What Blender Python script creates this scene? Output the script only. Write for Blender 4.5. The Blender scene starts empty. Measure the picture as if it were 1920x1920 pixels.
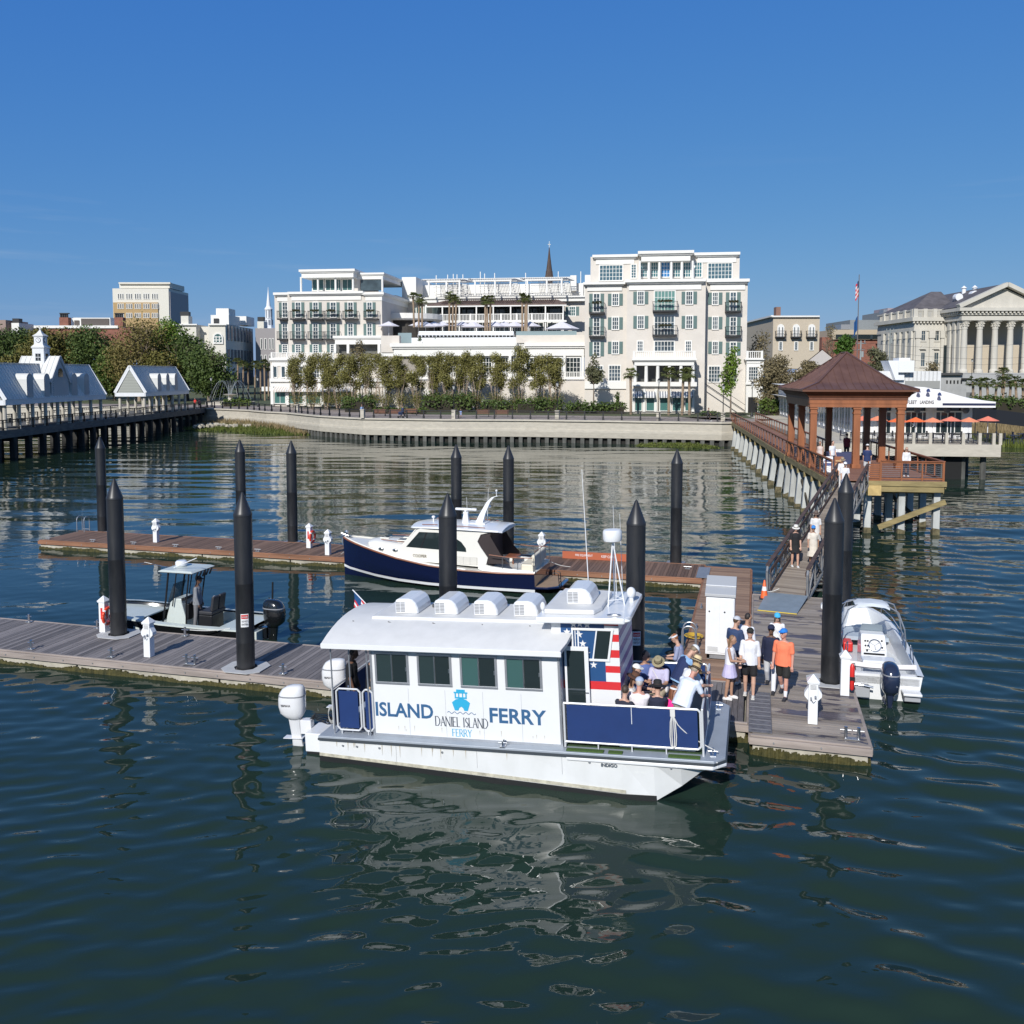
import bpy, bmesh, math, random
import numpy as np
from mathutils import Vector, Matrix, Euler
S = bpy.context.scene
R = math.radians
PI = math.pi
random.seed(7)
# ------------------------------------------------------------------ camera
# world axes follow the floating docks: +X along the front dock, +Y towards the shore, z = 0 at the water
YAW = R(15.2)
PITCH = math.atan(118 / 1680.)
CH = 8.9
cam = bpy.data.objects.new('camera', bpy.data.cameras.new('camera'))
S.collection.objects.link(cam)
cam.location = (0, 0, CH)
cam.rotation_euler = (PI / 2 - PITCH, 0, YAW)
cam.data.sensor_width = 36
cam.data.lens = 31.5
cam.data.shift_y = -142 / 1920.
cam.data.clip_start = .1
cam.data.clip_end = 6000
S.camera = cam
# ------------------------------------------------------------------ sky, sun, exposure
SUN_EL = R(33)
SH_AZ = R(6)          # direction shadows fall, clockwise from +Y
sd = Vector((-math.sin(SH_AZ) * math.cos(SUN_EL), -math.cos(SH_AZ) * math.cos(SUN_EL), math.sin(SUN_EL)))  # towards the sun
W = bpy.data.worlds.new("World")
S.world = W
W.use_nodes = True
nt = W.node_tree
bg = nt.nodes['Background']
sky = nt.nodes.new('ShaderNodeTexSky')
sky.sky_type = 'NISHITA'
sky.sun_disc = False
sky.sun_elevation = SUN_EL
sky.sun_rotation = math.atan2(sd.x, sd.y)
sky.altitude = 0
sky.air_density = 1.0
sky.dust_density = .35
sky.ozone_density = 4.0
# a clear spring sky: the air over the harbour is deeper blue than the stock atmosphere; thin cirrus low in the west
sep = nt.nodes.new('ShaderNodeSeparateColor'); com = nt.nodes.new('ShaderNodeCombineColor'); nt.links.new(sky.outputs[0], sep.inputs[0])
for i, (g, a) in enumerate(((.976,.328),(.59,.952),(.183,3.42))):
    p_ = nt.nodes.new('ShaderNodeMath'); p_.operation = 'POWER'; p_.inputs[1].default_value = g
    q_ = nt.nodes.new('ShaderNodeMath'); q_.operation = 'MULTIPLY'; q_.inputs[1].default_value = a
    nt.links.new(sep.outputs[i], p_.inputs[0]); nt.links.new(p_.outputs[0], q_.inputs[0]); nt.links.new(q_.outputs[0], com.inputs[i])
tcw = nt.nodes.new('ShaderNodeTexCoord'); mpw = nt.nodes.new('ShaderNodeMapping'); mpw.inputs['Scale'].default_value = (1.2,1.2,16); mpw.inputs['Rotation'].default_value = (.10,.06,0)
nw = nt.nodes.new('ShaderNodeTexNoise'); nw.inputs['Scale'].default_value = 2.2; nw.inputs['Detail'].default_value = 8; nw.inputs['Roughness'].default_value = .62
rw = nt.nodes.new('ShaderNodeValToRGB'); rw.color_ramp.elements[0].position = .56; rw.color_ramp.elements[1].position = .85; rw.color_ramp.elements[1].color = (.30,.30,.30,1)
sx = nt.nodes.new('ShaderNodeSeparateXYZ'); mz = nt.nodes.new('ShaderNodeMapRange'); mz.inputs[1].default_value = .24; mz.inputs[2].default_value = .10; mz.clamp = True
ml = nt.nodes.new('ShaderNodeMath'); ml.operation = 'MULTIPLY'; mxw = nt.nodes.new('ShaderNodeMix'); mxw.data_type = 'RGBA'; mxw.inputs[7].default_value = (4.0,4.7,5.6,1)
nt.links.new(tcw.outputs['Generated'], mpw.inputs[0]); nt.links.new(mpw.outputs[0], nw.inputs['Vector']); nt.links.new(nw.outputs[0], rw.inputs[0])
nt.links.new(tcw.outputs['Generated'], sx.inputs[0]); nt.links.new(sx.outputs[2], mz.inputs[0]); nt.links.new(mz.outputs[0], ml.inputs[0]); nt.links.new(rw.outputs[0], ml.inputs[1])
# overhead the sky is the stock one; the deep blue belongs to the northern sky ahead
mzo = nt.nodes.new('ShaderNodeMapRange'); mzo.inputs[1].default_value = .46; mzo.inputs[2].default_value = .76; mzo.inputs[4].default_value = 1; nt.links.new(sx.outputs[2], mzo.inputs[0])
mxo = nt.nodes.new('ShaderNodeMix'); mxo.data_type = 'RGBA'; nt.links.new(mzo.outputs[0], mxo.inputs[0]); nt.links.new(com.outputs[0], mxo.inputs[6]); nt.links.new(sky.outputs[0], mxo.inputs[7])
nt.links.new(ml.outputs[0], mxw.inputs[0]); nt.links.new(mxo.outputs[2], mxw.inputs[6]); nt.links.new(mxw.outputs[2], bg.inputs[0])
bg.inputs[1].default_value = .128
sun = bpy.data.objects.new('sun', bpy.data.lights.new('sun', 'SUN'))
S.collection.objects.link(sun)
sun.data.energy = 4.7
sun.data.angle = R(.55)
sun.data.color = (1, .972, .92)
sun.rotation_euler = sd.to_track_quat('Z', 'Y').to_euler()
S.view_settings.view_transform = 'Standard'
S.view_settings.look = 'None'
S.view_settings.exposure = -.06
S.view_settings.gamma = 1
S.cycles.max_bounces = 7
S.cycles.glossy_bounces = 4
S.cycles.transmission_bounces = 4
S.cycles.transparent_max_bounces = 8
S.cycles.caustics_reflective = False
S.cycles.caustics_refractive = False

# ------------------------------------------------------------------ helpers
def ray(u, v):
    a = (u - 960) / 1680.; b = -(v - 818) / 1680.
    x = a; y = math.cos(PITCH) + b * math.sin(PITCH); z = -math.sin(PITCH) + b * math.cos(PITCH)
    c, s = math.cos(YAW), math.sin(YAW)
    return Vector((x * c - y * s, x * s + y * c, z))

def atz(u, v, z):
    d = ray(u, v); t = (z - CH) / d.z
    return Vector((0, 0, CH)) + d * t

def cw(x, y):         # a point given by metres to the right of, and ahead of, the camera's heading
    c, s = math.cos(YAW), math.sin(YAW)
    return (x * c - y * s, x * s + y * c)

class Frame:
    """a building's own axes: x along its front, y into it, z up"""
    def __init__(s, u, d, z=0, yaw=0):      # the origin stands at column u of the view, d metres ahead
        X, Y = cw((u - 960) / 1680. * d, d)
        s.o = Vector((X, Y, z)); s.rz = YAW + yaw
        s.ex = Vector((math.cos(s.rz), math.sin(s.rz), 0)); s.ey = Vector((-math.sin(s.rz), math.cos(s.rz), 0))
    def l(s, u, v, y=0):                    # local x, z of a point on the plane y
        d = ray(u, v); c = Vector((0, 0, CH)) - s.o
        t = (y - c.dot(s.ey)) / d.dot(s.ey)
        p = c + d * t
        return p.dot(s.ex), p.z + s.o.z
    def w(s, x, y, z=0):
        return s.o + s.ex * x + s.ey * y + Vector((0, 0, z))

def link(o, parent=None):
    S.collection.objects.link(o)
    if parent: o.parent = parent
    return o

def tag(o, label=None, cat=None, group=None, kind=None):
    if label: o['label'] = label
    if cat: o['category'] = cat
    if group: o['group'] = group
    if kind: o['kind'] = kind
    return o

def E(name, loc=(0, 0, 0), rz=0, label=None, cat=None, group=None):
    o = bpy.data.objects.new(name, None)
    o.empty_display_size = .2
    o.location = loc; o.rotation_euler = (0, 0, rz)
    link(o)
    return tag(o, label, cat, group)

def copy_tree(o, parent=None):
    c = o.copy(); S.collection.objects.link(c)
    c.parent = parent
    for ch in o.children: copy_tree(ch, c)
    return c

class MB:
    def __init__(s): s.v = []; s.f = []; s.m = []; s.sm = []; s.cm = 0; s.cs = False
    def add(s, vs, fs):
        n = len(s.v); s.v += [tuple(p) for p in vs]
        for f in fs: s.f.append(tuple(i + n for i in f)); s.m.append(s.cm); s.sm.append(s.cs)
        return s
    def b(s, x0, x1, y0, y1, z0, z1):
        return s.add([(x0,y0,z0),(x1,y0,z0),(x1,y1,z0),(x0,y1,z0),(x0,y0,z1),(x1,y0,z1),(x1,y1,z1),(x0,y1,z1)],
                     [(0,3,2,1),(4,5,6,7),(0,1,5,4),(1,2,6,5),(2,3,7,6),(3,0,4,7)])
    def c(s, x, y, z, sx, sy, sz, rz=0, rx=0, ry=0):      # centred box, turned
        M = Euler((rx, ry, rz)).to_matrix()
        vs = [M @ Vector((a*sx/2, b*sy/2, c*sz/2)) + Vector((x,y,z)) for a,b,c in
              [(-1,-1,-1),(1,-1,-1),(1,1,-1),(-1,1,-1),(-1,-1,1),(1,-1,1),(1,1,1),(-1,1,1)]]
        return s.add(vs, [(0,3,2,1),(4,5,6,7),(0,1,5,4),(1,2,6,5),(2,3,7,6),(3,0,4,7)])
    def t(s, p, q, r, r2=None, n=8, cap=True):
        p = Vector(p); q = Vector(q); r2 = r if r2 is None else r2
        d = (q - p)
        if d.length < 1e-6: return s
        d.normalize()
        a = d.orthogonal().normalized(); b = d.cross(a)
        vs = []
        for c, rr in ((p, r), (q, r2)):
            for i in range(n):
                t = 2*PI*i/n; vs.append(c + (a*math.cos(t) + b*math.sin(t))*rr)
        fs = [(i, (i+1)%n, n+(i+1)%n, n+i) for i in range(n)]
        if cap: fs += [tuple(range(n-1,-1,-1)), tuple(range(n, 2*n))]
        return s.add(vs, fs)
    def path(s, pts, r, n=6):
        for a, b in zip(pts, pts[1:]): s.t(a, b, r, n=n)
        return s
    def bar(s, p, q, w, h):                 # rectangular bar, w across, h high
        p = Vector(p); q = Vector(q); d = (q-p).normalized()
        up = Vector((0,0,1)) if abs(d.z) < .98 else Vector((1,0,0))
        a = d.cross(up).normalized(); b = a.cross(d)
        vs = [c + a*i*w/2 + b*j*h/2 for c in (p, q) for i, j in ((-1,-1),(1,-1),(1,1),(-1,1))]
        return s.add(vs, [(0,3,2,1),(4,5,6,7),(0,1,5,4),(1,2,6,5),(2,3,7,6),(3,0,4,7)])
    def loft(s, rings, cap=True, close=True):
        n = len(rings[0]); vs = [p for r in rings for p in r]; fs = []
        for k in range(len(rings)-1):
            for i in range(n if close else n-1):
                j = (i+1) % n
                fs.append((k*n+i, k*n+j, (k+1)*n+j, (k+1)*n+i))
        if cap: fs += [tuple(range(n-1,-1,-1)), tuple(range((len(rings)-1)*n, len(rings)*n))]
        return s.add(vs, fs)
    def lathe(s, prof, x=0, y=0, z=0, n=16, sx=1, sy=1):
        rings = [[(x+r*math.cos(2*PI*i/n)*sx, y+r*math.sin(2*PI*i/n)*sy, z+h) for i in range(n)] for r, h in prof]
        return s.loft(rings)
    def ell(s, c, r, n=10, m=7, M=None):
        rings = []
        for k in range(m+1):
            th = PI*(k/m); rr = max(math.sin(th), .02)
            rings.append([(r[0]*rr*math.cos(2*PI*i/n), r[1]*rr*math.sin(2*PI*i/n), -r[2]*math.cos(th)) for i in range(n)])
        if M is not None: rings = [[M @ Vector(p) for p in q] for q in rings]
        rings = [[(p[0]+c[0], p[1]+c[1], p[2]+c[2]) for p in q] for q in rings]
        return s.loft(rings)
    def prism(s, pts, a, b, ax='y'):        # outline pts (2D), pushed out along ax from a to b
        def P(p, t):
            return (p[0], t, p[1]) if ax == 'y' else ((t, p[0], p[1]) if ax == 'x' else (p[0], p[1], t))
        n = len(pts)
        vs = [P(p, a) for p in pts] + [P(p, b) for p in pts]
        fs = [(i, (i+1)%n, n+(i+1)%n, n+i) for i in range(n)] + [tuple(range(n-1,-1,-1)), tuple(range(n,2*n))]
        return s.add(vs, fs)
    def build(s, name, mats, parent=None, smooth=False, bevel=0, label=None, loc=None, norm=True, auto=None):
        me = bpy.data.meshes.new(name); me.from_pydata(s.v, [], s.f)
        if not isinstance(mats, (list, tuple)): mats = [mats]
        for m in mats: me.materials.append(m)
        if len(mats) > 1: me.polygons.foreach_set('material_index', s.m)
        if smooth: me.polygons.foreach_set('use_smooth', [True]*len(s.f))
        elif any(s.sm): me.polygons.foreach_set('use_smooth', s.sm)
        if norm:
            bm = bmesh.new(); bm.from_mesh(me); bmesh.ops.recalc_face_normals(bm, faces=bm.faces); bm.to_mesh(me); bm.free()
        o = bpy.data.objects.new(name, me); link(o, parent)
        if loc: o.location = loc
        if smooth and auto is None: auto = 40
        if auto and smooth:
            me.set_sharp_from_angle(angle=R(auto))
        if bevel:
            md = o.modifiers.new('bevel', 'BEVEL'); md.width = bevel; md.segments = 2; md.limit_method = 'ANGLE'; md.angle_limit = R(40)
        if label: o['label'] = label
        return o

# ------------------------------------------------------------------ materials
MATS = {}
def srgb(r, g, b):
    f = lambda c: (c/255/12.92 if c <= 10 else ((c/255+.055)/1.055)**2.4)
    return (f(r), f(g), f(b))
def PM(name, col, rough=.5, metal=0, var=0., scale=3., bump=0., bscale=None, col2=None, alpha=1, coat=0, spec=.5, stretch=(1,1,1), trans=0, detail=5):
    if name in MATS: return MATS[name]
    m = bpy.data.materials.new(name); m.use_nodes = True; t = m.node_tree; N = t.nodes
    p = N['Principled BSDF']
    p.inputs['Base Color'].default_value = (*col, 1); p.inputs['Roughness'].default_value = rough
    p.inputs['Metallic'].default_value = metal; p.inputs['Coat Weight'].default_value = coat
    p.inputs['Specular IOR Level'].default_value = spec
    p.inputs['Alpha'].default_value = alpha; p.inputs['Transmission Weight'].default_value = trans
    if var or bump or col2:
        tc = N.new('ShaderNodeTexCoord'); mp = N.new('ShaderNodeMapping'); mp.inputs['Scale'].default_value = stretch
        t.links.new(tc.outputs['Object'], mp.inputs[0])
        n = N.new('ShaderNodeTexNoise'); n.inputs['Scale'].default_value = scale; n.inputs['Detail'].default_value = detail
        n.inputs['Roughness'].default_value = .6
        t.links.new(mp.outputs[0], n.inputs['Vector'])
        if var or col2:
            r = N.new('ShaderNodeValToRGB'); r.color_ramp.elements[0].position = .32; r.color_ramp.elements[1].position = .68
            c2 = col2 or tuple(min(1, c*(1+var)) for c in col)
            c1 = col if col2 else tuple(c*(1-var) for c in col)
            r.color_ramp.elements[0].color = (*c1, 1); r.color_ramp.elements[1].color = (*c2, 1)
            t.links.new(n.outputs[0], r.inputs[0]); t.links.new(r.outputs[0], p.inputs['Base Color'])
        if bump:
            n2 = N.new('ShaderNodeTexNoise'); n2.inputs['Scale'].default_value = bscale or scale*4; n2.inputs['Detail'].default_value = 4
            t.links.new(mp.outputs[0], n2.inputs['Vector'])
            bp = N.new('ShaderNodeBump'); bp.inputs['Strength'].default_value = min(1, bump); bp.inputs['Distance'].default_value = .02
            t.links.new(n2.outputs[0], bp.inputs['Height']); t.links.new(bp.outputs[0], p.inputs['Normal'])
    MATS[name] = m
    return m

def plank_mat(name, cols, axis, pitch, rough=.8, wet=0.):
    """boards with their own tone each, long grain, optional dark wet patches; axis = direction across the boards"""
    m = bpy.data.materials.new(name); m.use_nodes = True; t = m.node_tree; N = t.nodes; p = N['Principled BSDF']
    tc = N.new('ShaderNodeTexCoord'); sp = N.new('ShaderNodeSeparateXYZ'); t.links.new(tc.outputs['Object'], sp.inputs[0])
    fl = N.new('ShaderNodeMath'); fl.operation = 'DIVIDE'; fl.inputs[1].default_value = pitch; t.links.new(sp.outputs[axis], fl.inputs[0])
    f2 = N.new('ShaderNodeMath'); f2.operation = 'FLOOR'; t.links.new(fl.outputs[0], f2.inputs[0])
    wn = N.new('ShaderNodeTexWhiteNoise'); wn.noise_dimensions = '1D'; t.links.new(f2.outputs[0], wn.inputs['W'])
    mp = N.new('ShaderNodeMapping'); mp.inputs['Scale'].default_value = (14,1.2,3) if axis == 0 else (1.2,14,3)
    t.links.new(tc.outputs['Object'], mp.inputs[0])
    no = N.new('ShaderNodeTexNoise'); no.inputs['Scale'].default_value = 1.5; no.inputs['Detail'].default_value = 7; t.links.new(mp.outputs[0], no.inputs['Vector'])
    ad = N.new('ShaderNodeMath'); ad.operation = 'MULTIPLY_ADD'; ad.inputs[1].default_value = .5; t.links.new(wn.outputs['Value'], ad.inputs[0])
    mu = N.new('ShaderNodeMath'); mu.operation = 'MULTIPLY'; mu.inputs[1].default_value = .6; t.links.new(no.outputs[0], mu.inputs[0]); t.links.new(mu.outputs[0], ad.inputs[2])
    r = N.new('ShaderNodeValToRGB'); r.color_ramp.elements[0].position = .15; r.color_ramp.elements[1].position = .8
    r.color_ramp.elements[0].color = (*cols[0],1); r.color_ramp.elements[1].color = (*cols[1],1)
    t.links.new(ad.outputs[0], r.inputs[0])
    out = r.outputs[0]
    if wet:
        n3 = N.new('ShaderNodeTexNoise'); n3.inputs['Scale'].default_value = .8; n3.inputs['Detail'].default_value = 6
        m3 = N.new('ShaderNodeMapping'); m3.inputs['Scale'].default_value = (3.2,.9,1) if axis == 0 else (.9,3.2,1)
        t.links.new(tc.outputs['Object'], m3.inputs[0]); t.links.new(m3.outputs[0], n3.inputs['Vector'])
        r3 = N.new('ShaderNodeValToRGB'); r3.color_ramp.elements[0].position = wet; r3.color_ramp.elements[1].position = wet+.025
        t.links.new(n3.outputs[0], r3.inputs[0])
        mx = N.new('ShaderNodeMix'); mx.data_type = 'RGBA'; t.links.new(r3.outputs[0], mx.inputs[0]); t.links.new(out, mx.inputs[6])
        mm = N.new('ShaderNodeMix'); mm.data_type = 'RGBA'; mm.blend_type = 'MULTIPLY'; mm.inputs[0].default_value = 1
        t.links.new(out, mm.inputs[6]); mm.inputs[7].default_value = (.32,.32,.42,1); t.links.new(mm.outputs[2], mx.inputs[7]); out = mx.outputs[2]
        rr = N.new('ShaderNodeMath'); rr.operation = 'MULTIPLY_ADD'; rr.inputs[1].default_value = -.5; rr.inputs[2].default_value = rough
        t.links.new(r3.outputs[0], rr.inputs[0]); t.links.new(rr.outputs[0], p.inputs['Roughness'])
    else: p.inputs['Roughness'].default_value = rough
    t.links.new(out, p.inputs['Base Color'])
    bp = N.new('ShaderNodeBump'); bp.inputs['Strength'].default_value = .5; bp.inputs['Distance'].default_value = .01
    t.links.new(no.outputs[0], bp.inputs['Height']); t.links.new(bp.outputs[0], p.inputs['Normal'])
    return m

white = PM('white_paint', (.78,.79,.80), .35, var=.03, scale=6)
white_gel = PM('white_gelcoat', (.76,.77,.78), .22, coat=.3, var=.02, scale=2)
off_white = PM('off_white_roof', (.66,.655,.64), .55, var=.05, scale=2.5)
steel = PM('steel', (.6,.61,.63), .28, 1)
alum = PM('aluminium', (.42,.44,.47), .4, .7, var=.08)
alum_deck = PM('deck_aluminium', (.36,.40,.45), .5, .2, var=.06)
galv = PM('galvanised_steel', (.42,.43,.44), .45, .7, var=.15, scale=20)
black = PM('black_plastic', (.012,.012,.014), .4)
rubber = PM('black_rubber', (.016,.016,.017), .7)
blk_pile = PM('black_pile_sleeve', (.009,.010,.012), .40, col2=(.034,.034,.036), scale=1.9, bump=.1, stretch=(1,1,.25))
navy_panel = PM('navy_canvas', (.010,.034,.135), .5, var=.06, scale=3, bump=.15, bscale=4)
red_p = PM('red_paint', (.62,.03,.025), .4)
glass_dark = PM('dark_glass', (.02,.03,.032), .06, spec=.6)
glass_green = PM('green_glass', (.05,.115,.11), .06, spec=.6)
glass_blue = PM('window_glass', (.05,.075,.09), .08, spec=.7, var=.5, scale=.3)
stucco = PM('cream_stucco', (.63,.58,.515), .85, var=.05, scale=.5)
trimw = PM('cream_white_trim', (.75,.735,.69), .6, var=.03, scale=.6)
shutter_m = PM('green_shutter', (.10,.165,.155), .6)
iron = PM('black_iron', (.014,.015,.017), .5)
concrete = PM('concrete', (.50,.46,.385), .85, var=.10, scale=1.2, bump=.3, stretch=(1,1,3))
concrete_dk = PM('dark_concrete', (.10,.10,.09), .9, var=.4, scale=1.5, stretch=(1,1,.3))
conc_pile = PM('pale_pile_concrete', (.46,.47,.45), .8, var=.25, scale=1.5, stretch=(1,1,.3))
algae = PM('algae', (.030,.032,.008), .75, col2=(.10,.085,.022), scale=5, bump=.8, bscale=30)
leafmat = {}
def LM(name, a, b, rough=.6):
    if name in leafmat: return leafmat[name]
    m = PM(name, a, rough, col2=b, scale=.55, detail=3, spec=.25)
    leafmat[name] = m; return m
bark = PM('bark', (.17,.135,.10), .9, var=.3, scale=6, bump=.4, stretch=(1,1,.3))
bark_lt = PM('pale_bark', (.34,.26,.19), .85, var=.25, scale=5, stretch=(1,1,.3))
palm_bark = PM('palm_bark', (.30,.22,.15), .9, var=.35, scale=9, bump=.6, stretch=(.5,.5,2))

TXT = []
def text(body, parent, mat, x, y, z, w=None, h=None, rx=PI/2, rz=0, ext=.004, name='lettering', align='LEFT', bold=0, sx=1, shear=0):
    """lettering: w = overall width, h = capital height; turned upright by rx, about z by rz"""
    cu = bpy.data.curves.new(name, 'FONT'); cu.body = body; cu.extrude = ext; cu.offset = bold; cu.resolution_u = 3; cu.shear = shear
    o = bpy.data.objects.new(name, cu); link(o, parent)
    TXT.append((o, mat, (x,y,z), w, h, rx, rz, align))
    return o
def finish_text():
    dg = bpy.context.evaluated_depsgraph_get()
    for o, mat, loc, w, h, rx, rz, align in TXT:
        me = bpy.data.meshes.new_from_object(o.evaluated_get(dg))
        xs = [v.co.x for v in me.vertices]; ys = [v.co.y for v in me.vertices]
        x0, x1, y0, y1 = min(xs), max(xs), min(ys), max(ys)
        kx = w/(x1-x0) if w else 1; ky = h/(y1-y0) if h else kx
        if not w: kx = ky
        off = {'LEFT': x0, 'CENTER': (x0+x1)/2}[align]
        for v in me.vertices: v.co.x = (v.co.x-off)*kx; v.co.y = (v.co.y-y0)*ky
        me.materials.clear(); me.materials.append(mat)
        n = bpy.data.objects.new(o.name, me); p = o.parent; nm = o.name.split('.')[0]
        bpy.data.objects.remove(o); n.name = nm
        link(n, p); n.location = loc; n.rotation_euler = (rx, 0, rz)
# ------------------------------------------------------------------ water
def water_mat():
    m = bpy.data.materials.new('harbour_water'); m.use_nodes = True; t = m.node_tree; N = t.nodes; p = N['Principled BSDF']
    p.inputs['Base Color'].default_value = (.016,.033,.024,1); p.inputs['Roughness'].default_value = .018; p.inputs['IOR'].default_value = 1.333
    tc = N.new('ShaderNodeTexCoord')
    hs = []
    for sc, st, rot, w, det in ((1.6,(.34,1,1),R(15),.012,2.),(4.6,(.34,1,1),R(19),.0058,2.5),(11.,(.5,1,1),R(15),.0010,2.)):
        m0 = N.new('ShaderNodeMapping'); m0.inputs['Rotation'].default_value = (0,0,-rot)
        mp = N.new('ShaderNodeMapping'); mp.inputs['Scale'].default_value = st; t.links.new(tc.outputs['Object'], m0.inputs[0])
        n = N.new('ShaderNodeTexNoise'); n.inputs['Scale'].default_value = sc; n.inputs['Detail'].default_value = det; n.inputs['Roughness'].default_value = .45
        t.links.new(m0.outputs[0], mp.inputs[0]); t.links.new(mp.outputs[0], n.inputs['Vector'])
        mu = N.new('ShaderNodeMath'); mu.operation = 'MULTIPLY'; mu.inputs[1].default_value = w; t.links.new(n.outputs[0], mu.inputs[0]); hs.append(mu)
    a = N.new('ShaderNodeMath'); t.links.new(hs[0].outputs[0], a.inputs[0]); t.links.new(hs[1].outputs[0], a.inputs[1])
    a2 = N.new('ShaderNodeMath'); t.links.new(a.outputs[0], a2.inputs[0]); t.links.new(hs[2].outputs[0], a2.inputs[1]); a = a2
    bp = N.new('ShaderNodeBump'); bp.inputs['Strength'].default_value = .8; bp.inputs['Distance'].default_value = 1
    t.links.new(a.outputs[0], bp.inputs['Height']); t.links.new(bp.outputs[0], p.inputs['Normal'])
    return m
WM = water_mat()
def make_water():
    rng = np.random.default_rng(4)
    nr, nc = 1050, 980
    d = 4 * (430/4.) ** (np.arange(nr)/(nr-1)); a = np.linspace(-R(62), R(62), nc)
    D, A = np.meshgrid(d, np.tan(a), indexing='ij')
    cx = D*A; cy = D
    c, s = math.cos(YAW), math.sin(YAW)
    X = cx*c - cy*s; Y = cx*s + cy*c
    Z = np.zeros_like(X)
    step = D*.0055
    side = 1/(1+np.exp(-(cx+1)/2.5))
    for k in range(130):
        if k < 100:
            L = (.60 * (1.5/.60) ** rng.random()) if k % 4 < 2 else (.33 * (.85/.33) ** rng.random()); th = R(104) + rng.normal()*R(17); slope = .0165
        else:
            L = 1.6 * (7/1.6) ** rng.random(); th = R(104) + rng.normal()*R(17); slope = .0062
        if k % 4 > 1 and k < 100: th += R(13)
        elif k < 100: th -= R(14)
        amp = slope*L/(2*PI); kx = 2*PI/L*math.cos(th); ky = 2*PI/L*math.sin(th)
        fade = np.clip((L/step - 2.2)/3., 0, 1)
        if k >= 100: fade = fade*(1+1.1*np.clip((Y-34)/14,0,1))
        if k < 100: fade = fade*(1.25*(1-side)+.3 if k % 4 > 1 else 1.2*side+.35)*(.75+.5*np.sin(.23*X*math.cos(k)+.31*Y*math.sin(k*1.7)+k))
        Z += fade*amp*np.sin(kx*X + ky*Y + rng.random()*6.28 + .9*np.sin(.11*X+.13*Y+k))
    # calm in the lee of the docks, livelier out to the right
    calm = 1/(1+np.exp(-(X+4)/3.)); g = .85 + .35*calm
    g = g*(1 - .45*np.exp(-((Y-31)/5)**2)*(X < -1))
    g = g*(1 - .35*np.clip((Y-27)/8,0,1))*(1 - .15*np.clip((Y-40)/25,0,1)*(X < 12))      # the basin by the seawall is the calmest water
    # ripples spreading from the ferry hull
    r = np.sqrt((np.maximum(np.abs(X+5)-4, 0))**2 + (Y-17.5)**2)
    Z = Z*g + .0035*np.sin(2*PI*r/.62)*np.exp(-((r-1.6)/1.6)**2)
    r2 = np.sqrt((X-2.4)**2+(Y-19)**2)
    Z += .007*np.sin(2*PI*r2/.95)*np.exp(-r2/4.)
    me = bpy.data.meshes.new('sea'); n = nr*nc
    me.vertices.add(n); me.vertices.foreach_set('co', np.stack([X,Y,Z],-1).astype(np.float32).ravel())
    i = (np.arange(nr-1)[:,None]*nc + np.arange(nc-1)[None,:]).ravel()
    q = np.stack([i,i+1,i+nc+1,i+nc],-1).astype(np.int32)
    me.loops.add(q.size); me.loops.foreach_set('vertex_index', q.ravel())
    me.polygons.add(len(q)); me.polygons.foreach_set('loop_start', (np.arange(len(q))*4).astype(np.int32))
    me.polygons.foreach_set('use_smooth', np.ones(len(q), dtype=bool))
    me.update(); me.validate(); me.materials.append(WM)
    o = bpy.data.objects.new('sea', me); link(o); o['kind'] = 'structure'
make_water()
b = MB(); b.b(-1500,1500,-400,1500,-2.5,-.13); o = b.build('sea_far', WM); o['kind'] = 'structure'; o.name = 'sea_beyond'

# ------------------------------------------------------------------ floating docks
grey_pl = plank_mat('grey_boards_x', ((.062,.058,.062),(.25,.225,.22)), 0, .1455)
brown_pl = plank_mat('brown_boards_x', ((.075,.045,.032),(.22,.135,.095)), 0, .1455)
main_pl = plank_mat('main_boards_y', ((.15,.125,.105),(.36,.31,.265)), 1, .1455, wet=.565)
brown_py = plank_mat('brown_boards_y', ((.15,.09,.062),(.34,.22,.15)), 1, .1455)
timber_g = PM('grey_fender_timber', (.32,.27,.24), .8, var=.25, scale=1.5, bump=.4, stretch=(.4,1,3))
timber_b = PM('brown_fender_timber', (.26,.125,.07), .75, var=.3, scale=1.5, bump=.3, stretch=(.3,1,3))
float_c = PM('float_concrete', (.42,.39,.32), .9, var=.25, scale=2, bump=.4)

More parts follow.
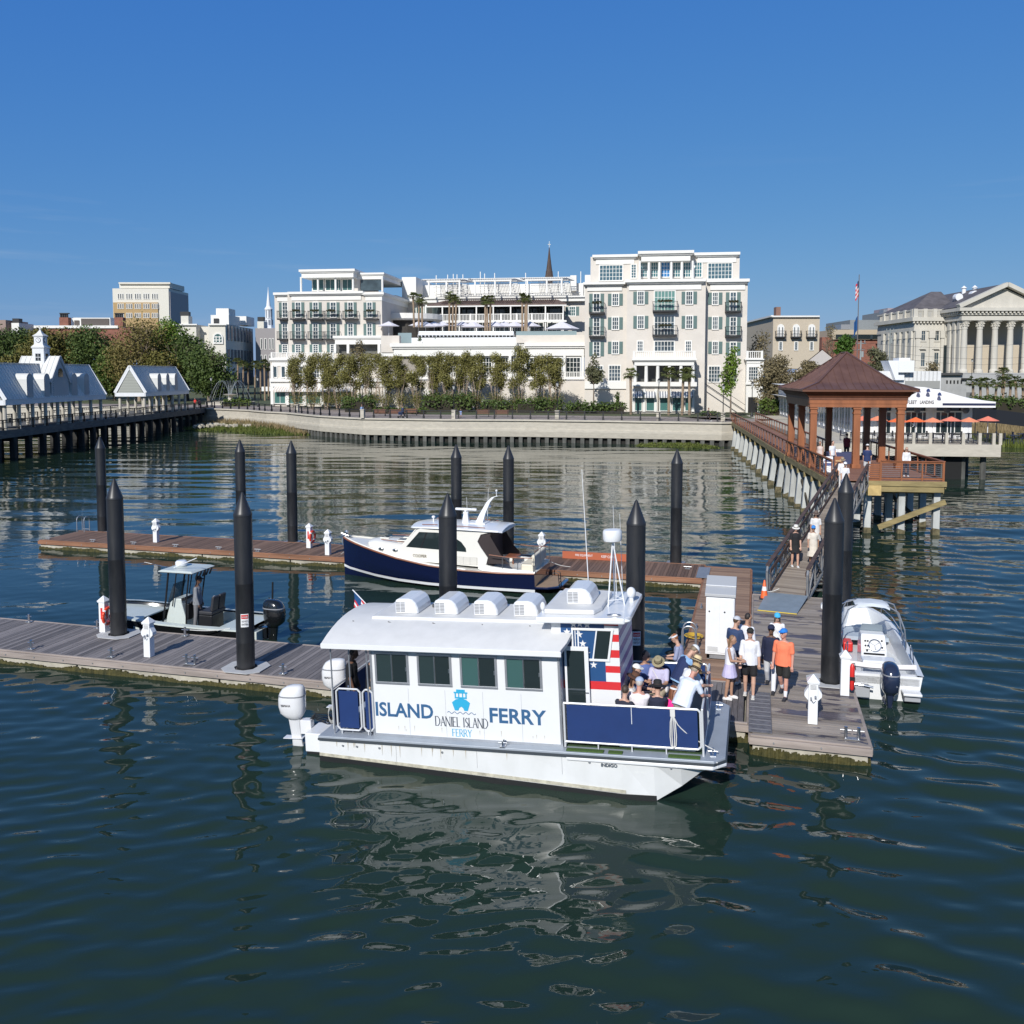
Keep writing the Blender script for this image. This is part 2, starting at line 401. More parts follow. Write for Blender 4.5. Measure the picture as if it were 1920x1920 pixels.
DZ = .45
def dock(name, x0, x1, y0, y1, axis, deck, fender, label, gaps=()):
    t = E(name, (0,0,0), 0, label, 'dock')
    b = MB(); pitch = .1455
    a0, a1 = (x0, x1) if axis == 0 else (y0, y1)
    k = math.ceil(a0/pitch)
    while (k+1)*pitch <= a1 + .01:
        p = k*pitch; jz = random.uniform(-.003,.003)
        if axis == 0: b.b(p+.005, p+pitch-.005, y0+.02, y1-.02, DZ-.05, DZ+jz)
        else: b.b(x0+.02, x1-.02, p+.005, p+pitch-.005, DZ-.05, DZ+jz)
        k += 1
    b.build('deck_boards', deck, t)
    b = MB()
    b.b(x0-.05, x1+.05, y0-.07, y0+.018, DZ-.20, DZ-.035); b.b(x0-.05, x1+.05, y1-.018, y1+.07, DZ-.20, DZ-.035)
    b.b(x0-.07, x0+.018, y0+.02, y1-.02, DZ-.20, DZ-.035); b.b(x1-.018, x1+.07, y0+.02, y1-.02, DZ-.20, DZ-.035)
    b.b(x0-.02, x1+.02, y0-.015, y0+.06, DZ-.033, DZ+.012); b.b(x0-.02, x1+.02, y1-.06, y1+.015, DZ-.033, DZ+.012)
    b.build('edge_timber', fender, t, bevel=.008)
    b = MB(); L = 4.9; n = max(1, round((x1-x0)/L)) if axis == 0 else 1; m = 1 if axis == 0 else max(1, round((y1-y0)/L))
    for i in range(n):
        for j in range(m):
            b.b(x0+(x1-x0)*i/n+.03, x0+(x1-x0)*(i+1)/n-.03, y0+(y1-y0)*j/m+.03+.0, y0+(y1-y0)*(j+1)/m-.03, -.5, DZ-.21)
    b.build('float', float_c, t, bevel=.02)
    # weed along the waterline
    b = MB(); rnd = random.Random(3)
    def strip(ax, a, c0, c1, out):
        x = c0
        while x < c1:
            w = .025+rnd.random()*.05; h = .05+.04*math.sin(x*1.3)+.03*math.sin(x*4.1)+rnd.uniform(-.03,.04); o_ = out*(.012+rnd.random()*.02)
            if ax == 'y': b.c(x, a+o_, .02+h/2-.04, w, .03, .14+h, rnd.random()*.6)
            else: b.c(a+o_, x, .02+h/2-.04, .03, w, .14+h, rnd.random()*.6)
            x += w*.6
    strip('y', y0+.02, x0, x1, -1); strip('x', x0+.02, y0, y1, -1); strip('x', x1-.02, y0, y1, 1)
    o = b.build('weed_fringe', algae, t, norm=False); o['kind'] = 'stuff'
    b = MB()      # bolts in the fender timber
    x = x0+.5
    while x < x1:
        b.t((x, y0-.068, DZ-.115), (x, y0-.088, DZ-.115), .022, n=6); x += 1.05
    if axis == 0 or True: b.build('fender_bolts', galv, t)
    return t
dock('floating_dock', -34, -.06, 21.9, 24.8, 0, grey_pl, timber_g, 'long grey weathered floating dock behind the ferry with green weed along its waterline')
dock('floating_dock', -35.0, -2.02, 37.2, 40.0, 0, brown_pl, timber_b, 'long dark brown floating dock where the navy yacht is moored')
dock('floating_dock', -1.92, -.06, 24.92, 39.7, 1, brown_py, timber_b, 'narrow brown floating walkway carrying the tall white cabinet')
dock('floating_dock', .05, 2.65, 21.2, 35.15, 1, main_pl, timber_g, 'wide pale weathered floating dock with dark wet patches where the group of people stand')
# hinge plate between back dock and walkway, seams
b = MB(); b.b(-2.25,-1.75,37.3,39.4,.468,.476); o = b.build('hinge_plate', galv); tag(o, 'flat grey steel plate joining the brown back dock to the brown walkway', 'plate')
ramp = E('ramp_mat', (0,0,0), 0, 'grey ribbed boarding mat lying on the dock edge beside the ferry bow', 'mat')
b = MB(); b.b(-.02,.52,21.35,24.1,.466,.486); b.build('pad', PM('grey_mat', (.13,.13,.145), .7, var=.3, scale=8, bump=.4), ramp)
b = MB()
for i in range(9): b.b(0,.5,21.5+i*.29,21.53+i*.29,.487,.497)
b.build('rib', PM('grey_mat_rib', (.2,.2,.22), .6), ramp)

# ------------------------------------------------------------------ piles
def pile_mesh():
    b = MB(); r = .255; b.cs = True
    b.lathe([(r,-3.),(r,1.2),(r+.003,1.22),(r+.003,1.25),(r,1.27),(r,2.9),(r+.004,2.92),(r+.004,2.95),(r,2.97),(r,4.86),(r+.006,4.87),(r+.006,4.93),(r-.004,4.95),(.035,5.52),(.004,5.55)], n=32)
    return b
P0 = None
piles = [(-19.79,24.2,'first black piling from the left in the front dock, beside the red-striped post',1),
         (-14.0,22.35,'black piling with a danger sign in the front dock, left of the ferry stern',1),
         (-8.3,23.65,'black scuffed piling standing right behind the ferry roof, in front of the navy yacht cabin',0),
         (-3.01,23.7,'black piling with a danger sign just behind the ferry wheelhouse',1),
         (2.12,25.5,'thick black piling in the pale dock between the standing people and white open boat',1),
         (-33.81,40.35,'leftmost tall black piling behind the brown back dock',0),
         (-25.36,40.35,'black piling behind the brown back dock, seen just above the signed front piling',0),
         (-22.45,40.35,'black piling behind the back dock left of the white post with a red life ring',0),
         (-13.7,40.3,'black piling partly hidden behind the one in front of the yacht cabin',0),
         (-11.12,40.3,'black piling behind the stern deck of the navy yacht',0),
         (-3.32,40.25,'black piling behind the back dock near the brown walkway corner',0),
         (3.0,31.95,'thick black piling outside the pale dock beside the gangway foot, farther of the two',0)]
for i, (x, y, lab, collar) in enumerate(piles):
    if P0 is None:
        P0 = E('mooring_piling'); o = pile_mesh().build('sleeve', blk_pile, P0, auto=30); 
        o.data.polygons.foreach_set('use_smooth', [True]*len(o.data.polygons)); o.data.set_sharp_from_angle(angle=R(30))
        t = P0
    else:
        t = copy_tree(P0)
        for c in list(t.children):
            if c.name.startswith('collar') or c.name.startswith('guide') or c.name.startswith('danger'):
                bpy.data.objects.remove(c)
    t.location = (x, y, 0); tag(t, lab, 'piling', 'black mooring pilings')
    if collar:
        w = .52
        b = MB(); n = 24; zz = .466
        outer = [(.62,-.3),(.62,.3),(.35,.55),(-.35,.55),(-.62,.3),(-.62,-.3),(-.35,-.55),(.35,-.55)]
        inner = [(.34*math.cos(R(-26+45*k)), .34*math.sin(R(-26+45*k))) for k in range(8)]
        ring = [[(p[0],p[1],h) for p in outer] for h in (zz,zz+.02)] + [[(p[0],p[1],h) for p in inner] for h in (zz+.02,zz)]
        b.loft(ring+[ring[0]], cap=False); b.build('collar', PM('grey_collar', (.48,.48,.48), .7, var=.1), t)
        b = MB(); b.lathe([(.342,-.1),(.342,zz+.0),(.30,zz),(.30,-.1)], n=24); b.build('guide', rubber, t)
    elif y > 38:
        b = MB(); b.c(0,-.1,.40,.8,.9,.06); b.build('guide', galv, t)
def danger(t, x, y, z, ang, l2, l3):
    # sheet curved round the piling
    b = MB(); r = .262
    for k in range(8):
        a0 = ang-.42+k*.105; a1 = a0+.105
        b.add([(r*math.sin(a0),-r*math.cos(a0),z-.19),(r*math.sin(a1),-r*math.cos(a1),z-.19),(r*math.sin(a1),-r*math.cos(a1),z+.19),(r*math.sin(a0),-r*math.cos(a0),z+.19)],[(0,1,2,3)])
    s = b.build('danger_sign', PM('sign_white', (.8,.8,.8), .5), t, norm=False)
    b = MB(); r = .265
    for k in range(8):
        a0 = ang-.37+k*.0925; a1 = a0+.0925
        b.add([(r*math.sin(a0),-r*math.cos(a0),z+.05),(r*math.sin(a1),-r*math.cos(a1),z+.05),(r*math.sin(a1),-r*math.cos(a1),z+.165),(r*math.sin(a0),-r*math.cos(a0),z+.165)],[(0,1,2,3)])
    b.build('red_band', red_p, s, norm=False)
    q = lambda body, zz, h, m: text(body, s, m, .275*math.sin(ang), -.275*math.cos(ang), zz, w=.17, h=h, rz=ang, align='CENTER', ext=.001)
    q('DANGER', z+.08, .055, white); q(l2, z-.04, .05, black); q(l3, z-.13, .05, black)
allp = [o for o in S.objects if o.name.startswith('mooring_piling')]
danger(allp[3], 0, 0, 1.86, R(14)+.05, 'PROPELLER', 'KEEP OUT')
danger(allp[1], 0, 0, 1.9, R(30), 'DO NOT', 'ENTER')

# ------------------------------------------------------------------ power pedestals and posts
def pedestal(x, y, label, kind='power', group='white power pedestals on the docks', rz=0):
    t = E('power_pedestal', (x,y,.462), rz, label, 'pedestal', group)
    b = MB(); b.b(-.11,.11,-.11,.11,0,1.0); b.build('post', white, t, bevel=.008)
    b = MB(); b.b(-.135,.135,-.135,.135,1.0,1.04)
    b.loft([[(-.15,-.15,1.04),(.15,-.15,1.04),(.15,.15,1.04),(-.15,.15,1.04)],[(-.01,-.01,1.2),(.01,-.01,1.2),(.01,.01,1.2),(-.01,.01,1.2)]]); b.build('pyramid_cap', white, t)
    if kind == 'power':
        for s in (-1,1):
            b = MB(); b.prism([(s*.113,.58),(s*.2,.68),(s*.2,.76),(s*.113,.9)], -.09,.09); b.build('socket_hood', white, t)
        b = MB(); b.t((-.05,-.12,.66),(-.05,-.18,.62),.02); b.t((.05,-.12,.7),(.05,-.17,.66),.025); b.path([(-.05,-.17,.62),(0,-.19,.57),(.05,-.17,.62)],.008); b.build('outlet', alum, t)
        b = MB()
        for i in range(4): b.b(-.07,.07,-.118,-.112,.86+i*.03,.872+i*.03)
        b.build('vent_slots', PM('slot_grey',(.3,.3,.3),.6), t)
    elif kind == 'ring':
        b = MB(); b.b(-.035,.035,-.118,-.112,.45,.82); b.build('red_stripe', red_p, t)
        b = MB(); b.b(.11,.118,-.035,.035,.45,.82); b.build('red_stripe', red_p, t)
        if kind == 'ring':
            b = MB(); pts = [(.17, .0+.26*math.cos(2*PI*k/20), .55+.26*math.sin(2*PI*k/20)) for k in range(21)]
            b.path(pts, .05, 8); o = b.build('life_ring', PM('ring_red', (.75,.07,.03), .5), t, smooth=True)
            b = MB()
            for k in range(4):
                a = R(45+90*k); p = Vector((.17, .26*math.cos(a), .55+.26*math.sin(a))); d = Vector((0,-math.sin(a),math.cos(a)))*.03
                b.t(p-d, p+d, .054, n=8)
            b.build('white_band', white, o)
    return t
pedestal(-17.35,22.5,'white power pedestal near the middle of the grey front dock')
pedestal(.0+1.47,22.32,'white power pedestal standing on the pale dock among the wet patches, nearest the camera')
pedestal(-28.85,38.2,'white power pedestal toward the left end of the brown back dock')
pedestal(-19.1,37.6,'white power pedestal on the back dock just left of the yacht bow')
pedestal(-9.35,39.6,'white power pedestal partly seen behind the yacht cockpit seat')
pedestal(2.42,31.0,'white power pedestal mostly hidden behind the black piling near the gangway')
pedestal(-20.42,24.3,'white post with red stripe and life ring on the grey front dock','ring', 'red-striped safety posts')
pedestal(-20.75,38.9,'white post with a red stripe and red life ring on the back dock','ring', 'red-striped safety posts')
pedestal(-5.15,39.7,'white life-ring post on the back dock, seen right of the tall signed piling','ring', 'red-striped safety posts')
pedestal(2.40,24.55,'plain white square post with a red extinguisher at the pale dock edge','plain', 'red-striped safety posts')
fx = E('fire_extinguisher', (2.58,24.55,.95), 0, 'long red extinguisher sleeve hanging on the white post by the open boat', 'extinguisher')
b = MB(); b.lathe([(.03,-.35),(.06,-.3),(.065,.25),(.04,.33),(.02,.36)], n=12); b.build('body', red_p, fx, smooth=True)
b = MB(); b.b(-.067,.067,-.067,-.06,-.08,.02); b.path([(0,0,.36),(.05,-.03,.38),(.08,-.04,.2)],.01); b.build('hose', black, fx)

# cleats and bollards
def cleat(x, y, label, kind=0, rz=0, group='mooring cleats along the docks'):
    t = E('mooring_cleat' if kind == 0 else 'mooring_bollard', (x,y,.462), rz, label, 'cleat', group)
    b = MB()
    if kind == 0:
        b.c(0,0,.01,.22,.09,.02); b.t((-.06,0,0),(-.06,0,.09),.018); b.t((.06,0,0),(.06,0,.09),.018)
        b.t((-.17,0,.1),(.17,0,.1),.02,n=8); b.build('horn', galv, t)
    else:
        for s in ((-.14,.14) if kind == 2 else (0,)):
            b.t((s,0,0),(s,0,.28),.04,n=12); b.t((s-.12,0,.2),(s+.12,0,.2),.014)
        b.build('post', steel, t, smooth=True)
        b = MB(); b.c(0,0,.008,.34 if kind == 2 else .2,.16,.016); b.build('base_plate', galv, t)
cleat(-21.3,22.15,'single steel bollard at the left front edge of the grey dock',1,group='steel bollards along the front dock')
cleat(-18.4,22.15,'single steel bollard between the signed piling and the left end, at the front edge',1,group='steel bollards along the front dock')
cleat(-15.72,22.2,'double steel bollard at the front edge right of the white pedestal on the grey dock',2,group='steel bollards along the front dock')
cleat(-12.7,22.15,'single steel bollard nearest the ferry engines on the grey dock',1,group='steel bollards along the front dock')
cleat(-23.7,24.6,'steel bollard farthest left on the back edge of the grey dock',1,group='steel bollards along the front dock')
cleat(-20.95,24.6,'steel bollard just left of the red-striped post on the back edge of the grey dock',1,group='steel bollards along the front dock')
cleat(-17.6,24.6,'steel bollard on the back edge beside the black-hulled fishing boat',1,group='steel bollards along the front dock')
cleat(2.3,21.55,'double steel bollard at the front right corner of the pale dock',2,group='steel bollards along the front dock')
for i, x in enumerate((-34.7,-32.0,-29.6,-27.2,-24.8,-22.7)):
    cleat(x,37.45,['small cleat at the left end of the brown back dock','small cleat second from the left on the back dock edge','small cleat left of the power pedestal on the back dock','small cleat right of the power pedestal on the back dock edge','small cleat on the back dock in front of the tall thin pilings','small cleat on the back dock edge nearest the red life ring'][i])
cleat(-2.7,38.9,'pale cleat at the right end of the back dock near the hinge plate')
cleat(-1.75,32.5,'cleat on the left edge of the brown walkway behind the cabinet', rz=PI/2)
cleat(-1.75,29.8,'cleat on the left edge of the brown walkway beside the ladder', rz=PI/2)
# ladders
def ladder(x, y, rz, label):
    t = E('dock_ladder', (x,y,.46), rz, label, 'ladder', 'swim ladders on the docks')
    for s in (-.23,.23):
        b = MB(); pts = [(s,-.12,-.7),(s,-.12,.62)]+[(s,-.12+.2*(1-math.cos(a)),.62+.2*math.sin(a)) for a in [k*PI/8 for k in range(1,8)]]+[(s,.28,.62),(s,.28,0)]
        b.path(pts,.022,8); b.build('handrail', alum, t, smooth=True)
    b = MB()
    for z in (-.55,-.25,.1): b.t((-.23,-.12,z),(.23,-.12,z),.018)
    b.build('rung', alum, t)
ladder(-34.6,39.9,PI,'aluminium ladder with two arched handrails at the far left end of the back dock')
ladder(-1.9,27.3,-PI/2,'aluminium ladder with arched handrails beside the white cabinet')
# cabinet
t = E('electrical_cabinet', (-1.3,26.6,.462), 0, 'tall white double-door electrical cabinet with a grey sloped top on the brown walkway', 'cabinet')
b = MB(); b.b(0,.82,0,1.05,.16,1.9); b.build('body', white, t, bevel=.01)
b = MB(); b.add([(-.03,-.06,1.9),(.85,-.06,1.9),(.85,1.1,1.9),(-.03,1.1,1.9),(-.03,-.06,1.98),(.85,-.06,1.98),(.85,1.1,2.28),(-.03,1.1,2.28)],[(0,3,2,1),(4,5,6,7),(0,1,5,4),(1,2,6,5),(2,3,7,6),(3,0,4,7)]); b.build('sloped_top', PM('cabinet_grey',(.45,.46,.47),.4), t, bevel=.006)
b = MB(); b.b(-.031,.851,.42,.45,2.115,2.135); b.build('top_seam', white, t)
for s in (0,1):
    b = MB(); b.b(.03+s*.385,.40+s*.385,-.022,-.001,.22,1.84); d = b.build('door', white, t, bevel=.004)
    b = MB(); b.t((.1+s*.44,-.02,1.45),(.1+s*.44,-.035,1.45),.025); b.build('handle', black, d)
b = MB()
for i in range(6): b.b(.06,.36,-.03,-.024,.26+i*.025,.272+i*.025)
b.build('vent_grille', PM('vent_grey',(.45,.45,.45),.5), t)
b = MB(); b.b(.04,.12,.05,1.0,0,.16); b.b(.7,.78,.05,1.0,0,.16); b.b(.04,.78,.05,.12,.02,.14) ; b.build('foot', alum, t)
# traffic cone
t = E('traffic_cone', tuple(Vector((.45,34.45,.462))), 0, 'orange traffic cone with a white collar on the far edge of the pale dock', 'cone')
b = MB(); b.c(0,0,.02,.36,.36,.04); b.build('base', black, t)
b = MB(); b.lathe([(.14,.04),(.03,.7),(.02,.71)], n=16); b.build('cone', PM('cone_orange',(.85,.14,.03),.5), t, smooth=True)
b = MB(); b.lathe([(.0975,.32),(.0725,.47)], n=16); b.build('white_collar', white, t, smooth=True)
# red sign board lying at the rear of back dock
t = E('warning_board', (-6.85,39.75,.46), 0, 'long low orange-red board with white words on the back dock behind the yacht platform', 'board')
b = MB(); b.b(-1.55,1.55,-.03,.03,.0,.33); b.build('board', PM('rust_board',(.42,.11,.05),.7), t)
text('FIRE EQUIPMENT', t, white, -.95,-.035,.12, w=.8, h=.11); text('KEEP CLEAR', t, white, .25,-.035,.12, w=.6, h=.11)
# ------------------------------------------------------------------ outboard motors
def sring(cx, cy, z, a, b, n=16, e=2.6, rz=0):
    pts = []
    for i in range(n):
        t = 2*PI*i/n; c, s = math.cos(t), math.sin(t)
        pts.append((cx + a*math.copysign(abs(c)**(2/e), c), cy + b*math.copysign(abs(s)**(2/e), s), z))
    return pts
def outboard(parent, loc, rz, k, cowl_m, leg_m, lettering=None, stripe=None, name='outboard_motor', hscale=1.):
    """cowl faces -x when rz = 0; the mount side is +x"""
    b = MB()
    rr = [(.30,-.00,.15,.13),(.38,-.03,.24,.18),(.46,-.05,.31,.215),(.62,-.06,.335,.23),(.80,-.055,.335,.23),(.95,-.03,.315,.215),(1.05,.0,.27,.19),(1.11,.04,.2,.14),(1.135,.07,.08,.06)]
    b.loft([sring(cx*k, 0, z*k*hscale, a*k, w*k, 20) for z, cx, a, w in rr])
    c = b.build('outboard_motor' if name is None else name, cowl_m, parent, smooth=True, loc=loc, auto=60); c.rotation_euler = (0,0,rz)
    b = MB(); b.loft([sring(x*k, 0, z*k, a*k, w*k, 12) for z, x, a, w in [(-.75,.10,.05,.01),(-.5,.06,.13,.02),(-.45,.04,.15,.05),(-.2,.02,.13,.05),(.1,.0,.14,.085),(.30,.0,.16,.12)]]); b.c(-.05*k,0,-.17*k,.5*k,.2*k,.015)
    b.t((-.28*k,0,-.44*k),(.12*k,0,-.44*k),.05*k,.06*k,n=10); b.build('midsection', leg_m, c, smooth=True)
    b = MB(); b.c(.3*k,0,.12*k,.28*k,.2*k,.34*k); b.c(.38*k,0,-.05*k,.12*k,.24*k,.3*k); b.build('mount_bracket', leg_m, c, bevel=.01)
    b = MB(); b.loft([sring(cx*k,0,z*k*hscale,a*k,w*k,20) for z,cx,a,w in [(.872,-.045,.334,.232),(.90,-.04,.332,.231)]]); b.build('cowl_seam', PM('seam_grey',(.25,.26,.28),.4), c)
    if lettering:
        text(lettering, c, stripe or black, -.13*k, -.232*k, .66*k*hscale, w=.25*k, h=.055*k, ext=.006, align='CENTER')
        text(lettering, c, stripe or black, -.13*k, .232*k, .66*k*hscale, w=.25*k, h=.055*k, ext=.006, align='CENTER', rz=PI)
    return c

# ------------------------------------------------------------------ the ferry
FX, FY = -9.55, 18.2
SL = .0475
F_ = E('passenger_ferry', (FX,FY,.6), 0, 'white passenger ferry with blue side panels, flag-painted wheelhouse and four roof units, moored in front', 'ferry')
F_.rotation_euler = (0, -math.atan(SL), 0)
def fw(X, Y, Z=0):      # a point on the ferry in the world
    return Vector((FX, FY, .6)) + Euler(F_.rotation_euler).to_matrix() @ Vector((X, Y, Z))
L, BW = 9.1, 3.42
boot = PM('black_bottom_paint', (.012,.013,.014), .5)
# hull
b = MB(); rings = []
sts = [(0,1,-.62,1,-.85,.9),(2,1,-.7,1,-.95,.9),(5,1,-.85,1,-1.1,.9),(7.0,1,-1.0,.985,-1.2,.85),(7.65,1,-.98,.95,-1.05,.8),(8.2,1,-.66,.88,-.72,.72),(8.6,1,-.36,.84,-.40,.7),(8.95,.99,-.16,.9,-.17,.8)]
for X, g, cz, ch, kz, kh in sts:
    h = BW/2; c = BW/2
    rings.append([(X,c-h*g,-.03),(X,c-h*g+.005,-.16),(X,c-h*ch,cz),(X,c-h*kh,kz),(X,c+h*kh,kz),(X,c+h*ch,cz),(X,c+h*g-.005,-.16),(X,c+h*g,-.03)])
b.loft(rings); b.build('hull', PM('hull_white', (.76,.77,.77), .24, col2=(.68,.69,.68), scale=1.6, coat=.4, bump=.12, bscale=2.2, stretch=(1,1,.5)), F_)
b = MB(); b.add([(0,-.012,-.47),(7.0,-.012,-.83),(7.68,.06,-.85),(7.68,.06,-1.2),(7,-.012,-1.2),(0,-.012,-.8)],[(0,1,4,5),(1,2,3,4)]); b.build('boot_stripe', boot, F_, norm=False)
b = MB()
for (x0,x1) in ((0,L),):
    b.prism([(0,-.03),(L-.22,-.03),(L,.22),(L,BW-.22),(L-.22,BW+.03),(0,BW+.03)], -.07, -.0, ax='z')
b.build('side_deck', alum_deck, F_, bevel=.01)
b = MB(); b.b(0,L-.22,-.055,-.031,-.095,-.045); b.prism([(L-.22,-.031),(L-.22,-.055),(L+.03,.2),(L+.0,.22)],-.095,-.045,ax='z'); b.b(L,L+.028,.22,BW-.22,-.095,-.045)
b.build('rub_rail', PM('rubrail_dark',(.05,.06,.07),.5), F_)
b = MB(); b.prism([(5.8,-.035),(L-.25,-.06),(L+.02,.2),(L+.02,BW-.2),(L-.25,BW)], -.18,-.1, ax='z'); b.build('bow_flare', white_gel, F_, bevel=.02)
# cabin
CX0, CX1, CY0, CY1, CT = 1.30, 5.68, .22, 3.2, 2.06
b = MB(); b.b(CX0,CX1,CY0,CY0+.05,0,CT); b.b(CX0,CX1,CY1-.05,CY1,0,CT); b.b(CX0,CX0+.05,CY0+.05,CY1-.05,0,CT); b.b(CX1-.05,CX1,CY0+.05,1.2,0,CT); b.b(CX1-.05,CX1,1.2,CY1-.05,0,CT)
b.build('cabin_wall', white_gel, F_)
b = MB(); b.b(CX0-.02,CX0+.03,CY0-.02,CY0+.03,0,CT); b.b(CX1-.03,CX1+.02,CY0-.02,CY0+.03,0,CT); b.b(CX0,CX1,CY0-.012,CY0,.0,.05); b.build('corner_trim', alum, F_)
for i, (x0, x1) in enumerate(((1.40,2.22),(2.43,3.24),(3.44,4.29),(4.47,5.30))):
    b = MB(); z0, z1, y = 1.21, 1.94, CY0
    for a in ((x0,x1,z0,z0+.05),(x0,x1,z1-.05,z1),(x0,x0+.05,z0+.05,z1-.05),(x1-.05,x1,z0+.05,z1-.05)): b.b(a[0],a[1],y-.03,y-.002,a[2],a[3])
    w = b.build('window', alum, F_, bevel=.004)
    xm = (x0+x1)/2
    b = MB(); b.b(x0+.05,xm,y-.012,y-.003,z0+.05,z1-.05); b.build('pane', glass_green if i > 1 else PM('smoked_glass',(.028,.045,.047),.07), w)
    b = MB(); b.b(xm+.015,x1-.05,y-.009,y-.003,z0+.05,z1-.05); b.build('pane', glass_dark, w)
    b = MB(); b.b(xm-.012,xm+.012,y-.026,y-.003,z0+.05,z1-.05); b.c(x1-.06,y-.032,z0+.36,.025,.02,.09); b.build('mullion', steel, w)
# something seen through the panes: a straw hat and a white cap on the sills
def lp(*a, **k): return text(*a, **k)
bluel = PM('letter_blue', (.035,.115,.24), .5); teal = PM('logo_teal', (.03,.38,.62), .5); darkl = PM('letter_slate',(.05,.07,.10),.5)
lp('ISLAND', F_, bluel, 1.36, CY0-.004, .45, w=1.39, h=.33, bold=.022)
lp('FERRY', F_, bluel, 4.07, CY0-.004, .45, w=1.28, h=.33, bold=.022)
def serif(body, parent, mat, x, y, z, w, h):
    """thin-and-thick roman capitals laid out as strokes"""
    G = {'D':([(0,0,0,1,2),(0,1,.45,1,1),(0,0,.45,0,1),(.45,1,.8,.7,1.5),(.8,.7,.8,.3,2),(.8,.3,.45,0,1.5)],.85),'A':([(0,0,.4,1,1),(.4,1,.8,0,2),(.17,.38,.63,.38,1)],.8),
         'N':([(0,0,0,1,1),(0,1,.8,0,2),(.8,0,.8,1,1)],.85),'I':([(.1,0,.1,1,2)],.2),'E':([(0,0,0,1,2),(0,1,.55,1,1),(0,.5,.45,.5,1),(0,0,.6,0,1)],.6),
         'L':([(0,0,0,1,2),(0,0,.55,0,1)],.55),'S':([(.5,.85,.3,1,1),(.3,1,.08,.85,1.2),(.08,.85,.1,.62,2),(.1,.62,.5,.38,2),(.5,.38,.5,.15,2),(.5,.15,.28,0,1.2),(.28,0,0,.15,1)],.55),
         'F':([(0,0,0,1,2),(0,1,.55,1,1),(0,.5,.45,.5,1)],.55),'R':([(0,0,0,1,2),(0,1,.4,1,1),(.4,1,.55,.75,1.5),(.55,.75,.4,.5,1.5),(.4,.5,0,.5,1),(.3,.5,.7,0,2)],.7),'Y':([(0,1,.35,.5,2),(.7,1,.35,.5,1),(.35,.5,.35,0,2)],.7),' ':([],.3),
         'C':([(.65,.85,.4,1,1),(.4,1,.1,.8,1.5),(.1,.8,.05,.5,2),(.05,.5,.1,.2,2),(.1,.2,.4,0,1.5),(.4,0,.65,.15,1)],.7),'O':([(.4,1,.05,.7,1.5),(.05,.7,.05,.3,2),(.05,.3,.4,0,1.5),(.4,0,.75,.3,1.5),(.75,.3,.75,.7,2),(.75,.7,.4,1,1.5)],.8),
         'U':([(0,1,0,.3,2),(0,.3,.35,0,1.5),(.35,0,.7,.3,1.2),(.7,.3,.7,1,1)],.75),'M':([(0,0,0,1,1),(0,1,.45,.1,2),(.45,.1,.9,1,1),(.9,1,.9,0,2)],.95),'T':([(.35,0,.35,1,2),(0,1,.7,1,1)],.7),'H':([(0,0,0,1,2),(.7,0,.7,1,2),(0,.5,.7,.5,1)],.75),'G':([(.65,.85,.4,1,1),(.4,1,.1,.8,1.5),(.1,.8,.05,.5,2),(.05,.5,.1,.2,2),(.1,.2,.4,0,1.5),(.4,0,.68,.1,1),(.68,.1,.68,.4,2)],.75)}
    tot = sum(G[c][1]+.18 for c in body)-.18; k = w/tot; b = MB(); cx = 0; th = h*.052
    for c in body:
        for x0,y0,x1,y1,t in G[c][0]:
            p = Vector((x+(cx+x0)*k, y, z+y0*h)); q = Vector((x+(cx+x1)*k, y, z+y1*h))
            b.bar(p, q, .004, th*t) if abs(p.x-q.x) > 1e-5 or True else None
        for x0,y0,x1,y1,t in G[c][0]:
            if abs(x0-x1) < .01 and t >= 2 or (c in 'ANYHMI' and t >= 1):
                for (xx,yy) in ((x0,y0),(x1,y1)):
                    if yy in (0,1): b.b(x+(cx+xx)*k-th*1.3, x+(cx+xx)*k+th*1.3, y-.003, y+.003, z+yy*h-th*.4, z+yy*h+th*.4)
        cx += G[c][1]+.18
    return b.build('lettering', mat, parent)
serif('DANIEL ISLAND', F_, darkl, 2.80, CY0-.006, .31, 1.22, .21)
serif('FERRY', F_, teal, 3.19, CY0-.006, .09, .44, .16)
# logo: a small ship head-on above a wavy line
b = MB(); y0, y1 = CY0-.010, CY0-.003; cx = 3.42
b.prism([(cx-.21,.86),(cx-.12,.93),(cx,.955),(cx+.12,.93),(cx+.21,.86),(cx+.15,.68),(cx+.07,.68),(cx+.045,.74),(cx,.77),(cx-.045,.74),(cx-.07,.68),(cx-.15,.68)], y0, y1)
b.b(cx-.14,cx+.14,y0,y1,.95,.985); b.b(cx-.14,cx-.11,y0,y1,.985,1.07); b.b(cx+.11,cx+.14,y0,y1,.985,1.07)
for k in (-.045,.045): b.b(cx+k-.012,cx+k+.012,y0,y1,.985,1.07)
b.b(cx-.16,cx+.16,y0,y1,1.07,1.1); b.b(cx-.10,cx+.10,y0,y1,1.1,1.155); b.build('ship_emblem', teal, F_)
b = MB(); pts = [(cx-.33+.66*k/40, CY0-.006, .625+.022*math.sin(k*PI/40*10)) for k in range(41)]; b.path(pts,.007,5); b.build('wave_line', bluel, F_)
b = MB()
for x in (.6,.95,1.5,3.0,6.3,8.0): b.t((x,-.004,-.2),(x,-.02,-.2),.025)
b.build('drain_fitting', alum, F_)
b = MB()
for k in range(1,6): b.b(CX0+k*.876-.004,CX0+k*.876+.004,CY0-.003,CY0,.06,1.12)
for k in range(1,4): b.b(k*1.9-.003,k*1.9+.003,-.006,0,-.5,-.1)
b.build('panel_joint', PM('joint_grey',(.45,.46,.47),.5), F_)
b = MB(); rnd = random.Random(8)
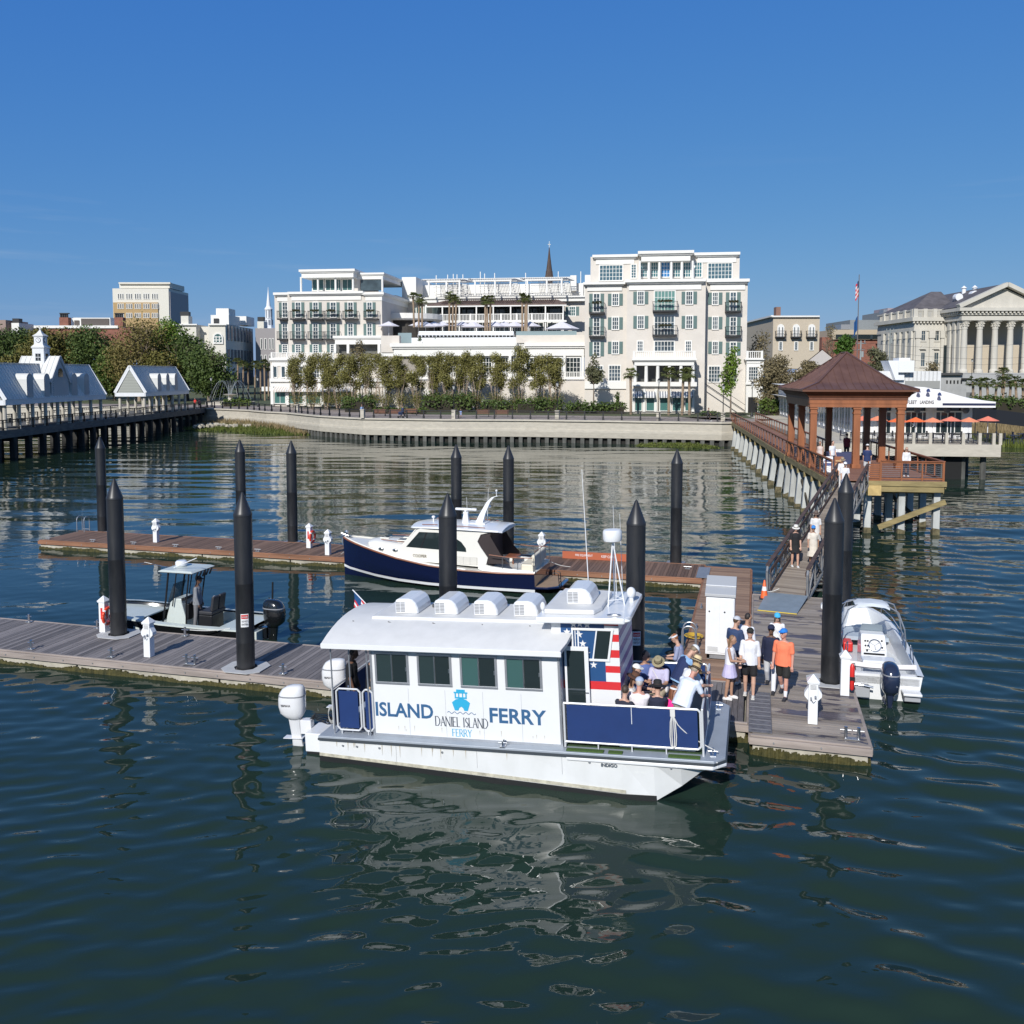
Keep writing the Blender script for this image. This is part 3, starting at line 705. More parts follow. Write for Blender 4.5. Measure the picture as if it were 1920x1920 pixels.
for k in range(16):
    x = rnd.uniform(.3,6.8); h = rnd.uniform(.08,.3); b.add([(x,-.004,-.11),(x+.025,-.004,-.11),(x+.012,-.004,-.11-h)],[(0,1,2)])
for k in range(10):
    x = rnd.uniform(1.5,5.5); h = rnd.uniform(.05,.16); b.add([(x,CY0-.0035,.12+h),(x+.02,CY0-.0035,.12+h),(x+.01,CY0-.0035,.12)],[(0,1,2)])
b.build('stain_streak', PM('stain_tan',(.52,.48,.40),.6), F_, norm=False)
b = MB(); b.add([(0,-.008,-.40),(7.05,-.008,-.75),(7.05,-.008,-.82),(0,-.008,-.475)],[(0,1,2,3)]); b.build('waterline_stain', PM('waterline_tan',(.50,.47,.37),.6,var=.3,scale=6), F_, norm=False)
text('INDIGO', F_, darkl, 6.55, -.02, -.27, w=.34, h=.075, bold=.02)
# roof
b = MB(); rings = []
for X, dy in ((.22,.0),(.30,-.03),(5.75,-.03),(5.92,.10)):
    rg = []
    for k in range(13):
        y = -.06+dy*0+(BW+.12)*k/12; f = (y-BW/2)/(BW/2+.06); rg.append((X - (0 if X < 3 else .16*abs(f)**6), y, 2.16+.36*(1-abs(f)**2.2)))
    rg += [(p[0], p[1], 2.06 if i in (0,12) else 2.10+.3*(1-abs((p[1]-BW/2)/(BW/2+.06))**2.2)) for i, p in reversed(list(enumerate(rg)))]
    rings.append(rg)
b.loft(rings); b.build('roof', off_white, F_, smooth=True, auto=35)
b = MB(); b.b(.22,5.8,-.075,-.055,2.055,2.175); b.b(.205,.225,-.06,BW+.06,2.07,2.15); b.build('roof_edge', white_gel, F_, bevel=.008)
b = MB(); b.b(1.02,5.4,1.02,2.45,2.44,2.53); b.build('roof_platform', white_gel, F_, bevel=.015)
b = MB(); b.b(1.06,5.36,1.06,2.41,2.532,2.536); b.build('platform_panel', off_white, F_)
def ac(X, Y, Z):
    b = MB(); w, d = .31, .46
    prof = [(-.29,0),(-.29,.25),(-.26,.315),(-.19,.345),(.06,.35),(.16,.32),(.24,.24),(.29,.12),(.30,0)]     # profile along X
    rings = []
    for yy, k in ((-d,.90),(-d+.05,1),(d-.05,1),(d,.9)):
        rings.append([(X+p[0]*(k if yy else 1), Y+yy, Z+p[1]*k) for p in prof])
    b.loft(rings); a = b.build('roof_unit', white_gel, F_, bevel=.02)
    b = MB()
    for r_ in range(7):
        for c_ in (0,1):
            b.b(X-.25+c_*.12, X-.145+c_*.12, Y-d-.004, Y-d+.01, Z+.045+r_*.034, Z+.064+r_*.034)
    b.build('grille', PM('grille_grey',(.22,.22,.23),.6), a)
    return a
for X in (1.78,2.77,3.74,4.70): ac(X, 1.75, 2.54)
b = MB(); b.lathe([(.1,0),(.1,.06),(.03,.08)],2.28,2.0,2.54,n=14); b.build('roof_vent', PM('vent_dark',(.1,.1,.1),.4), F_)
b = MB(); rnd = random.Random(5)
for X in (.6,1.5,2.6,3.8,4.9):
    for Y in (.35,.85): b.t((X+rnd.uniform(-.1,.1),Y,2.27+.16*(Y>.5)),(X,Y,2.29+.17*(Y>.5)),.012)
b.build('roof_screws', PM('dark_speck',(.1,.1,.1),.6), F_)
# wheelhouse
WX0, WX1, WY0, WY1, WZ = 5.45, 6.93, .62, 2.75, 2.66
flagb = PM('flag_blue', (.02,.075,.20), .35); flagr = PM('flag_red', (.62,.03,.035), .35); flagw = PM('flag_white', (.74,.74,.74), .35)
b = MB(); b.b(WX0,WX1-.02,WY0+.01,WY1,.0,WZ); b.build('wheelhouse_wall', white_gel, F_)
b = MB(); b.add([(5.66,WY0,.0),(6.66,WY0,0),(6.66,WY0,WZ),(5.66,WY0,WZ)],[(0,1,2,3)]); b.build('blue_field', flagb, F_, norm=False)
fl = b
zs = [0,.18,.62,1.02,1.42,1.62,2.02,2.32,2.56,2.66]
b = MB()
zz = [0,1.16,1.34,1.54,1.69,1.87,2.04,2.22,2.38,2.57,2.66]
for k in range(len(zz)-1):
    b.cm = k % 2 if k < 2 else (0 if k == 2 else k % 2)
    x0 = 5.66 if zz[k+1] < 1.4 else 6.62
    b.add([(x0,WY0-.003,zz[k]),(WX1,WY0-.003,zz[k]),(WX1,WY0-.003,zz[k+1]),(x0,WY0-.003,zz[k+1])],[(0,1,2,3)])
b.build('flag_stripes', [flagw, flagr], F_, norm=False)
b = MB()
for k in range(len(zz)-1):
    b.cm = k % 2
    b.add([(WX1-.018,WY0,zz[k]),(WX1-.018,WY1,zz[k]),(WX1-.018,WY1,zz[k+1]),(WX1-.018,WY0,zz[k+1])],[(0,1,2,3)])
b.build('front_stripes', [flagw, PM('flag_violet',(.20,.12,.34),.4)], F_, norm=False)
b = MB()
def star(X, Z, r, y):
    pts = []
    for k in range(10):
        a = PI/2+k*PI/5; q = r if k % 2 == 0 else r*.4; pts.append((X+q*math.cos(a), Z+q*math.sin(a)))
    b.prism(pts, y-.004, y)
for X, Z in ((5.95,2.58),(6.09,2.595),(6.25,2.58),(5.80,2.41),(6.07,2.36),(6.14,2.16),(6.36,1.70),(5.76,2.05),(6.22,1.95),(5.78,1.72)): star(X, Z, .085, WY0-.004)
b.build('flag_stars', flagw, F_, norm=False)
# slanting wheelhouse window
def para(b, x0, x1, z0, z1, sl, y0, y1):
    b.prism([(x0,z0),(x1,z0),(x1+sl*(z1-z0),z1),(x0+sl*(z1-z0),z1)], y0, y1)
wl = MB(); para(wl,5.9,6.72,1.79,1.84,0,WY0-.04,WY0-.008); para(wl,5.9,6.83,2.46,2.51,0,WY0-.04,WY0-.008); para(wl,5.9,5.94,1.84,2.46,0,WY0-.04,WY0-.008); para(wl,6.67,6.72,1.84,2.46,.16,WY0-.04,WY0-.008)
w = wl.build('wheelhouse_window', white_gel, F_, bevel=.004)
b = MB(); para(b,6.38,6.67,1.84,2.46,.16,WY0-.02,WY0-.009); b.build('pane', glass_dark, w)
b = MB(); b.b(5.97,5.99,WY0-.02,WY0-.009,1.84,2.46); b.b(6.03,6.06,WY0-.03,WY0-.009,1.84,2.46); para(b,6.34,6.37,1.84,2.46,.16,WY0-.03,WY0-.009); b.build('slider_rail', white_gel, w)
b = MB()
for (x0,x1,z0,z1) in ((5.74,6.27,2.03,2.12),(5.74,6.27,0.0,.06),(6.18,6.27,.06,2.03),(5.74,5.79,.06,2.03)): b.b(x0,x1,.50,.545,z0,z1)
d = b.build('open_door', white_gel, F_, bevel=.005)
b = MB(); b.b(5.79,6.18,.515,.53,.06,2.03); b.build('pane', glass_dark, d)
b = MB(); b.b(5.79,6.18,.505,.54,1.16,1.19); b.c(6.22,.49,1.12,.07,.03,.02); b.build('handle', steel, d)
b = MB(); b.prism([(WX0-.28,.35),(WX1+.16,.38),(WX1+.27,.6),(WX1+.27,WY1-.1),(WX1+.16,WY1+.1),(WX0-.28,WY1+.1)], WZ, WZ+.13, ax='z'); b.build('wheelhouse_roof', white_gel, F_, bevel=.03)
b = MB(); b.prism([(WX0-.15,.62),(WX1-.52,.62),(WX1-.4,1.0),(WX1-.4,WY1-.3),(WX0-.1,WY1-.1)], WZ+.13, WZ+.24, ax='z'); b.build('roof_hatch', off_white, F_, bevel=.03)
ac(6.0,1.55,WZ+.24)
b = MB(); zt = WZ+.13; ax_, ay_ = 6.72, 1.6
for dx, dy in ((-.12,-.25),(.22,-.05),(-.05,.3)): b.t((ax_+dx,ay_+dy,zt),(ax_+.0,ay_,zt+1.45),.016)
b.path([(ax_-.12,ay_-.25,zt+.14),(ax_+.19,ay_-.05,zt+.14),(ax_-.05,ay_+.27,zt+.14),(ax_-.12,ay_-.25,zt+.14)],.01); b.build('radar_mast', white, F_)
b = MB(); b.lathe([(.12,1.42),(.20,1.45),(.215,1.5),(.215,1.66),(.19,1.70),(.1,1.715),(.02,1.72)],ax_,ay_,zt,n=24); b.build('radar_dome', white_gel, F_, smooth=True)
text('FERRY', F_, PM('grey_letters',(.45,.45,.5),.5), ax_, ay_-.22, zt+1.53, w=.14, h=.06, align='CENTER') if False else None
b = MB(); b.t((6.0,2.3,zt),(5.95,2.3,zt+3.0),.013,.006); b.t((6.6,2.6,zt),(6.6,2.6,zt+2.1),.008,.004); b.t((6.75,2.6,zt),(6.75,2.6,zt+1.9),.008,.004); b.build('whip_antenna', white, F_)
b = MB(); b.ell((7.05,1.9,zt+.2),(.11,.11,.13),12,8); b.t((7.05,1.9,zt),(7.05,1.9,zt+.1),.05); b.ell((7.12,.45,zt-.06),(.1,.05,.04),10,6); b.ell((5.25,.75,zt+.14),(.06,.06,.1),10,6); b.t((5.25,.75,zt),(5.25,.75,zt+.1),.02); b.build('searchlight', white_gel, F_, smooth=True)
b = MB(); b.ell((6.85,.6,zt+.02),(.16,.04,.03),10,6); b.build('horn', steel, F_, smooth=True)
# bow enclosure
rail = PM('white_rail', (.70,.71,.72), .3, .2)
def side(y, x0, x1, name='side_panel', nrm=-1):
    b = MB(); b.b(x0+.06,x1-.06,y-.006,y+.006,.16,.95); p = b.build(name, navy_panel, F_)
    b = MB(); b.path([(x0,y,.02),(x0,y,.98),(x1-.05,y,.98),(x1,y,.92),(x1,y,.2),(x1-.06,y,.14),(x0,y,.14)],.024,8)
    for k in range(1,4): b.t((x0+(x1-x0)*k/4,y,0),(x0+(x1-x0)*k/4,y,.14),.016)
    for k in range(int((x1-x0)/.09)):
        b.t((x0+.06+k*.09,y-.008,.15),(x0+.06+k*.09,y-.008,.165),.006,n=4)
    b.build('rail', rail, p, smooth=True)
    return p
side(.2,5.75,8.62); 
p = side(3.2,5.75,8.62)
b = MB(); b.t((7.2,.193,.6),(7.2,.193,1.0),.008); b.build('loose_cord', white, F_)
b = MB(); b.b(8.66,8.672,.26,1.45,.16,.95); b.b(8.66,8.672,2.1,3.15,.16,.95); p = b.build('front_panel', navy_panel, F_)
b = MB(); b.path([(8.66,.2,.0),(8.66,.2,.98),(8.66,1.5,.98),(8.66,1.5,.14),(8.66,.2,.14)],.024,8); b.path([(8.66,2.05,.14),(8.66,2.05,.98),(8.66,3.2,.98),(8.66,3.2,.14),(8.66,2.05,.14)],.024,8); b.t((8.66,.85,0),(8.66,.85,.98),.014); b.build('rail', rail, p, smooth=True)
# high port rail with mid rail (far side), bench, turf strips, cleats, rope
for y0_, y1_, h_ in ((2.72,3.12,.45),(.28,.68,.42)):
    b = MB(); b.b(6.9,8.5,y0_,y1_,.05,h_); b.build('bench', white_gel, F_, bevel=.02)
b = MB(); b.b(5.85,8.4,2.70,3.14,.45,.50); b.build('bench_cushion', PM('cushion_grey',(.5,.49,.46),.7), F_, bevel=.015)
for x0_, x1_ in ((5.8,6.6),(6.7,7.0),(7.95,8.6)):
    b = MB(); b.b(x0_,x1_,.02,.14,.002,.03); b.build('turf_strip', PM('turf_green',(.055,.105,.02),.9,var=.3,scale=40), F_)
b = MB(); b.b(5.75,8.62,.28,3.1,.002,.02); b.build('cockpit_sole', PM('sole_green',(.04,.075,.03),.9,var=.2,scale=20), F_)
for X, Y in ((8.85,.3),(8.85,3.0),(4.4,.06)):
    b = MB(); b.t((X,Y-.05,0),(X,Y-.05,.13),.02); b.t((X,Y+.05,0),(X,Y+.05,.13),.02); b.t((X-.1,Y-.05,.1),(X+.1,Y-.05,.1),.012); b.c(X,Y,.01,.12,.2,.02); b.build('deck_cleat', steel, F_)
b = MB(); X = 8.06
for k, dx in enumerate((-.05,-.02,.02,.05)):
    b.path([(X+dx*.3,.165,.86),(X+dx,.16,.7),(X+dx*1.3,.155,.4),(X+dx,.16,.2),(X,.16,.15)],.012,6)
pts = []
for k in range(13):
    t = k/12; pts.append((X+.03+.8*t, .16+.14*t, .80-.70*t**.62+.0))
b.path(pts,.011,6); b.b(X-.05,X+.05,.15,.17,.82,.97); b.build('mooring_rope', PM('rope_white',(.66,.65,.62),.8), F_)
# stern enclosure
for x0, x1 in ((.40,1.0),(1.06,1.30)):
    b = MB(); b.b(x0+.06,x1-(.06 if x1 < 1.2 else 0),.194,.206,.14,1.0); p = b.build('stern_panel', navy_panel, F_)
    b = MB(); b.path([(x0,.2,.17),(x0,.2,.98),(x0+.07,.2,1.05),(x1-.07,.2,1.05),(x1,.2,.98),(x1,.2,.17),(x1-.07,.2,.09),(x0+.07,.2,.09),(x0,.2,.17)],.022,8); b.t((x0+.1,.2,0),(x0+.1,.2,.1),.015); b.build('rail', rail, p, smooth=True)
b = MB(); b.b(.30,.312,.26,3.15,.14,.98); p = b.build('stern_panel', navy_panel, F_)
b = MB(); b.path([(.3,.2,.1),(.3,.2,1.03),(.3,3.2,1.03),(.3,3.2,.1)],.022,8); b.build('rail', rail, p, smooth=True)
b = MB()
for x, y in ((.33,.17),(.72,.30),(1.05,1.0),(1.22,.17),(.33,3.2)): b.t((x,y,0),(x,y,2.08),.018)
b.build('roof_post', alum, F_)
b = MB(); b.path([(1.0,.85,.1),(1.0,.85,1.1),(1.05,1.1,1.25),(1.1,1.35,1.1),(1.1,1.35,.1)],.025,8); b.build('boarding_ladder', steel, F_)
for y0_ in (.25,2.45):
    b = MB(); b.b(-.5,0,y0_,y0_+.7,-.52,-.08); e_ = b.build('engine_platform', white_gel, F_, bevel=.02)
    b = MB(); b.b(-.48,0,y0_+.02,y0_+.68,-.75,-.53); b.build('platform_bottom', boot, e_)
whe = PM('engine_white', (.74,.74,.75), .2, coat=.5)
outboard(F_, (-.93,.62,-.18), R(4), .98, whe, whe, 'YAMAHA', PM('engine_letter',(.12,.12,.13),.4))
outboard(F_, (-.9,2.78,-.22), R(4), .98, whe, whe, 'YAMAHA', PM('engine_letter',(.12,.12,.13),.4))
b = MB()
for k in range(5): b.path([(.05,.75+k*.03,.0),(-.2,.8,-.05+.06*k),(-.45,.7,.1+.03*k),(-.6,.62,.05)],.012,5)
b.build('engine_cable', black, F_, norm=False)
for k in range(1):
    b = MB(); pts = [(.2+.07*math.cos(a/2),.28,.35+.18*math.sin(a/2)+.01*a*.2) for a in range(40)]; b.path(pts,.008,4); b.build('coiled_line', PM('line_grey',(.4,.4,.38),.8), F_, norm=False)
# stern flag
b = MB(); b.t((.28,3.1,1.9),(-.55,3.3,2.6),.014); st = b.build('flag_staff', white, F_)
b = MB(); nx = 12
o = Vector((-.52,3.29,2.57)); ux = Vector((.62,-.15,-.50)).normalized(); dn = Vector((-.05,.02,-1))
for i in range(nx):
    for j in range(7):
        def P(a, c): 
            q = o + ux*(a*.75) + dn*(c*.42) + Vector((0,.05*math.sin(a*7+c*3),0)); return q
        b.cm = 2 if (i < 5 and j < 4) else (1 if j % 2 == 0 else 0)
        a0, a1, c0, c1 = i/nx, (i+1)/nx, j/7, (j+1)/7
        b.add([P(a0,c0),P(a1,c0),P(a1,c1),P(a0,c1)],[(0,1,2,3)])
b.build('flag_cloth', [flagw, flagr, flagb], st, norm=False)
# ------------------------------------------------------------------ hull helper for small craft
def boat_hull(name, parent, st, mat, closed=False, smooth=True, n_in=None):
    """st: list of (x, half beam at sheer, sheer z, half beam at chine, chine z, keel z); y = 0 is the centreline"""
    b = MB(); rings = []
    for x, hb, sz, hc, cz, kz in st:
        m = (hb+hc)/2 + (hb-hc)*-.06
        r = [(x,-hb,sz),(x,-m-(hb-hc)*.02,(sz+cz)/2),(x,-hc,cz),(x,-hc*.5,(cz+kz)/2-.02),(x,0,kz),(x,hc*.5,(cz+kz)/2-.02),(x,hc,cz),(x,m+(hb-hc)*.02,(sz+cz)/2),(x,hb,sz)]
        rings.append(r)
    b.loft(rings, cap=False, close=False)
    r = rings[0]; n = len(b.v); b.add(r, [tuple(range(len(r)))])
    return b.build(name, mat, parent, smooth=smooth, auto=50)

# ------------------------------------------------------------------ the navy yacht (bow to the left); local x runs from stern (0) to bow
Yt = E('motor_yacht', (-8.4,35.75,0), PI - R(1.2), 'navy-hulled cabin yacht with a white deckhouse and teak trim moored at the brown back dock', 'yacht')
navy_hull = PM('navy_gloss', (.006,.010,.045), .08, coat=1)
teak = PM('teak_trim', (.25,.09,.045), .4, var=.2, scale=5, stretch=(.3,1,1)); teak_deck = PM('teak_deck',(.33,.23,.15),.7,var=.15,scale=8,stretch=(.2,4,1))
gel = PM('cream_gelcoat',(.78,.76,.70),.3,coat=.3)
S_ = [(0,1.34,.88,1.20,.12,-.3),(1.5,1.42,.84,1.28,.12,-.35),(3.0,1.46,.86,1.30,.12,-.4),(4.6,1.46,.98,1.25,.14,-.45),(6.0,1.36,1.18,1.05,.17,-.45),(7.2,1.10,1.40,.72,.22,-.42),(8.1,.76,1.55,.38,.28,-.38),(8.7,.42,1.65,.16,.33,-.3),(9.05,.12,1.70,.03,.4,-.1)]
boat_hull('hull', Yt, S_, navy_hull)
b = MB()       # white boot stripe and dark bottom
for sgn in (-1,1):
    vs = []; 
    for x,hb,sz,hc,cz,kz in S_: vs += [(x,sgn*(hc+.018+(hb-hc)*.16),cz+.09+.0*x),(x,sgn*(hc+.012),cz-.03)]
    b.add(vs, [(2*i,2*i+2,2*i+3,2*i+1) for i in range(len(S_)-1)])
b.build('boot_stripe', white, Yt, norm=False)
def outl(z_off, shrink, x0=0, x1=9.0, n=24):
    xs = [x0+(x1-x0)*k/n for k in range(n+1)]
    def it(x, j):
        for a, c in zip(S_, S_[1:]):
            if a[0] <= x <= c[0]: t = (x-a[0])/(c[0]-a[0]); return a[j]+(c[j]-a[j])*t
        return S_[-1][j]
    return [(x, max(.02,it(x,1)-shrink), it(x,2)+z_off) for x in xs]
O = outl(.0,.03)
b = MB(); vs = []
for x,h,z in O: vs += [(x,-h,z),(x,h,z)]
b.add(vs, [(2*i,2*i+1,2*i+3,2*i+2) for i in range(len(O)-1)]); b.build('deck', gel, Yt)
b = MB()
for sgn in (-1,1): b.path([(x,sgn*(h+.045),z+.0) for x,h,z in O], .035, 8)
b.build('teak_rub_rail', teak, Yt, smooth=True)
b = MB()
for sgn in (-1,1):
    vs = []
    pts = outl(0,.05,2.9,9.0)
    for x,h,z in pts: vs += [(x,sgn*h,z),(x,sgn*(h-.02),z+.06),(x,sgn*(h-.05),z+.06)]
    b.add(vs,[(3*i+k,3*i+3+k,3*i+4+k,3*i+1+k) for i in range(len(pts)-1) for k in (0,1)])
b.build('toe_rail', gel, Yt, norm=False)
# coaming side at cockpit, aft
b = MB()
for sgn in (-1,1):
    pts = [(0,1.30,.88,.95),(1.0,1.34,.86,1.0),(1.8,1.36,.86,1.06),(2.2,1.28,.86,1.12),(2.45,1.1,.88,1.2)]
    vs = []
    for x,h,z,zt in pts: vs += [(x,sgn*h,z),(x,sgn*(h-.05),zt),(x,sgn*(h-.16),zt),(x,sgn*(h-.2),z-.3)]
    b.add(vs,[(4*i+k,4*i+4+k,4*i+5+k,4*i+1+k) for i in range(4) for k in (0,1,2)])
b.build('cockpit_coaming', gel, Yt, smooth=True, norm=False)
# trunk cabin
b = MB(); rings = []
for x, h, z0, z1 in ((5.2,1.0,1.0,1.62),(6.0,.98,1.1,1.66),(6.8,.84,1.25,1.70),(7.4,.62,1.4,1.70),(7.7,.40,1.5,1.64),(7.8,.3,1.55,1.58)):
    rings.append([(x,-h,z0),(x,-h+.04,z1-.08),(x,-h+.16,z1),(x,0,z1+.05),(x,h-.16,z1),(x,h-.04,z1-.08),(x,h,z0)])
b.loft(rings); b.build('trunk_cabin', gel, Yt, smooth=True)
b = MB()
for sgn in (-1,1):
    b.path([(5.4,sgn*.80,1.73),(6.2,sgn*.76,1.77),(7.0,sgn*.58,1.78)],.018,6)
b.build('teak_grab_rail', teak, Yt)
for x, y in ((7.05,0),(6.1,-.35),(6.1,.35)):
    b = MB(); b.c(x,y,1.765,.42,.36,.05); h = b.build('deck_hatch', gel, Yt, bevel=.015)
    b = MB(); b.c(x,y,1.794,.33,.27,.012); b.build('hatch_glass', glass_dark, h)
for x in (6.9,6.2):
    for sgn in (-1,1):
        b = MB(); yb = sgn*(.86 if x > 6.5 else .965); b.ell((x,yb,1.42),(.13,.03,.07),14,8); p = b.build('porthole', steel, Yt, smooth=True)
        b = MB(); b.ell((x,yb+sgn*.012,1.42),(.10,.025,.05),14,8); b.build('porthole_glass', glass_dark, p, smooth=True)
# deckhouse
b = MB()
H0 = [(1.9,1.02,1.2),(1.75,.98,2.35)]
side_pts = [(2.15,.95),(2.05,1.35),(2.35,1.75),(2.5,2.0),(2.35,2.3),(1.9,2.42),(5.0,2.42),(5.2,2.36),(5.98,1.5),(5.98,1.05)]
for sgn in (-1,1):
    b.prism(side_pts, sgn*1.04, sgn*.98)
b.add([(5.96,-1.0,1.05),(5.96,1.0,1.05),(5.96,1.0,1.52),(5.96,-1.0,1.52)],[(0,1,2,3)])
b.build('deckhouse', gel, Yt, bevel=.01)
for sgn in (-1,1):
    y = sgn*1.048
    b = MB(); arc = [(5.66,1.62),(5.06,2.28),(4.3,2.29),(4.0,2.27),(3.55,2.15),(3.2,1.95),(3.0,1.7),(2.98,1.55)]
    b.prism(arc, y-.006, y+.006); w = b.build('side_window', glass_dark, Yt)
    b = MB(); b.bar((5.0,y+sgn*.008,1.6),(4.72,y+sgn*.008,2.28),.01,.05); b.bar((4.15,y+sgn*.008,1.57),(4.15,y+sgn*.008,2.28),.01,.035); b.build('mullion', black, w)
    b = MB(); b.b(2.5,3.7,y-.004,y+.004,1.02,1.34); l = b.build('louvre_panel', PM('louvre_base',(.5,.48,.44),.5), Yt)
    b = MB()
    for k in range(4):
        for j in range(9): b.b(2.53+k*.295,2.80+k*.295,y-.012,y+.012,1.04+j*.033,1.058+j*.033)
    b.build('slats', gel, l)
b = MB()
for k in range(3):
    y0 = -.95+k*.64; b.add([(5.97,y0,1.56),(5.97,y0+.6,1.56),(5.24,y0*.93+.555,2.36),(5.24,y0*.93+.0,2.36)],[(0,1,2,3)])
b.build('windscreen', PM('screen_glass',(.10,.17,.20),.06), Yt, norm=False)
b = MB()
for y in (-1.0,-.33,.31,.97): b.bar((5.99,y,1.52),(5.22,y*.93,2.42),.05,.04)
b.build('windscreen_frame', gel, Yt)
b = MB(); rings = []
for x, h, z in ((1.45,.98,2.40),(1.6,1.12,2.44),(3,1.17,2.47),(4.6,1.14,2.46),(5.3,1.02,2.42),(5.55,.75,2.38)):
    rings.append([(x,-h,z),(x,-h+.03,z+.06),(x,-h*.55,z+.13),(x,0,z+.16),(x,h*.55,z+.13),(x,h-.03,z+.06),(x,h,z),(x,0,z-.02)])
b.loft(rings); b.build('hardtop', white_gel, Yt, smooth=True)
b = MB()
for sgn in (-1,1): b.path([(2.2,sgn*.95,2.57),(3.0,sgn*.99,2.6),(3.6,sgn*.99,2.6)],.015); b.path([(4.3,sgn*.9,2.6),(5.0,sgn*.86,2.57)],.015)
b.build('teak_roof_rail', teak, Yt)
b = MB(); b.c(4.3,-.1,2.63,.5,.42,.04); h = b.build('roof_hatch', white_gel, Yt, bevel=.01)
b = MB(); b.c(4.3,-.1,2.655,.4,.34,.012); b.build('hatch_glass', PM('blue_glass',(.05,.12,.22),.08), h)
b = MB(); b.loft([[(x+dx,y,z) for dx,y in ((-w,-t),(w,-t),(w,t),(-w,t))] for x,z,w,t in ((2.75,2.6,.16,.12),(2.6,3.0,.12,.08),(2.35,3.5,.08,.06),(2.15,3.72,.05,.04),(1.95,3.78,.04,.03),(1.8,3.79,.03,.03))]); b.build('arch_mast', white_gel, Yt, bevel=.01)
b = MB(); b.c(2.9,0,2.62,1.0,.7,.06); b.t((2.0,0,3.78),(2.0,0,3.98),.015); b.ell((2.0,0,4.0),(.05,.05,.05),8,6); b.ell((2.35,-.15,3.3),(.07,.06,.06),8,6); b.build('mast_light', white_gel, Yt)
b = MB(); b.loft([[(3.35+dx*k,dy*k,z) for dx,dy in ((-.14,-.1),(.14,-.1),(.14,.1),(-.14,.1))] for z,k in ((2.6,1),(2.95,.7),(3.05,.8))]); b.t((3.35,-.1,3.1),(3.35,.1,3.1),.05); b.build('radar_pedestal', white_gel, Yt, bevel=.01)
b = MB(); b.c(3.35,0,3.16,.95,.1,.1,R(0)); b.build('radar_bar', white_gel, Yt, bevel=.03)
b = MB(); b.t((3.1,.5,2.6),(3.15,.5,3.75),.012,.005); b.t((2.6,-.6,2.6),(2.55,-.6,4.0),.012,.005); b.t((4.75,.2,2.55),(4.75,.2,2.75),.03); b.ell((4.75,.2,2.8),(.08,.08,.06),10,6); b.build('antenna', white, Yt)
b = MB()
for sgn in (-1,1):
    b.add([(2.05,sgn*1.0,1.2),(1.95,sgn*.98,2.38),(2.3,sgn*.98,2.38),(2.55,sgn*1.0,1.9),(2.1,sgn*1.01,1.35)],[(0,1,2,3,4)])
    b.add([(2.1,sgn*1.0,1.1),(2.0,sgn*.99,2.3),(1.5,sgn*1.0,1.5),(1.15,sgn*1.02,1.15)],[(0,1,2,3)])
b.add([(2.0,-.95,.9),(2.0,.95,.9),(2.0,.9,2.35),(2.0,-.9,2.35)],[(0,1,2,3)]); b.build('cockpit_curtain', PM('dark_canvas',(.03,.02,.02),.6), Yt, norm=False)
b = MB(); b.b(.15,.7,-.9,.9,.85,1.15); b.b(.08,.22,-.95,.95,1.1,1.55); b.build('stern_seat', PM('seat_cream',(.72,.66,.53),.7), Yt, bevel=.05)
b = MB(); b.b(1.15,1.65,-.75,-.1,1.18,1.22); b.t((1.4,-.42,.8),(1.4,-.42,1.18),.03); b.build('cockpit_table', teak, Yt)
b = MB()
for sgn in (-1,1):
    b.path([(.1,sgn*1.28,1.5),(1.0,sgn*1.32,1.48),(1.9,sgn*1.34,1.55)],.018,6)
b.path([(.0,-1.25,1.75),(.0,1.25,1.75)],.018,6); b.build('teak_cockpit_rail', teak, Yt)
b = MB()
for sgn in (-1,1):
    for x in (.05,.7,1.35): b.t((x,sgn*1.30,.95),(x,sgn*1.30,1.5),.012)
for y in (-1.25,-.4,.4,1.25): b.t((.0,y,.9),(.0,y,1.75),.012)
b.t((8.75,0,1.7),(9.2,0,1.85),.03); b.c(8.95,0,1.72,.5,.12,.05); b.t((9.2,-.05,1.85),(9.12,0,1.3),.03); b.ell((8.95,.0,1.9),(.09,.07,.1),8,6); b.build('rail_stanchion', steel, Yt)
b = MB(); b.loft([[(x,-h,.22),(x,h,.22),(x,h,.30),(x,-h,.30)] for x,h in ((.05,1.2),(-.5,1.12),(-.9,.8),(-1.0,.5))]); b.build('swim_platform', navy_hull, Yt, bevel=.02)
b = MB(); b.loft([[(x,-h,.302),(x,h,.302),(x,h,.312),(x,-h,.312)] for x,h in ((.0,1.1),(-.48,1.02),(-.82,.7))]); b.build('teak_platform', teak_deck, Yt)
b = MB()
for s in (-.17,.17): b.path([(-1.0,1.0+s,.32),(-.95,1.0+s,.9),(-.8,1.0+s,.95)],.018); 
for z in (.4,.55,.7): b.t((-.98,.83,z),(-.98,1.17,z),.015)
b.build('stern_ladder', black, Yt)
text('COOPER', Yt, PM('bronze_letters',(.25,.2,.13),.4,.5), 5.35, 1.06, 1.2, w=.62, h=.13, rz=PI)
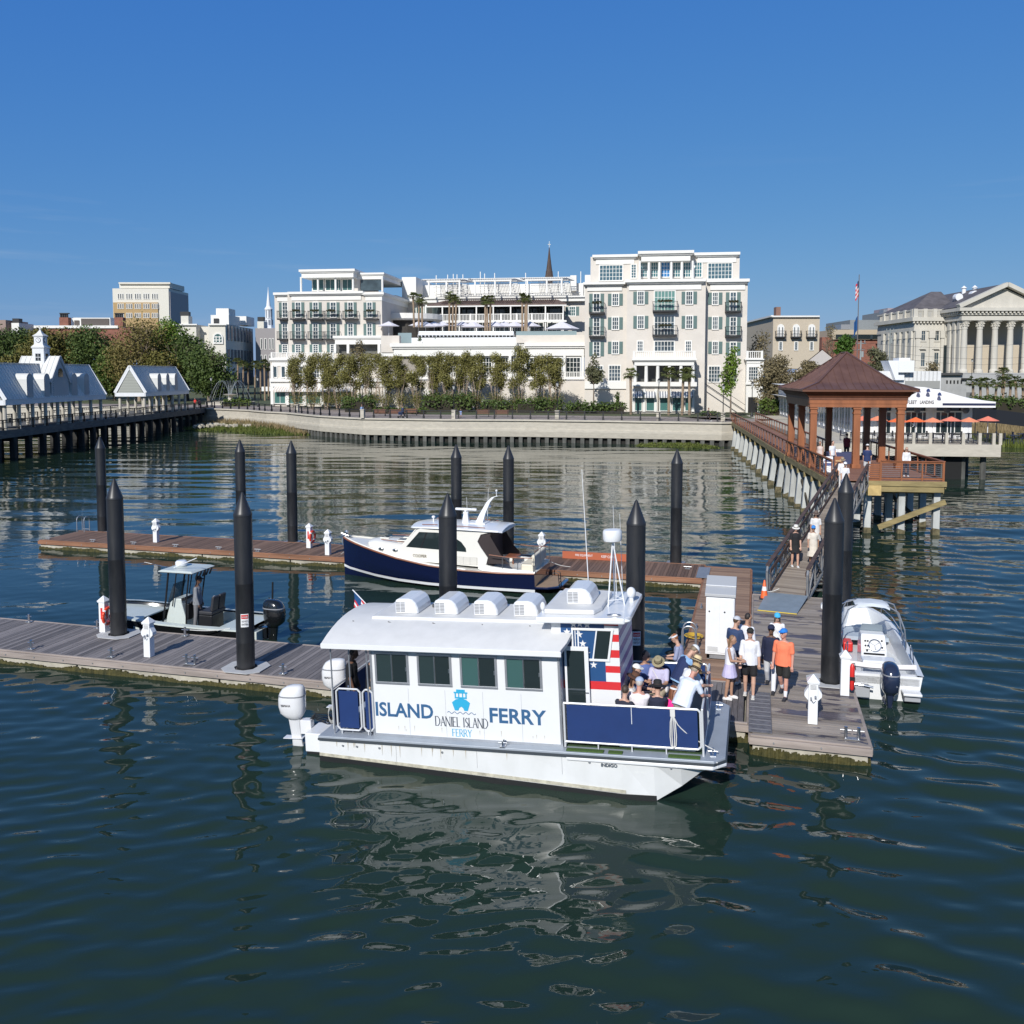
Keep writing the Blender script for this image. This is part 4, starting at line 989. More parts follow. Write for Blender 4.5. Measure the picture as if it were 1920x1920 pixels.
# ------------------------------------------------------------------ black bay boat with a hardtop, bow to the left
Bt = E('fishing_boat', (-16.0,26.35,0), PI, 'black-hulled fishing boat with a pale deck and hardtop behind the grey front dock', 'fishing boat')
palegr = PM('pale_green_gel',(.55,.60,.57),.35,coat=.2,var=.03)
BS = [(0,1.08,.52,.95,.05,-.2),(1.5,1.15,.52,1.0,.05,-.22),(3,1.17,.55,.98,.06,-.25),(4.4,1.08,.62,.85,.1,-.25),(5.3,.85,.70,.55,.16,-.22),(5.9,.5,.77,.25,.25,-.15),(6.2,.1,.82,.03,.4,.1)]
boat_hull('hull', Bt, BS, PM('black_gloss',(.010,.011,.012),.12,coat=1))
b = MB(); vs = []
for x,hb,sz,*_ in BS: vs += [(x,-hb-.03,sz),(x,-hb-.03,sz+.05),(x,-hb+.16,sz+.07),(x,hb-.16,sz+.07),(x,hb+.03,sz+.05),(x,hb+.03,sz)]
f = []
for i in range(len(BS)-1):
    for k in (0,1,3,4): f.append((6*i+k,6*i+6+k,6*i+7+k,6*i+1+k))
b.add(vs, f); b.build('gunwale', palegr, Bt, smooth=True, norm=False)
b = MB(); b.loft([[(x,-h,z),(x,h,z),(x,h,z+.04),(x,-h,z+.04)] for x,h,z in ((4.15,.9,.5),(5.2,.68,.6),(5.9,.32,.68),(6.1,.1,.74))]); b.build('casting_deck', palegr, Bt); b = MB(); b.b(0,1.0,-.95,.95,.42,.52); b.build('casting_deck', palegr, Bt)
b = MB(); b.b(1.0,4.2,-.98,.98,.12,.16); b.build('cockpit_floor', palegr, Bt)
b = MB()
for sgn in (-1,1): b.prism([(1.0,.16),(4.15,.16),(4.15,.52),(1.0,.52)], sgn*.99, sgn*.95)
b.build('inner_liner', palegr, Bt)
b = MB(); b.loft([[(x0,-.36,z),(x1,-.36,z),(x1,.36,z),(x0,.36,z)] for x0,x1,z in ((2.55,3.35,.16),(2.55,3.3,.6),(2.7,3.15,1.1),(2.72,3.0,1.25))]); b.build('console', palegr, Bt, bevel=.03)
b = MB(); b.add([(3.3,-.36,.95),(3.3,.36,.95),(3.0,.36,1.75),(3.0,-.36,1.75)],[(0,1,2,3)]); b.build('windshield', PM('smoke_screen',(.03,.04,.045),.08,alpha=.75), Bt, norm=False)
b = MB(); b.c(2.75,0,1.2,.35,.66,.1,0,0,.4); b.c(2.52,0,.8,.1,.6,.55); b.build('dash', black, Bt, bevel=.02)
b = MB(); pts = [(2.5,.17*math.cos(a),1.0+.17*math.sin(a)) for a in [k*PI/8 for k in range(17)]]; b.path(pts,.014,5); b.build('steering_wheel', steel, Bt)
b = MB()
for sgn in (-1,1):
    b.path([(3.45,sgn*.42,.2),(3.25,sgn*.45,1.2),(3.1,sgn*.48,2.18)],.032,8); b.path([(2.5,sgn*.42,.2),(2.45,sgn*.45,1.2),(2.3,sgn*.48,2.18)],.026,8); b.path([(3.0,sgn*.44,1.0),(2.8,sgn*.46,2.18)],.02)
b.build('hardtop_frame', black, Bt, smooth=True)
b = MB(); b.loft([[(x0,-h,z),(x1,-h,z),(x1,h,z),(x0,h,z)] for x0,x1,h,z in ((2.1,3.35,.60,2.18),(2.05,3.4,.66,2.22),(2.15,3.3,.58,2.27))]); b.build('hardtop', palegr, Bt, bevel=.01)
b = MB(); b.lathe([(.15,2.27),(.2,2.32),(.2,2.42),(.15,2.47),(.02,2.48)],3.0,-.1,0,n=18); b.build('radar_dome', white_gel, Bt, smooth=True)
b = MB(); b.t((3.0,.3,2.3),(1.9,.6,2.75),.02,.014); b.t((3.4,.2,2.28),(4.1,.4,2.45),.012,.006); b.build('antenna', white, Bt)
b = MB()
for k in range(5): b.t((2.1,-.4+k*.2,2.0),(2.0,-.4+k*.2,2.22),.03)
b.build('rod_holder', black, Bt)
b = MB(); b.b(1.55,2.05,-.36,.36,.16,.75); b.build('seat_base', black, Bt, bevel=.03)
b = MB(); b.b(1.5,2.0,-.42,.42,.78,.9); b.c(1.52,.2,1.15,.1,.34,.5,0,0,-.15); b.c(1.52,-.2,1.15,.1,.34,.5,0,0,-.15); b.build('seat', PM('seat_dark',(.03,.03,.035),.5), Bt, bevel=.03)
b = MB(); b.c(1.95,-.3,.62,.12,.3,.42,0,0,.1); b.c(1.85,-.33,1.1,.14,.1,.3); b.build('towel', PM('towel_grey',(.42,.42,.46),.9,var=.3,scale=9), Bt, bevel=.02)
eb = PM('engine_black',(.008,.009,.010),.18,coat=1)
outboard(Bt, (-.55,.0,.1), 0, 1.12, eb, eb)
b = MB(); b.b(-.22,.05,-.5,.5,-.1,.36); b.build('jack_plate', palegr, Bt, bevel=.02)
for y in (-.8,.75):
    b = MB(); b.t((-.05,y,.35),(-.1,y,1.75),.035,.03); b.t((-.02,y,.35),(.05,y,1.2),.02); b.build('shallow_anchor', black, Bt)
b = MB(); b.t((1.05,-.9,.4),(1.05,-.9,1.75),.008); b.c(1.05,-.9,1.74,.32,.04,.1,0,0,.08); b.build('push_pole', PM('pole_yellow',(.75,.55,.05),.5), Bt)
text('SHEARWATER', Bt, alum, 2.75, .365, .85, w=.3, h=.04, rz=PI) if False else None
# ------------------------------------------------------------------ white open boat, stern towards the camera
Wt = E('centre_console_boat', (3.55,25.75,0), R(-1), 'small white open boat with canvas top and dark blue outboard beside the pale dock', 'motorboat')
Wt.rotation_euler = (0,0,R(90+1.5))
WS = [(0,.95,.70,.86,.06,-.2),(1.5,1.02,.72,.9,.06,-.22),(3,1.02,.82,.86,.1,-.25),(4.2,.9,.98,.66,.2,-.25),(4.9,.68,1.10,.42,.32,-.15),(5.3,.40,1.18,.2,.45,0),(5.5,.1,1.2,.05,.6,.2)]
boat_hull('hull', Wt, WS, white_gel)
b = MB(); vs = []; f = []
for x,hb,sz,*_ in WS: vs += [(x,-hb-.03,sz-.05),(x,-hb-.03,sz+.02),(x,min(-.01,-hb+.14),sz+.04),(x,min(-.01,-hb+.15),.22 if x < 5 else sz),(x,max(.01,hb-.15),.22 if x < 5 else sz),(x,max(.01,hb-.14),sz+.04),(x,hb+.03,sz+.02),(x,hb+.03,sz-.05)]
for i in range(len(WS)-1):
    ks = (0,1,2,3,4,5,6)
    for k in ks: f.append((8*i+k,8*i+8+k,8*i+9+k,8*i+1+k))
b.add(vs, f); b.build('gunwale_liner', PM('liner_white',(.66,.68,.69),.35), Wt, smooth=True, norm=False)
b = MB(); b.loft([[(x,-h,.5),(x,h,.5),(x,h,.62),(x,-h,.62)] for x,h in ((3.9,.72),(4.6,.6),(5.1,.35))]); b.build('bow_cushion', PM('cushion_blue_grey',(.40,.46,.52),.7), Wt)
b = MB(); vs = []     # canvas weather cloth round the bow
pts = [(x,s*(hb-.04),sz) for s in (-1,) for x,hb,sz,*_ in WS[2:]] + [(x,(hb-.04),sz) for x,hb,sz,*_ in reversed(WS[2:])]
for x,y,z in pts: vs += [(x,y,z+.02),(x,y*.98,z+.24)]
b.add(vs,[(2*i,2*i+2,2*i+3,2*i+1) for i in range(len(pts)-1)]); pass
b = MB(); b.path([(x,y*.98,z+.25) for x,y,z in pts],.016,6)
for x,y,z in pts[::2]: b.t((x,y,z),(x,y*.98,z+.25),.012)
for sgn in (-1,1):
    for x in (1.15,2.3): b.path([(x-.2,sgn*.9,.72),(x-.2,sgn*.86,1.1),(x,sgn*.84,1.22),(x+.2,sgn*.86,1.1),(x+.2,sgn*.9,.74)],.016,6)
b.build('side_rail', steel, Wt, smooth=True)
b = MB(); b.loft([[(x0,-h,z),(x1,-h,z),(x1,h,z),(x0,h,z)] for x0,x1,h,z in ((1.9,2.75,.36,.22),(1.95,2.75,.36,.75),(2.2,2.7,.34,1.1),(2.25,2.6,.33,1.18))]); c = b.build('console', white_gel, Wt, bevel=.03)
b = MB(); b.c(2.03,0,.93,.02,.6,.30,0,0,.59); b.build('dash_panel', PM('dash_white',(.72,.72,.72),.3), c)
b = MB()
for y,z in ((.24,1.0),(.17,1.0),(.24,.88),(.17,.88),(-.22,1.02),(-.22,.85),(.2,.77)): b.t((2.06+(z-.93)*.66-.02,y,z),(2.0+(z-.93)*.66,y,z+.03),.028)
b.b(1.94,1.96,-.29,.29,.27,.70); b.build('gauge', black, c)
b = MB(); pts = [(2.0+.17*math.sin(a)*.6-.04,-.02+.17*math.cos(a),.94+.17*math.sin(a)*.8) for a in [k*PI/10 for k in range(21)]]; b.path(pts,.012,5)
for k in range(3): a = k*2*PI/3+.5; b.t((2.0,-.02,.92),(1.98+.1*math.sin(a),-.02+.16*math.cos(a),.94+.13*math.sin(a)),.008)
b.build('steering_wheel', steel, c)
b = MB(); b.add([(2.62,-.33,1.18),(2.62,.33,1.18),(2.5,.28,1.42),(2.5,-.28,1.42)],[(0,1,2,3)]); b.build('windscreen', PM('screen_clear',(.25,.3,.34),.06), c, norm=False)
b = MB(); b.b(1.97,2.1,-.2,.08,.3,.44); b.build('white_box', white, c)
b = MB(); b.ell((2.0,-.2,.36),(.07,.08,.09),8,6); b.build('red_bottle', red_p, c, smooth=True)
b = MB(); b.b(1.0,1.45,-.42,.42,.22,.66); b.c(1.2,0,.72,.5,.9,.1); b.build('helm_seat', white_gel, Wt, bevel=.04)
b = MB(); b.loft([[(x+dx,y,z) for dx,z in ((-.09,.74),(0,.84),(.09,.74),(0,.68))] for x,y in ((.62,-.9),(.5,-.3),(.5,.3),(.62,.9))]); b.build('rolled_canvas', PM('canvas_white',(.70,.66,.64),.8,bump=.5,bscale=15), Wt, smooth=True)
b = MB(); b.b(.0,.35,-.9,.9,.40,.66); b.b(.0,.4,.35,.88,.40,.5); b.b(-.42,.0,-.88,-.40,.28,.36); b.build('splash_well', white_gel, Wt, bevel=.03)
b = MB(); b.b(-.3,0.,.42,.86,.12,.42); b.b(-.3,0,-.86,-.45,.1,.28); b.build('swim_step', PM('step_grey',(.35,.36,.38),.6), Wt, bevel=.02)
b = MB(); b.path([(-.32,.9,.5),(-.36,.6,.48),(-.36,.35,.44)],.03,8); b.build('step_rail', steel, Wt, smooth=True)
be = PM('engine_navy',(.018,.026,.055),.15,coat=1)
m = outboard(Wt, (-.45,-.05,.02), 0, 1.02, be, be)
text('150', m, PM('engine_silver',(.6,.62,.66),.3,.6), 0,0,0, w=.12, h=.04)
TXT[-1] = (TXT[-1][0], TXT[-1][1], (-.385,.0-.07,.62), .12, .04, PI/2, -PI/2, 'CENTER')
b = MB()
for k in range(9):
    s0 = -.58+.145*k
for sgn in (-1,1):
    b.path([(2.35,sgn*.95,.75),(2.3,sgn*.88,1.35),(2.35,sgn*.70,1.85),(2.5,sgn*.45,1.97)],.022,6); b.path([(3.0,sgn*.95,.84),(3.05,sgn*.86,1.5),(3.02,sgn*.68,1.92),(3.0,sgn*.45,2.0)],.022,6)
b.path([(2.5,-.45,1.97),(2.5,.45,1.97)],.018); b.path([(3.0,-.45,2.0),(3.0,.45,2.0)],.018); b.build('bimini_frame', alum, Wt, smooth=True)
b = MB(); b.loft([[(2.42,y,z-.05),(2.5,y,z+.03),(2.75,y,z+.05),(3.05,y,z+.04),(3.05,y,z+.02),(2.5,y,z),] for y,z in ((-.48,1.93),(-.35,1.99),(0,2.02),(.35,1.99),(.48,1.93))]); b.build('canvas_top', PM('bimini_grey',(.58,.62,.66),.7), Wt, smooth=True)
b = MB(); b.c(3.6,.55,.42,.5,.3,.3); b.build('red_bag', red_p, Wt, bevel=.05)
b = MB(); b.lathe([(.03,.35),(.09,.3),(.1,-.1),(.05,-.3),(.01,-.33)],2.8,1.16,.5,n=12); b.t((2.8,1.16,.85),(2.8,1.02,.95),.01); b.build('fender', white, Wt, smooth=True)

# mooring lines and fenders
rope_m = PM('rope_white',(.66,.65,.62),.8)
def line(p, q, sag, label, r=.014, group='mooring lines'):
    p = Vector(p); q = Vector(q); b = MB(); b.path([p.lerp(q,k/10)-Vector((0,0,sag*math.sin(PI*k/10))) for k in range(11)], r, 5)
    o = b.build('mooring_line', rope_m, norm=False); tag(o, label, 'rope', group)
line((-17.1,36.2,1.6),(-18.4,37.5,.55),.1,'white line from the yacht bow to the back dock')
line((-8.6,37.1,.95),(-7.6,37.6,.55),.08,'white line from the yacht stern to the back dock')
line((-16.4,25.3,.6),(-17.6,24.75,.62),.05,'short line from the black fishing boat to the dock bollard')
line((2.75,26.3,.72),(2.55,25.0,.55),.06,'short white line from the open boat stern to the pale dock')
line((2.75,29.6,1.0),(2.5,28.3,.5),.1,'white line from the open boat bow to the pale dock')
line((.55,34.9,.62),(1.0,35.0,.75),.03,'pale rope between the orange cone and the gangway')
for x in (-15.2,-12.2,-10.2):
    b = MB(); b.lathe([(.02,-.32),(.1,-.24),(.11,.2),(.04,.3),(.02,.33)],x,37.25,.55,n=12); b.t((x,37.25,.85),(x,37.2,1.05),.01)
    o = b.build('boat_fender', white, smooth=True); tag(o, {-15.2:'white fender between yacht bow and back dock',-12.2:'white fender beside the yacht deckhouse at the dock',-10.2:'white fender beside the yacht cockpit at the dock'}[x],'fender','yacht fenders')
t = E('coiled_hose', (-1.75,28.6,.47), 0, 'yellow hose coiled on the brown walkway left of the white cabinet', 'hose')
b = MB(); b.path([(.0+(.16+.004*k)*math.cos(k*.6), (.16+.004*k)*math.sin(k*.6), .02+.002*k) for k in range(40)], .014, 5); b.build('coil', PM('hose_yellow',(.65,.42,.04),.6), t, norm=False)
# ------------------------------------------------------------------ gangway
redwood = PM('redwood', (.28,.10,.040), .55, var=.22, scale=2, bump=.2, stretch=(1,1,.25))
dkwood = PM('dark_rail_wood', (.085,.055,.045), .7, var=.3, scale=3)
old_tim = PM('old_timber', (.28,.22,.10), .85, var=.3, scale=2, bump=.4, stretch=(.4,.4,2))
G = E('gangway', (1.32,35.0,.52), 0, 'long sloping truss-sided gangway from the pale dock up to the timber pavilion', 'gangway')
GL = 17.2; gs = math.atan2(2.42, 17.05); G.rotation_euler = (gs, 0, -math.atan2(3.95,16.8))
def gw(x, y, z=0):
    return Vector(G.location) + Euler(G.rotation_euler).to_matrix() @ Vector((x,y,z))
b = MB(); k = 0
while k*.15 < GL: b.b(-.68,.68,k*.15+.004,k*.15+.146,0,.03); k += 1
b.build('walking_boards', plank_mat('gangway_boards', ((.15,.12,.10),(.34,.29,.24)), 1, .15), G)
mill = PM('mill_aluminium', (.36,.36,.36), .5, .6, var=.2, scale=4)
for sgn, nm in ((-1,'truss'),(1,'truss')):
    x = sgn*.74; b = MB()
    b.b(x-.04,x+.04,-.1,GL,-.14,-.04); b.b(x-.035,x+.035,-.05,GL,1.02,1.09); b.path([(x,-.05,-.1),(x,-.15,.1),(x,-.15,.9),(x,-.02,1.05)],.045,8)
    n = 12; st = GL/n
    for i in range(n+1): b.c(x,min(GL-.04,i*st),.5,.06,.06,1.06)
    for i in range(n):
        y0, y1 = i*st, (i+1)*st
        if i % 2: y0, y1 = y1, y0
        b.bar((x,y0,0),(x,y1,1.0),.05,.05)
    b.build(nm, mill, G)
    b = MB(); b.b(x-.075*1,x+.075,-.02,GL,1.092,1.14); b.b(x-sgn*.09-.02,x-sgn*.09+.02,0,GL,.80,.95); b.b(x-sgn*.09-.02,x-sgn*.09+.02,0,GL,.10,.22)
    b.build('timber_rail', dkwood, G)
    b = MB()
    for i in range(n*3):
        b.b(x-sgn*.05-.01,x-sgn*.05+.01,i*st/3+.08,i*st/3+st/3-.08,.28,.42 if i%2 else .72)
    b.build('side_panel', PM('weathered_panel',(.34,.32,.29),.6,.3,var=.35,scale=3), G)
t = E('transition_plate', (1.0,33.1,.47), R(-8), 'grey steel ramp plate with a yellow front edge at the gangway foot', 'plate')
b = MB(); b.add([(-.72,-.55,.0),(.62,-.55,.0),(.80,1.65,.13),(-.70,1.65,.13),(-.72,-.55,.02),(.62,-.55,.02),(.80,1.65,.16),(-.70,1.65,.16)],[(0,3,2,1),(4,5,6,7),(0,1,5,4),(1,2,6,5),(2,3,7,6),(3,0,4,7)]); b.build('plate', PM('plate_grey',(.24,.29,.33),.6,.2,var=.1), t)
b = MB(); b.b(-.72,.62,-.60,-.552,.0,.022); b.build('yellow_edge', PM('edge_yellow',(.75,.55,.08),.6), t)

# ------------------------------------------------------------------ timber pavilion on its deck
QO = Vector((4.15,52.5,0)); QR = R(7.3)
def qw(x, y, z=0):
    c, s = math.cos(QR), math.sin(QR); return Vector((QO.x+x*c-y*s, QO.y+x*s+y*c, z))
D = E('pier_deck', QO, QR, 'timber deck platform on white concrete piles with red railings, carrying the pavilion', 'pier')
DKZ = 3.0; QW, QL = 6.0, 15.6
b = MB(); k = 0
while k*.15 < QL: b.b(0,QW,k*.15+.004,k*.15+.146,DKZ-.05,DKZ); k += 1
b.build('deck_boards', plank_mat('red_deck_boards', ((.16,.07,.045),(.30,.15,.10)), 1, .15), D)
b = MB()
b.b(-.06,-.0,0,QL,DKZ-.42,DKZ-.06); b.b(QW,QW+.06,0,QL,DKZ-.42,DKZ-.06); b.b(1.75,QW+.06,-.1,-.02,DKZ-.30,DKZ-.02); b.b(1.75,QW-.05,-.04,.02,DKZ-.62,DKZ-.31)
for x in (.5,2,3.5,5): b.b(x-.1,x+.1,.05,QL-.05,DKZ-.4,DKZ-.06)
for y in (.6,3.0,5.4,7.8,10.2,12.6,15.0): b.b(-.1,QW+.1,y-.15,y+.15,DKZ-.75,DKZ-.43)
b.build('beams', old_tim, D)
b = MB(); b.c(2.25,-.12,DKZ-.55,.75,.12,.55); b.build('stringer_end', PM('new_timber',(.50,.36,.15),.8,var=.2), D)
pm = conc_pile
for i, (x, y) in enumerate([(x,y) for y in (.6,3.0,5.4,7.8,10.2,12.6,15.0) for x in (.15,2.1,3.9,5.75)]):
    b = MB(); lean = -.35 if x < 1 else 0
    b.loft([[(x+lean+dx,y+dy,-2.4) for dx,dy in ((-.17,-.17),(.17,-.17),(.17,.17),(-.17,.17))],[(x+dx,y+dy,DKZ-.7) for dx,dy in ((-.17,-.17),(.17,-.17),(.17,.17),(-.17,.17))]])
    p = b.build('pile', pm, D)
    b = MB(); b.loft([[(x+lean*.8+dx,y+dy,-1.2) for dx,dy in ((-.2,-.2),(.2,-.2),(.2,.2),(-.2,.2))],[(x+lean*.55+dx,y+dy,.15+.2*random.random()) for dx,dy in ((-.19,-.19),(.19,-.19),(.19,.19),(-.19,.19))]]); b.build('oyster_growth', PM('oyster',(.13,.11,.06),.95,var=.5,scale=6,bump=.8), p)
b = MB(); b.bar((2.6,.15,.35),(6.1,.15,1.85),.12,.28); b.build('cross_brace', old_tim, D)
b = MB(); b.bar((5.75,3,.2),(3.9,3,1.9),.12,.2); b.bar((2.1,3,.3),(.5,3,1.6),.1,.2); b.bar((.0,6,.3),(.0,9,1.9),.1,.2); b.build('cross_brace', PM('dark_timber',(.07,.06,.045),.9,var=.3), D)
def rail_run(parent, p, q, z, h=1.07, n=None, cables=6, mat=None, name='railing', cw_=.05):
    p = Vector(p); q = Vector(q); L_ = (q-p).length; n = n or max(1, round(L_/1.5)); mat = mat or redwood
    b = MB(); d = (q-p)
    up = Vector((0,0,1))
    for i in range(n+1):
        c = p+d*i/n; b.t(c+up*z, c+up*(z+h-.04), cw_, n=4)
    b.bar(p+up*(z+h), q+up*(z+h), .16, .04); b.bar(p+up*(z+h-.07), q+up*(z+h-.07), .04, .09); b.bar(p+up*(z+.10), q+up*(z+.10), .04, .08)
    r = b.build(name, mat, parent)
    b = MB()
    for k in range(cables): b.t(p+up*(z+.2+k*.115), q+up*(z+.2+k*.115), .007, n=4)
    b.build('cables', galv, r)
    return r
rail_run(D, (.05,3.4,0),(.05,QL,0),DKZ)
rail_run(D, (.05,.15,0),(.05,3.35,0),DKZ)
rail_run(D, (QW-.05,.1,0),(QW-.05,QL,0),DKZ)
rail_run(D, (2.65,.08,0),(QW-.1,.08,0),DKZ, n=3)
b = MB(); b.b(1.95,2.6,.02,.08,DKZ+.05,DKZ+1.0); 
g = MB()
for k in range(8): g.b(1.95,2.6,.0,.05,DKZ-.02+k*.12,DKZ+.06+k*.12)
g.b(1.93,1.99,-.02,.06,DKZ-.1,DKZ+1.05); g.b(2.56,2.62,-.02,.06,DKZ-.1,DKZ+1.05); g.build('slatted_gate', redwood, D)
PV = E('timber_pavilion', qw(0,0,3.0), QR, 'open red timber pavilion with square columns and a brown copper hip roof', 'pavilion')
cxs, cys = (.2,2.8,5.4), (6.6,10.65,14.7)
z1 = 3.8   # underside of the beams above the deck
for y in cys:
    for x in cxs:
        if x == 2.8 and y == 10.65: continue
        b = MB(); b.b(x-.2,x+.2,y-.2,y+.2,0,z1); b.b(x-.26,x+.26,y-.26,y+.26,0,.25); b.b(x-.235,x+.235,y-.235,y+.235,z1-.42,z1-.34); b.b(x-.25,x+.25,y-.25,y+.25,z1-.14,z1-.03)
        b.build('column', redwood, PV, bevel=.012)
b = MB(); x0,x1,y0,y1 = -.08,5.68,6.32,14.98
def ringbox(b, x0,x1,y0,y1,w,z0,z1_):
    b.b(x0,x1,y0,y0+w,z0,z1_); b.b(x0,x1,y1-w,y1,z0,z1_); b.b(x0,x0+w,y0+w,y1-w,z0,z1_); b.b(x1-w,x1,y0+w,y1-w,z0,z1_)
ringbox(b,x0,x1,y0,y1,.5,z1,z1+.22); ringbox(b,x0-.03,x1+.03,y0-.03,y1+.03,.5,z1+.22,z1+.46); b.build('entablature', redwood, PV)
b = MB(); ringbox(b,x0-.06,x1+.06,y0-.06,y1+.06,.5,z1+.46,z1+.62)
b.loft([[(x0-g_,y0-g_,z),(x1+g_,y0-g_,z),(x1+g_,y1+g_,z),(x0-g_,y1+g_,z)] for g_, z in ((.10,z1+.62),(.22,z1+.8),(.44,z1+.95))]); b.build('cornice', PM('dark_redwood',(.15,.055,.028),.6,var=.2), PV)
g_ = .55; ez = z1+1.10
b = MB(); b.b(x0-g_,x1+g_,y0-g_,y1+g_,ez-.13,ez); b.build('gutter', PM('copper_edge',(.17,.075,.045),.45,.3), PV)
copper = PM('copper_roof', (.13,.068,.055), .45, .3, scale=.9, col2=(.185,.10,.08))
e = [(x0-g_,y0-g_),(x1+g_,y0-g_),(x1+g_,y1+g_),(x0-g_,y1+g_)]
kx = 1.15; kq = [(x0-g_+kx,y0-g_+kx),(x1+g_-kx,y0-g_+kx),(x1+g_-kx,y1+g_-kx),(x0-g_+kx,y1+g_-kx)]
kz, az = ez+.42, ez+2.35; xm = (x0+x1)/2; ya, yb = (y0+y1)/2-.9, (y0+y1)/2+.5
b = MB(); vs = [(p[0],p[1],ez+.01) for p in e]+[(p[0],p[1],kz) for p in kq]+[(xm,ya,az),(xm,yb,az)]
b.add(vs,[(0,1,5,4),(1,2,6,5),(2,3,7,6),(3,0,4,7),(4,5,8),(5,6,9,8),(6,7,9),(7,4,8,9)])
rf = b.build('roof', copper, PV, norm=True)
b = MB()
def seam(p, q): b.bar(Vector(p)+Vector((0,0,.015)), Vector(q)+Vector((0,0,.015)), .025, .04)
n = 15
for i in range(1,n):
    t_ = i/n; X = e[0][0]+(e[1][0]-e[0][0])*t_
    # front face: up the kink then towards the ridge point
    xk = min(max(X,kq[0][0]),kq[1][0])
    if kq[0][0] <= X <= kq[1][0]:
        seam((X,e[0][1],ez+.01),(X,kq[0][1],kz)); 
        f = 1-abs(X-xm)/(kq[1][0]-xm); seam((X,kq[0][1],kz),(X,kq[0][1]+(ya-kq[0][1])*f,kz+(az-kz)*f))
    else:
        f = (kq[0][0]-X if X < xm else X-kq[1][0])/kx; seam((X,e[0][1],ez+.01),(X,kq[0][1]-kx*f,kz-(kz-ez)*f))
m_ = 22
for i in range(1,m_):
    Yv = e[0][1]+(e[2][1]-e[0][1])*i/m_
    for sgn in (0,1):
        xe = e[0][0] if sgn == 0 else e[1][0]; xk = kq[0][0] if sgn == 0 else kq[1][0]
        if kq[0][1] <= Yv <= kq[2][1]:
            seam((xe,Yv,ez+.01),(xk,Yv,kz))
            if ya <= Yv <= yb: f = 1
            elif Yv < ya: f = (Yv-kq[0][1])/(ya-kq[0][1])
            else: f = (kq[2][1]-Yv)/(kq[2][1]-yb)
            seam((xk,Yv,kz),(xk+(xm-xk)*f,Yv,kz+(az-kz)*f))
b.build('standing_seam', copper, rf, norm=False)
b = MB()
for (p,q) in ((kq[0],(xm,ya)),(kq[1],(xm,ya)),(kq[2],(xm,yb)),(kq[3],(xm,yb))): b.bar((*p,kz+.03),(*q,az+.03),.14,.07)
for p,q in zip(e,kq): b.bar((*p,ez+.03),(*q,kz+.03),.14,.06)
b.bar((xm,ya,az+.04),(xm,yb,az+.04),.16,.07); b.build('hip_cap', copper, rf, norm=False)
b = MB(); b.b(x0+.3,x1-.3,y0+.3,y1-.3,z1+.38,z1+.44); b.build('ceiling', PM('dark_redwood',(.15,.055,.028),.6,var=.2), PV)
# things on the pavilion deck
t = E('covered_table', qw(2.6,9.3,3.0), QR, 'table under a dark blue cloth with white leaflets, inside the pavilion', 'table')
b = MB(); b.b(-.95,.95,-.4,.4,0,.76); b.build('tablecloth', PM('blue_cloth',(.05,.06,.13),.8), t, bevel=.03)
b = MB()
for k in range(3): b.c(-.7+k*.24,-.25,.86,.2,.04,.2,0,-.3)
b.build('leaflets', white, t)
for (x,y,w,col,lab) in ((.55,3.6,.55,'white','white notice board leaning on the pavilion railing near the gangway top'),(1.15,3.55,.5,'red','brown wooden notice panel next to the white notice board')):
    t = E('notice_board', qw(x,y,3.0), QR, lab, 'sign')
    b = MB(); b.c(0,0,.5,w,.03,.95,0,-.12); b.build('panel', white if col == 'white' else redwood, t)
    b = MB(); b.c(0,-.02,.72,w*.8,.03,.1,0,-.12); b.c(0,-.015,.5,w*.8,.03,.16,0,-.12); b.build('print', PM('print_blue',(.06,.09,.25),.6) if col == 'white' else PM('print_tan',(.5,.3,.15),.6), t)
# ------------------------------------------------------------------ walkway from pavilion to the shore
WO = qw(0,QL+.05,0); WE = Vector((-2.9,114.0,0)); wd = (WE-WO); WLn = wd.length; wr = -math.atan2(wd.x, wd.y)
Wk = E('walkway', WO, wr, 'long red-railed timber walkway on leaning white piles between the pavilion and the promenade', 'walkway')
b = MB(); k = 0
while k*.3 < WLn-.2: b.b(0,3.0,k*.3+.006,k*.3+.294,DKZ-.06,DKZ-.004); k += 1
b.build('deck_boards', plank_mat('red_walk_boards', ((.16,.08,.055),(.30,.16,.11)), 1, .3), Wk)
b = MB(); b.b(-.08,-.01,0,WLn,DKZ-.45,DKZ-.02); b.b(3.01,3.08,0,WLn,DKZ-.45,DKZ-.02)
for k in range(11): b.b(-.1,3.1,2+k*4.3-.2,2+k*4.3+.2,DKZ-.85,DKZ-.46)
b.build('beams', old_tim, Wk)
for k in range(11):
    for x, le in ((.1,-.55),(2.9,.4)):
        y = 2+k*4.3; b = MB()
        b.loft([[(x+le+dx,y+dy,-2.2) for dx,dy in ((-.2,-.2),(.2,-.2),(.2,.2),(-.2,.2))],[(x+dx,y+dy,DKZ-.86) for dx,dy in ((-.2,-.2),(.2,-.2),(.2,.2),(-.2,.2))]])
        p = b.build('pile', pm, Wk)
        b = MB(); b.loft([[(x+le*.7+dx,y+dy,-.8) for dx,dy in ((-.24,-.24),(.24,-.24),(.24,.24),(-.24,.24))],[(x+le*.5+dx,y+dy,.25+.2*random.random()) for dx,dy in ((-.22,-.22),(.22,-.22),(.22,.22),(-.22,.22))]]); b.build('oyster_growth', PM('oyster',(.13,.11,.06),.95), p)
rail_run(Wk, (.05,0,0),(.05,WLn,0),DKZ, n=24, cables=7)
rail_run(Wk, (2.95,0,0),(2.95,WLn,0),DKZ, n=24, cables=7)
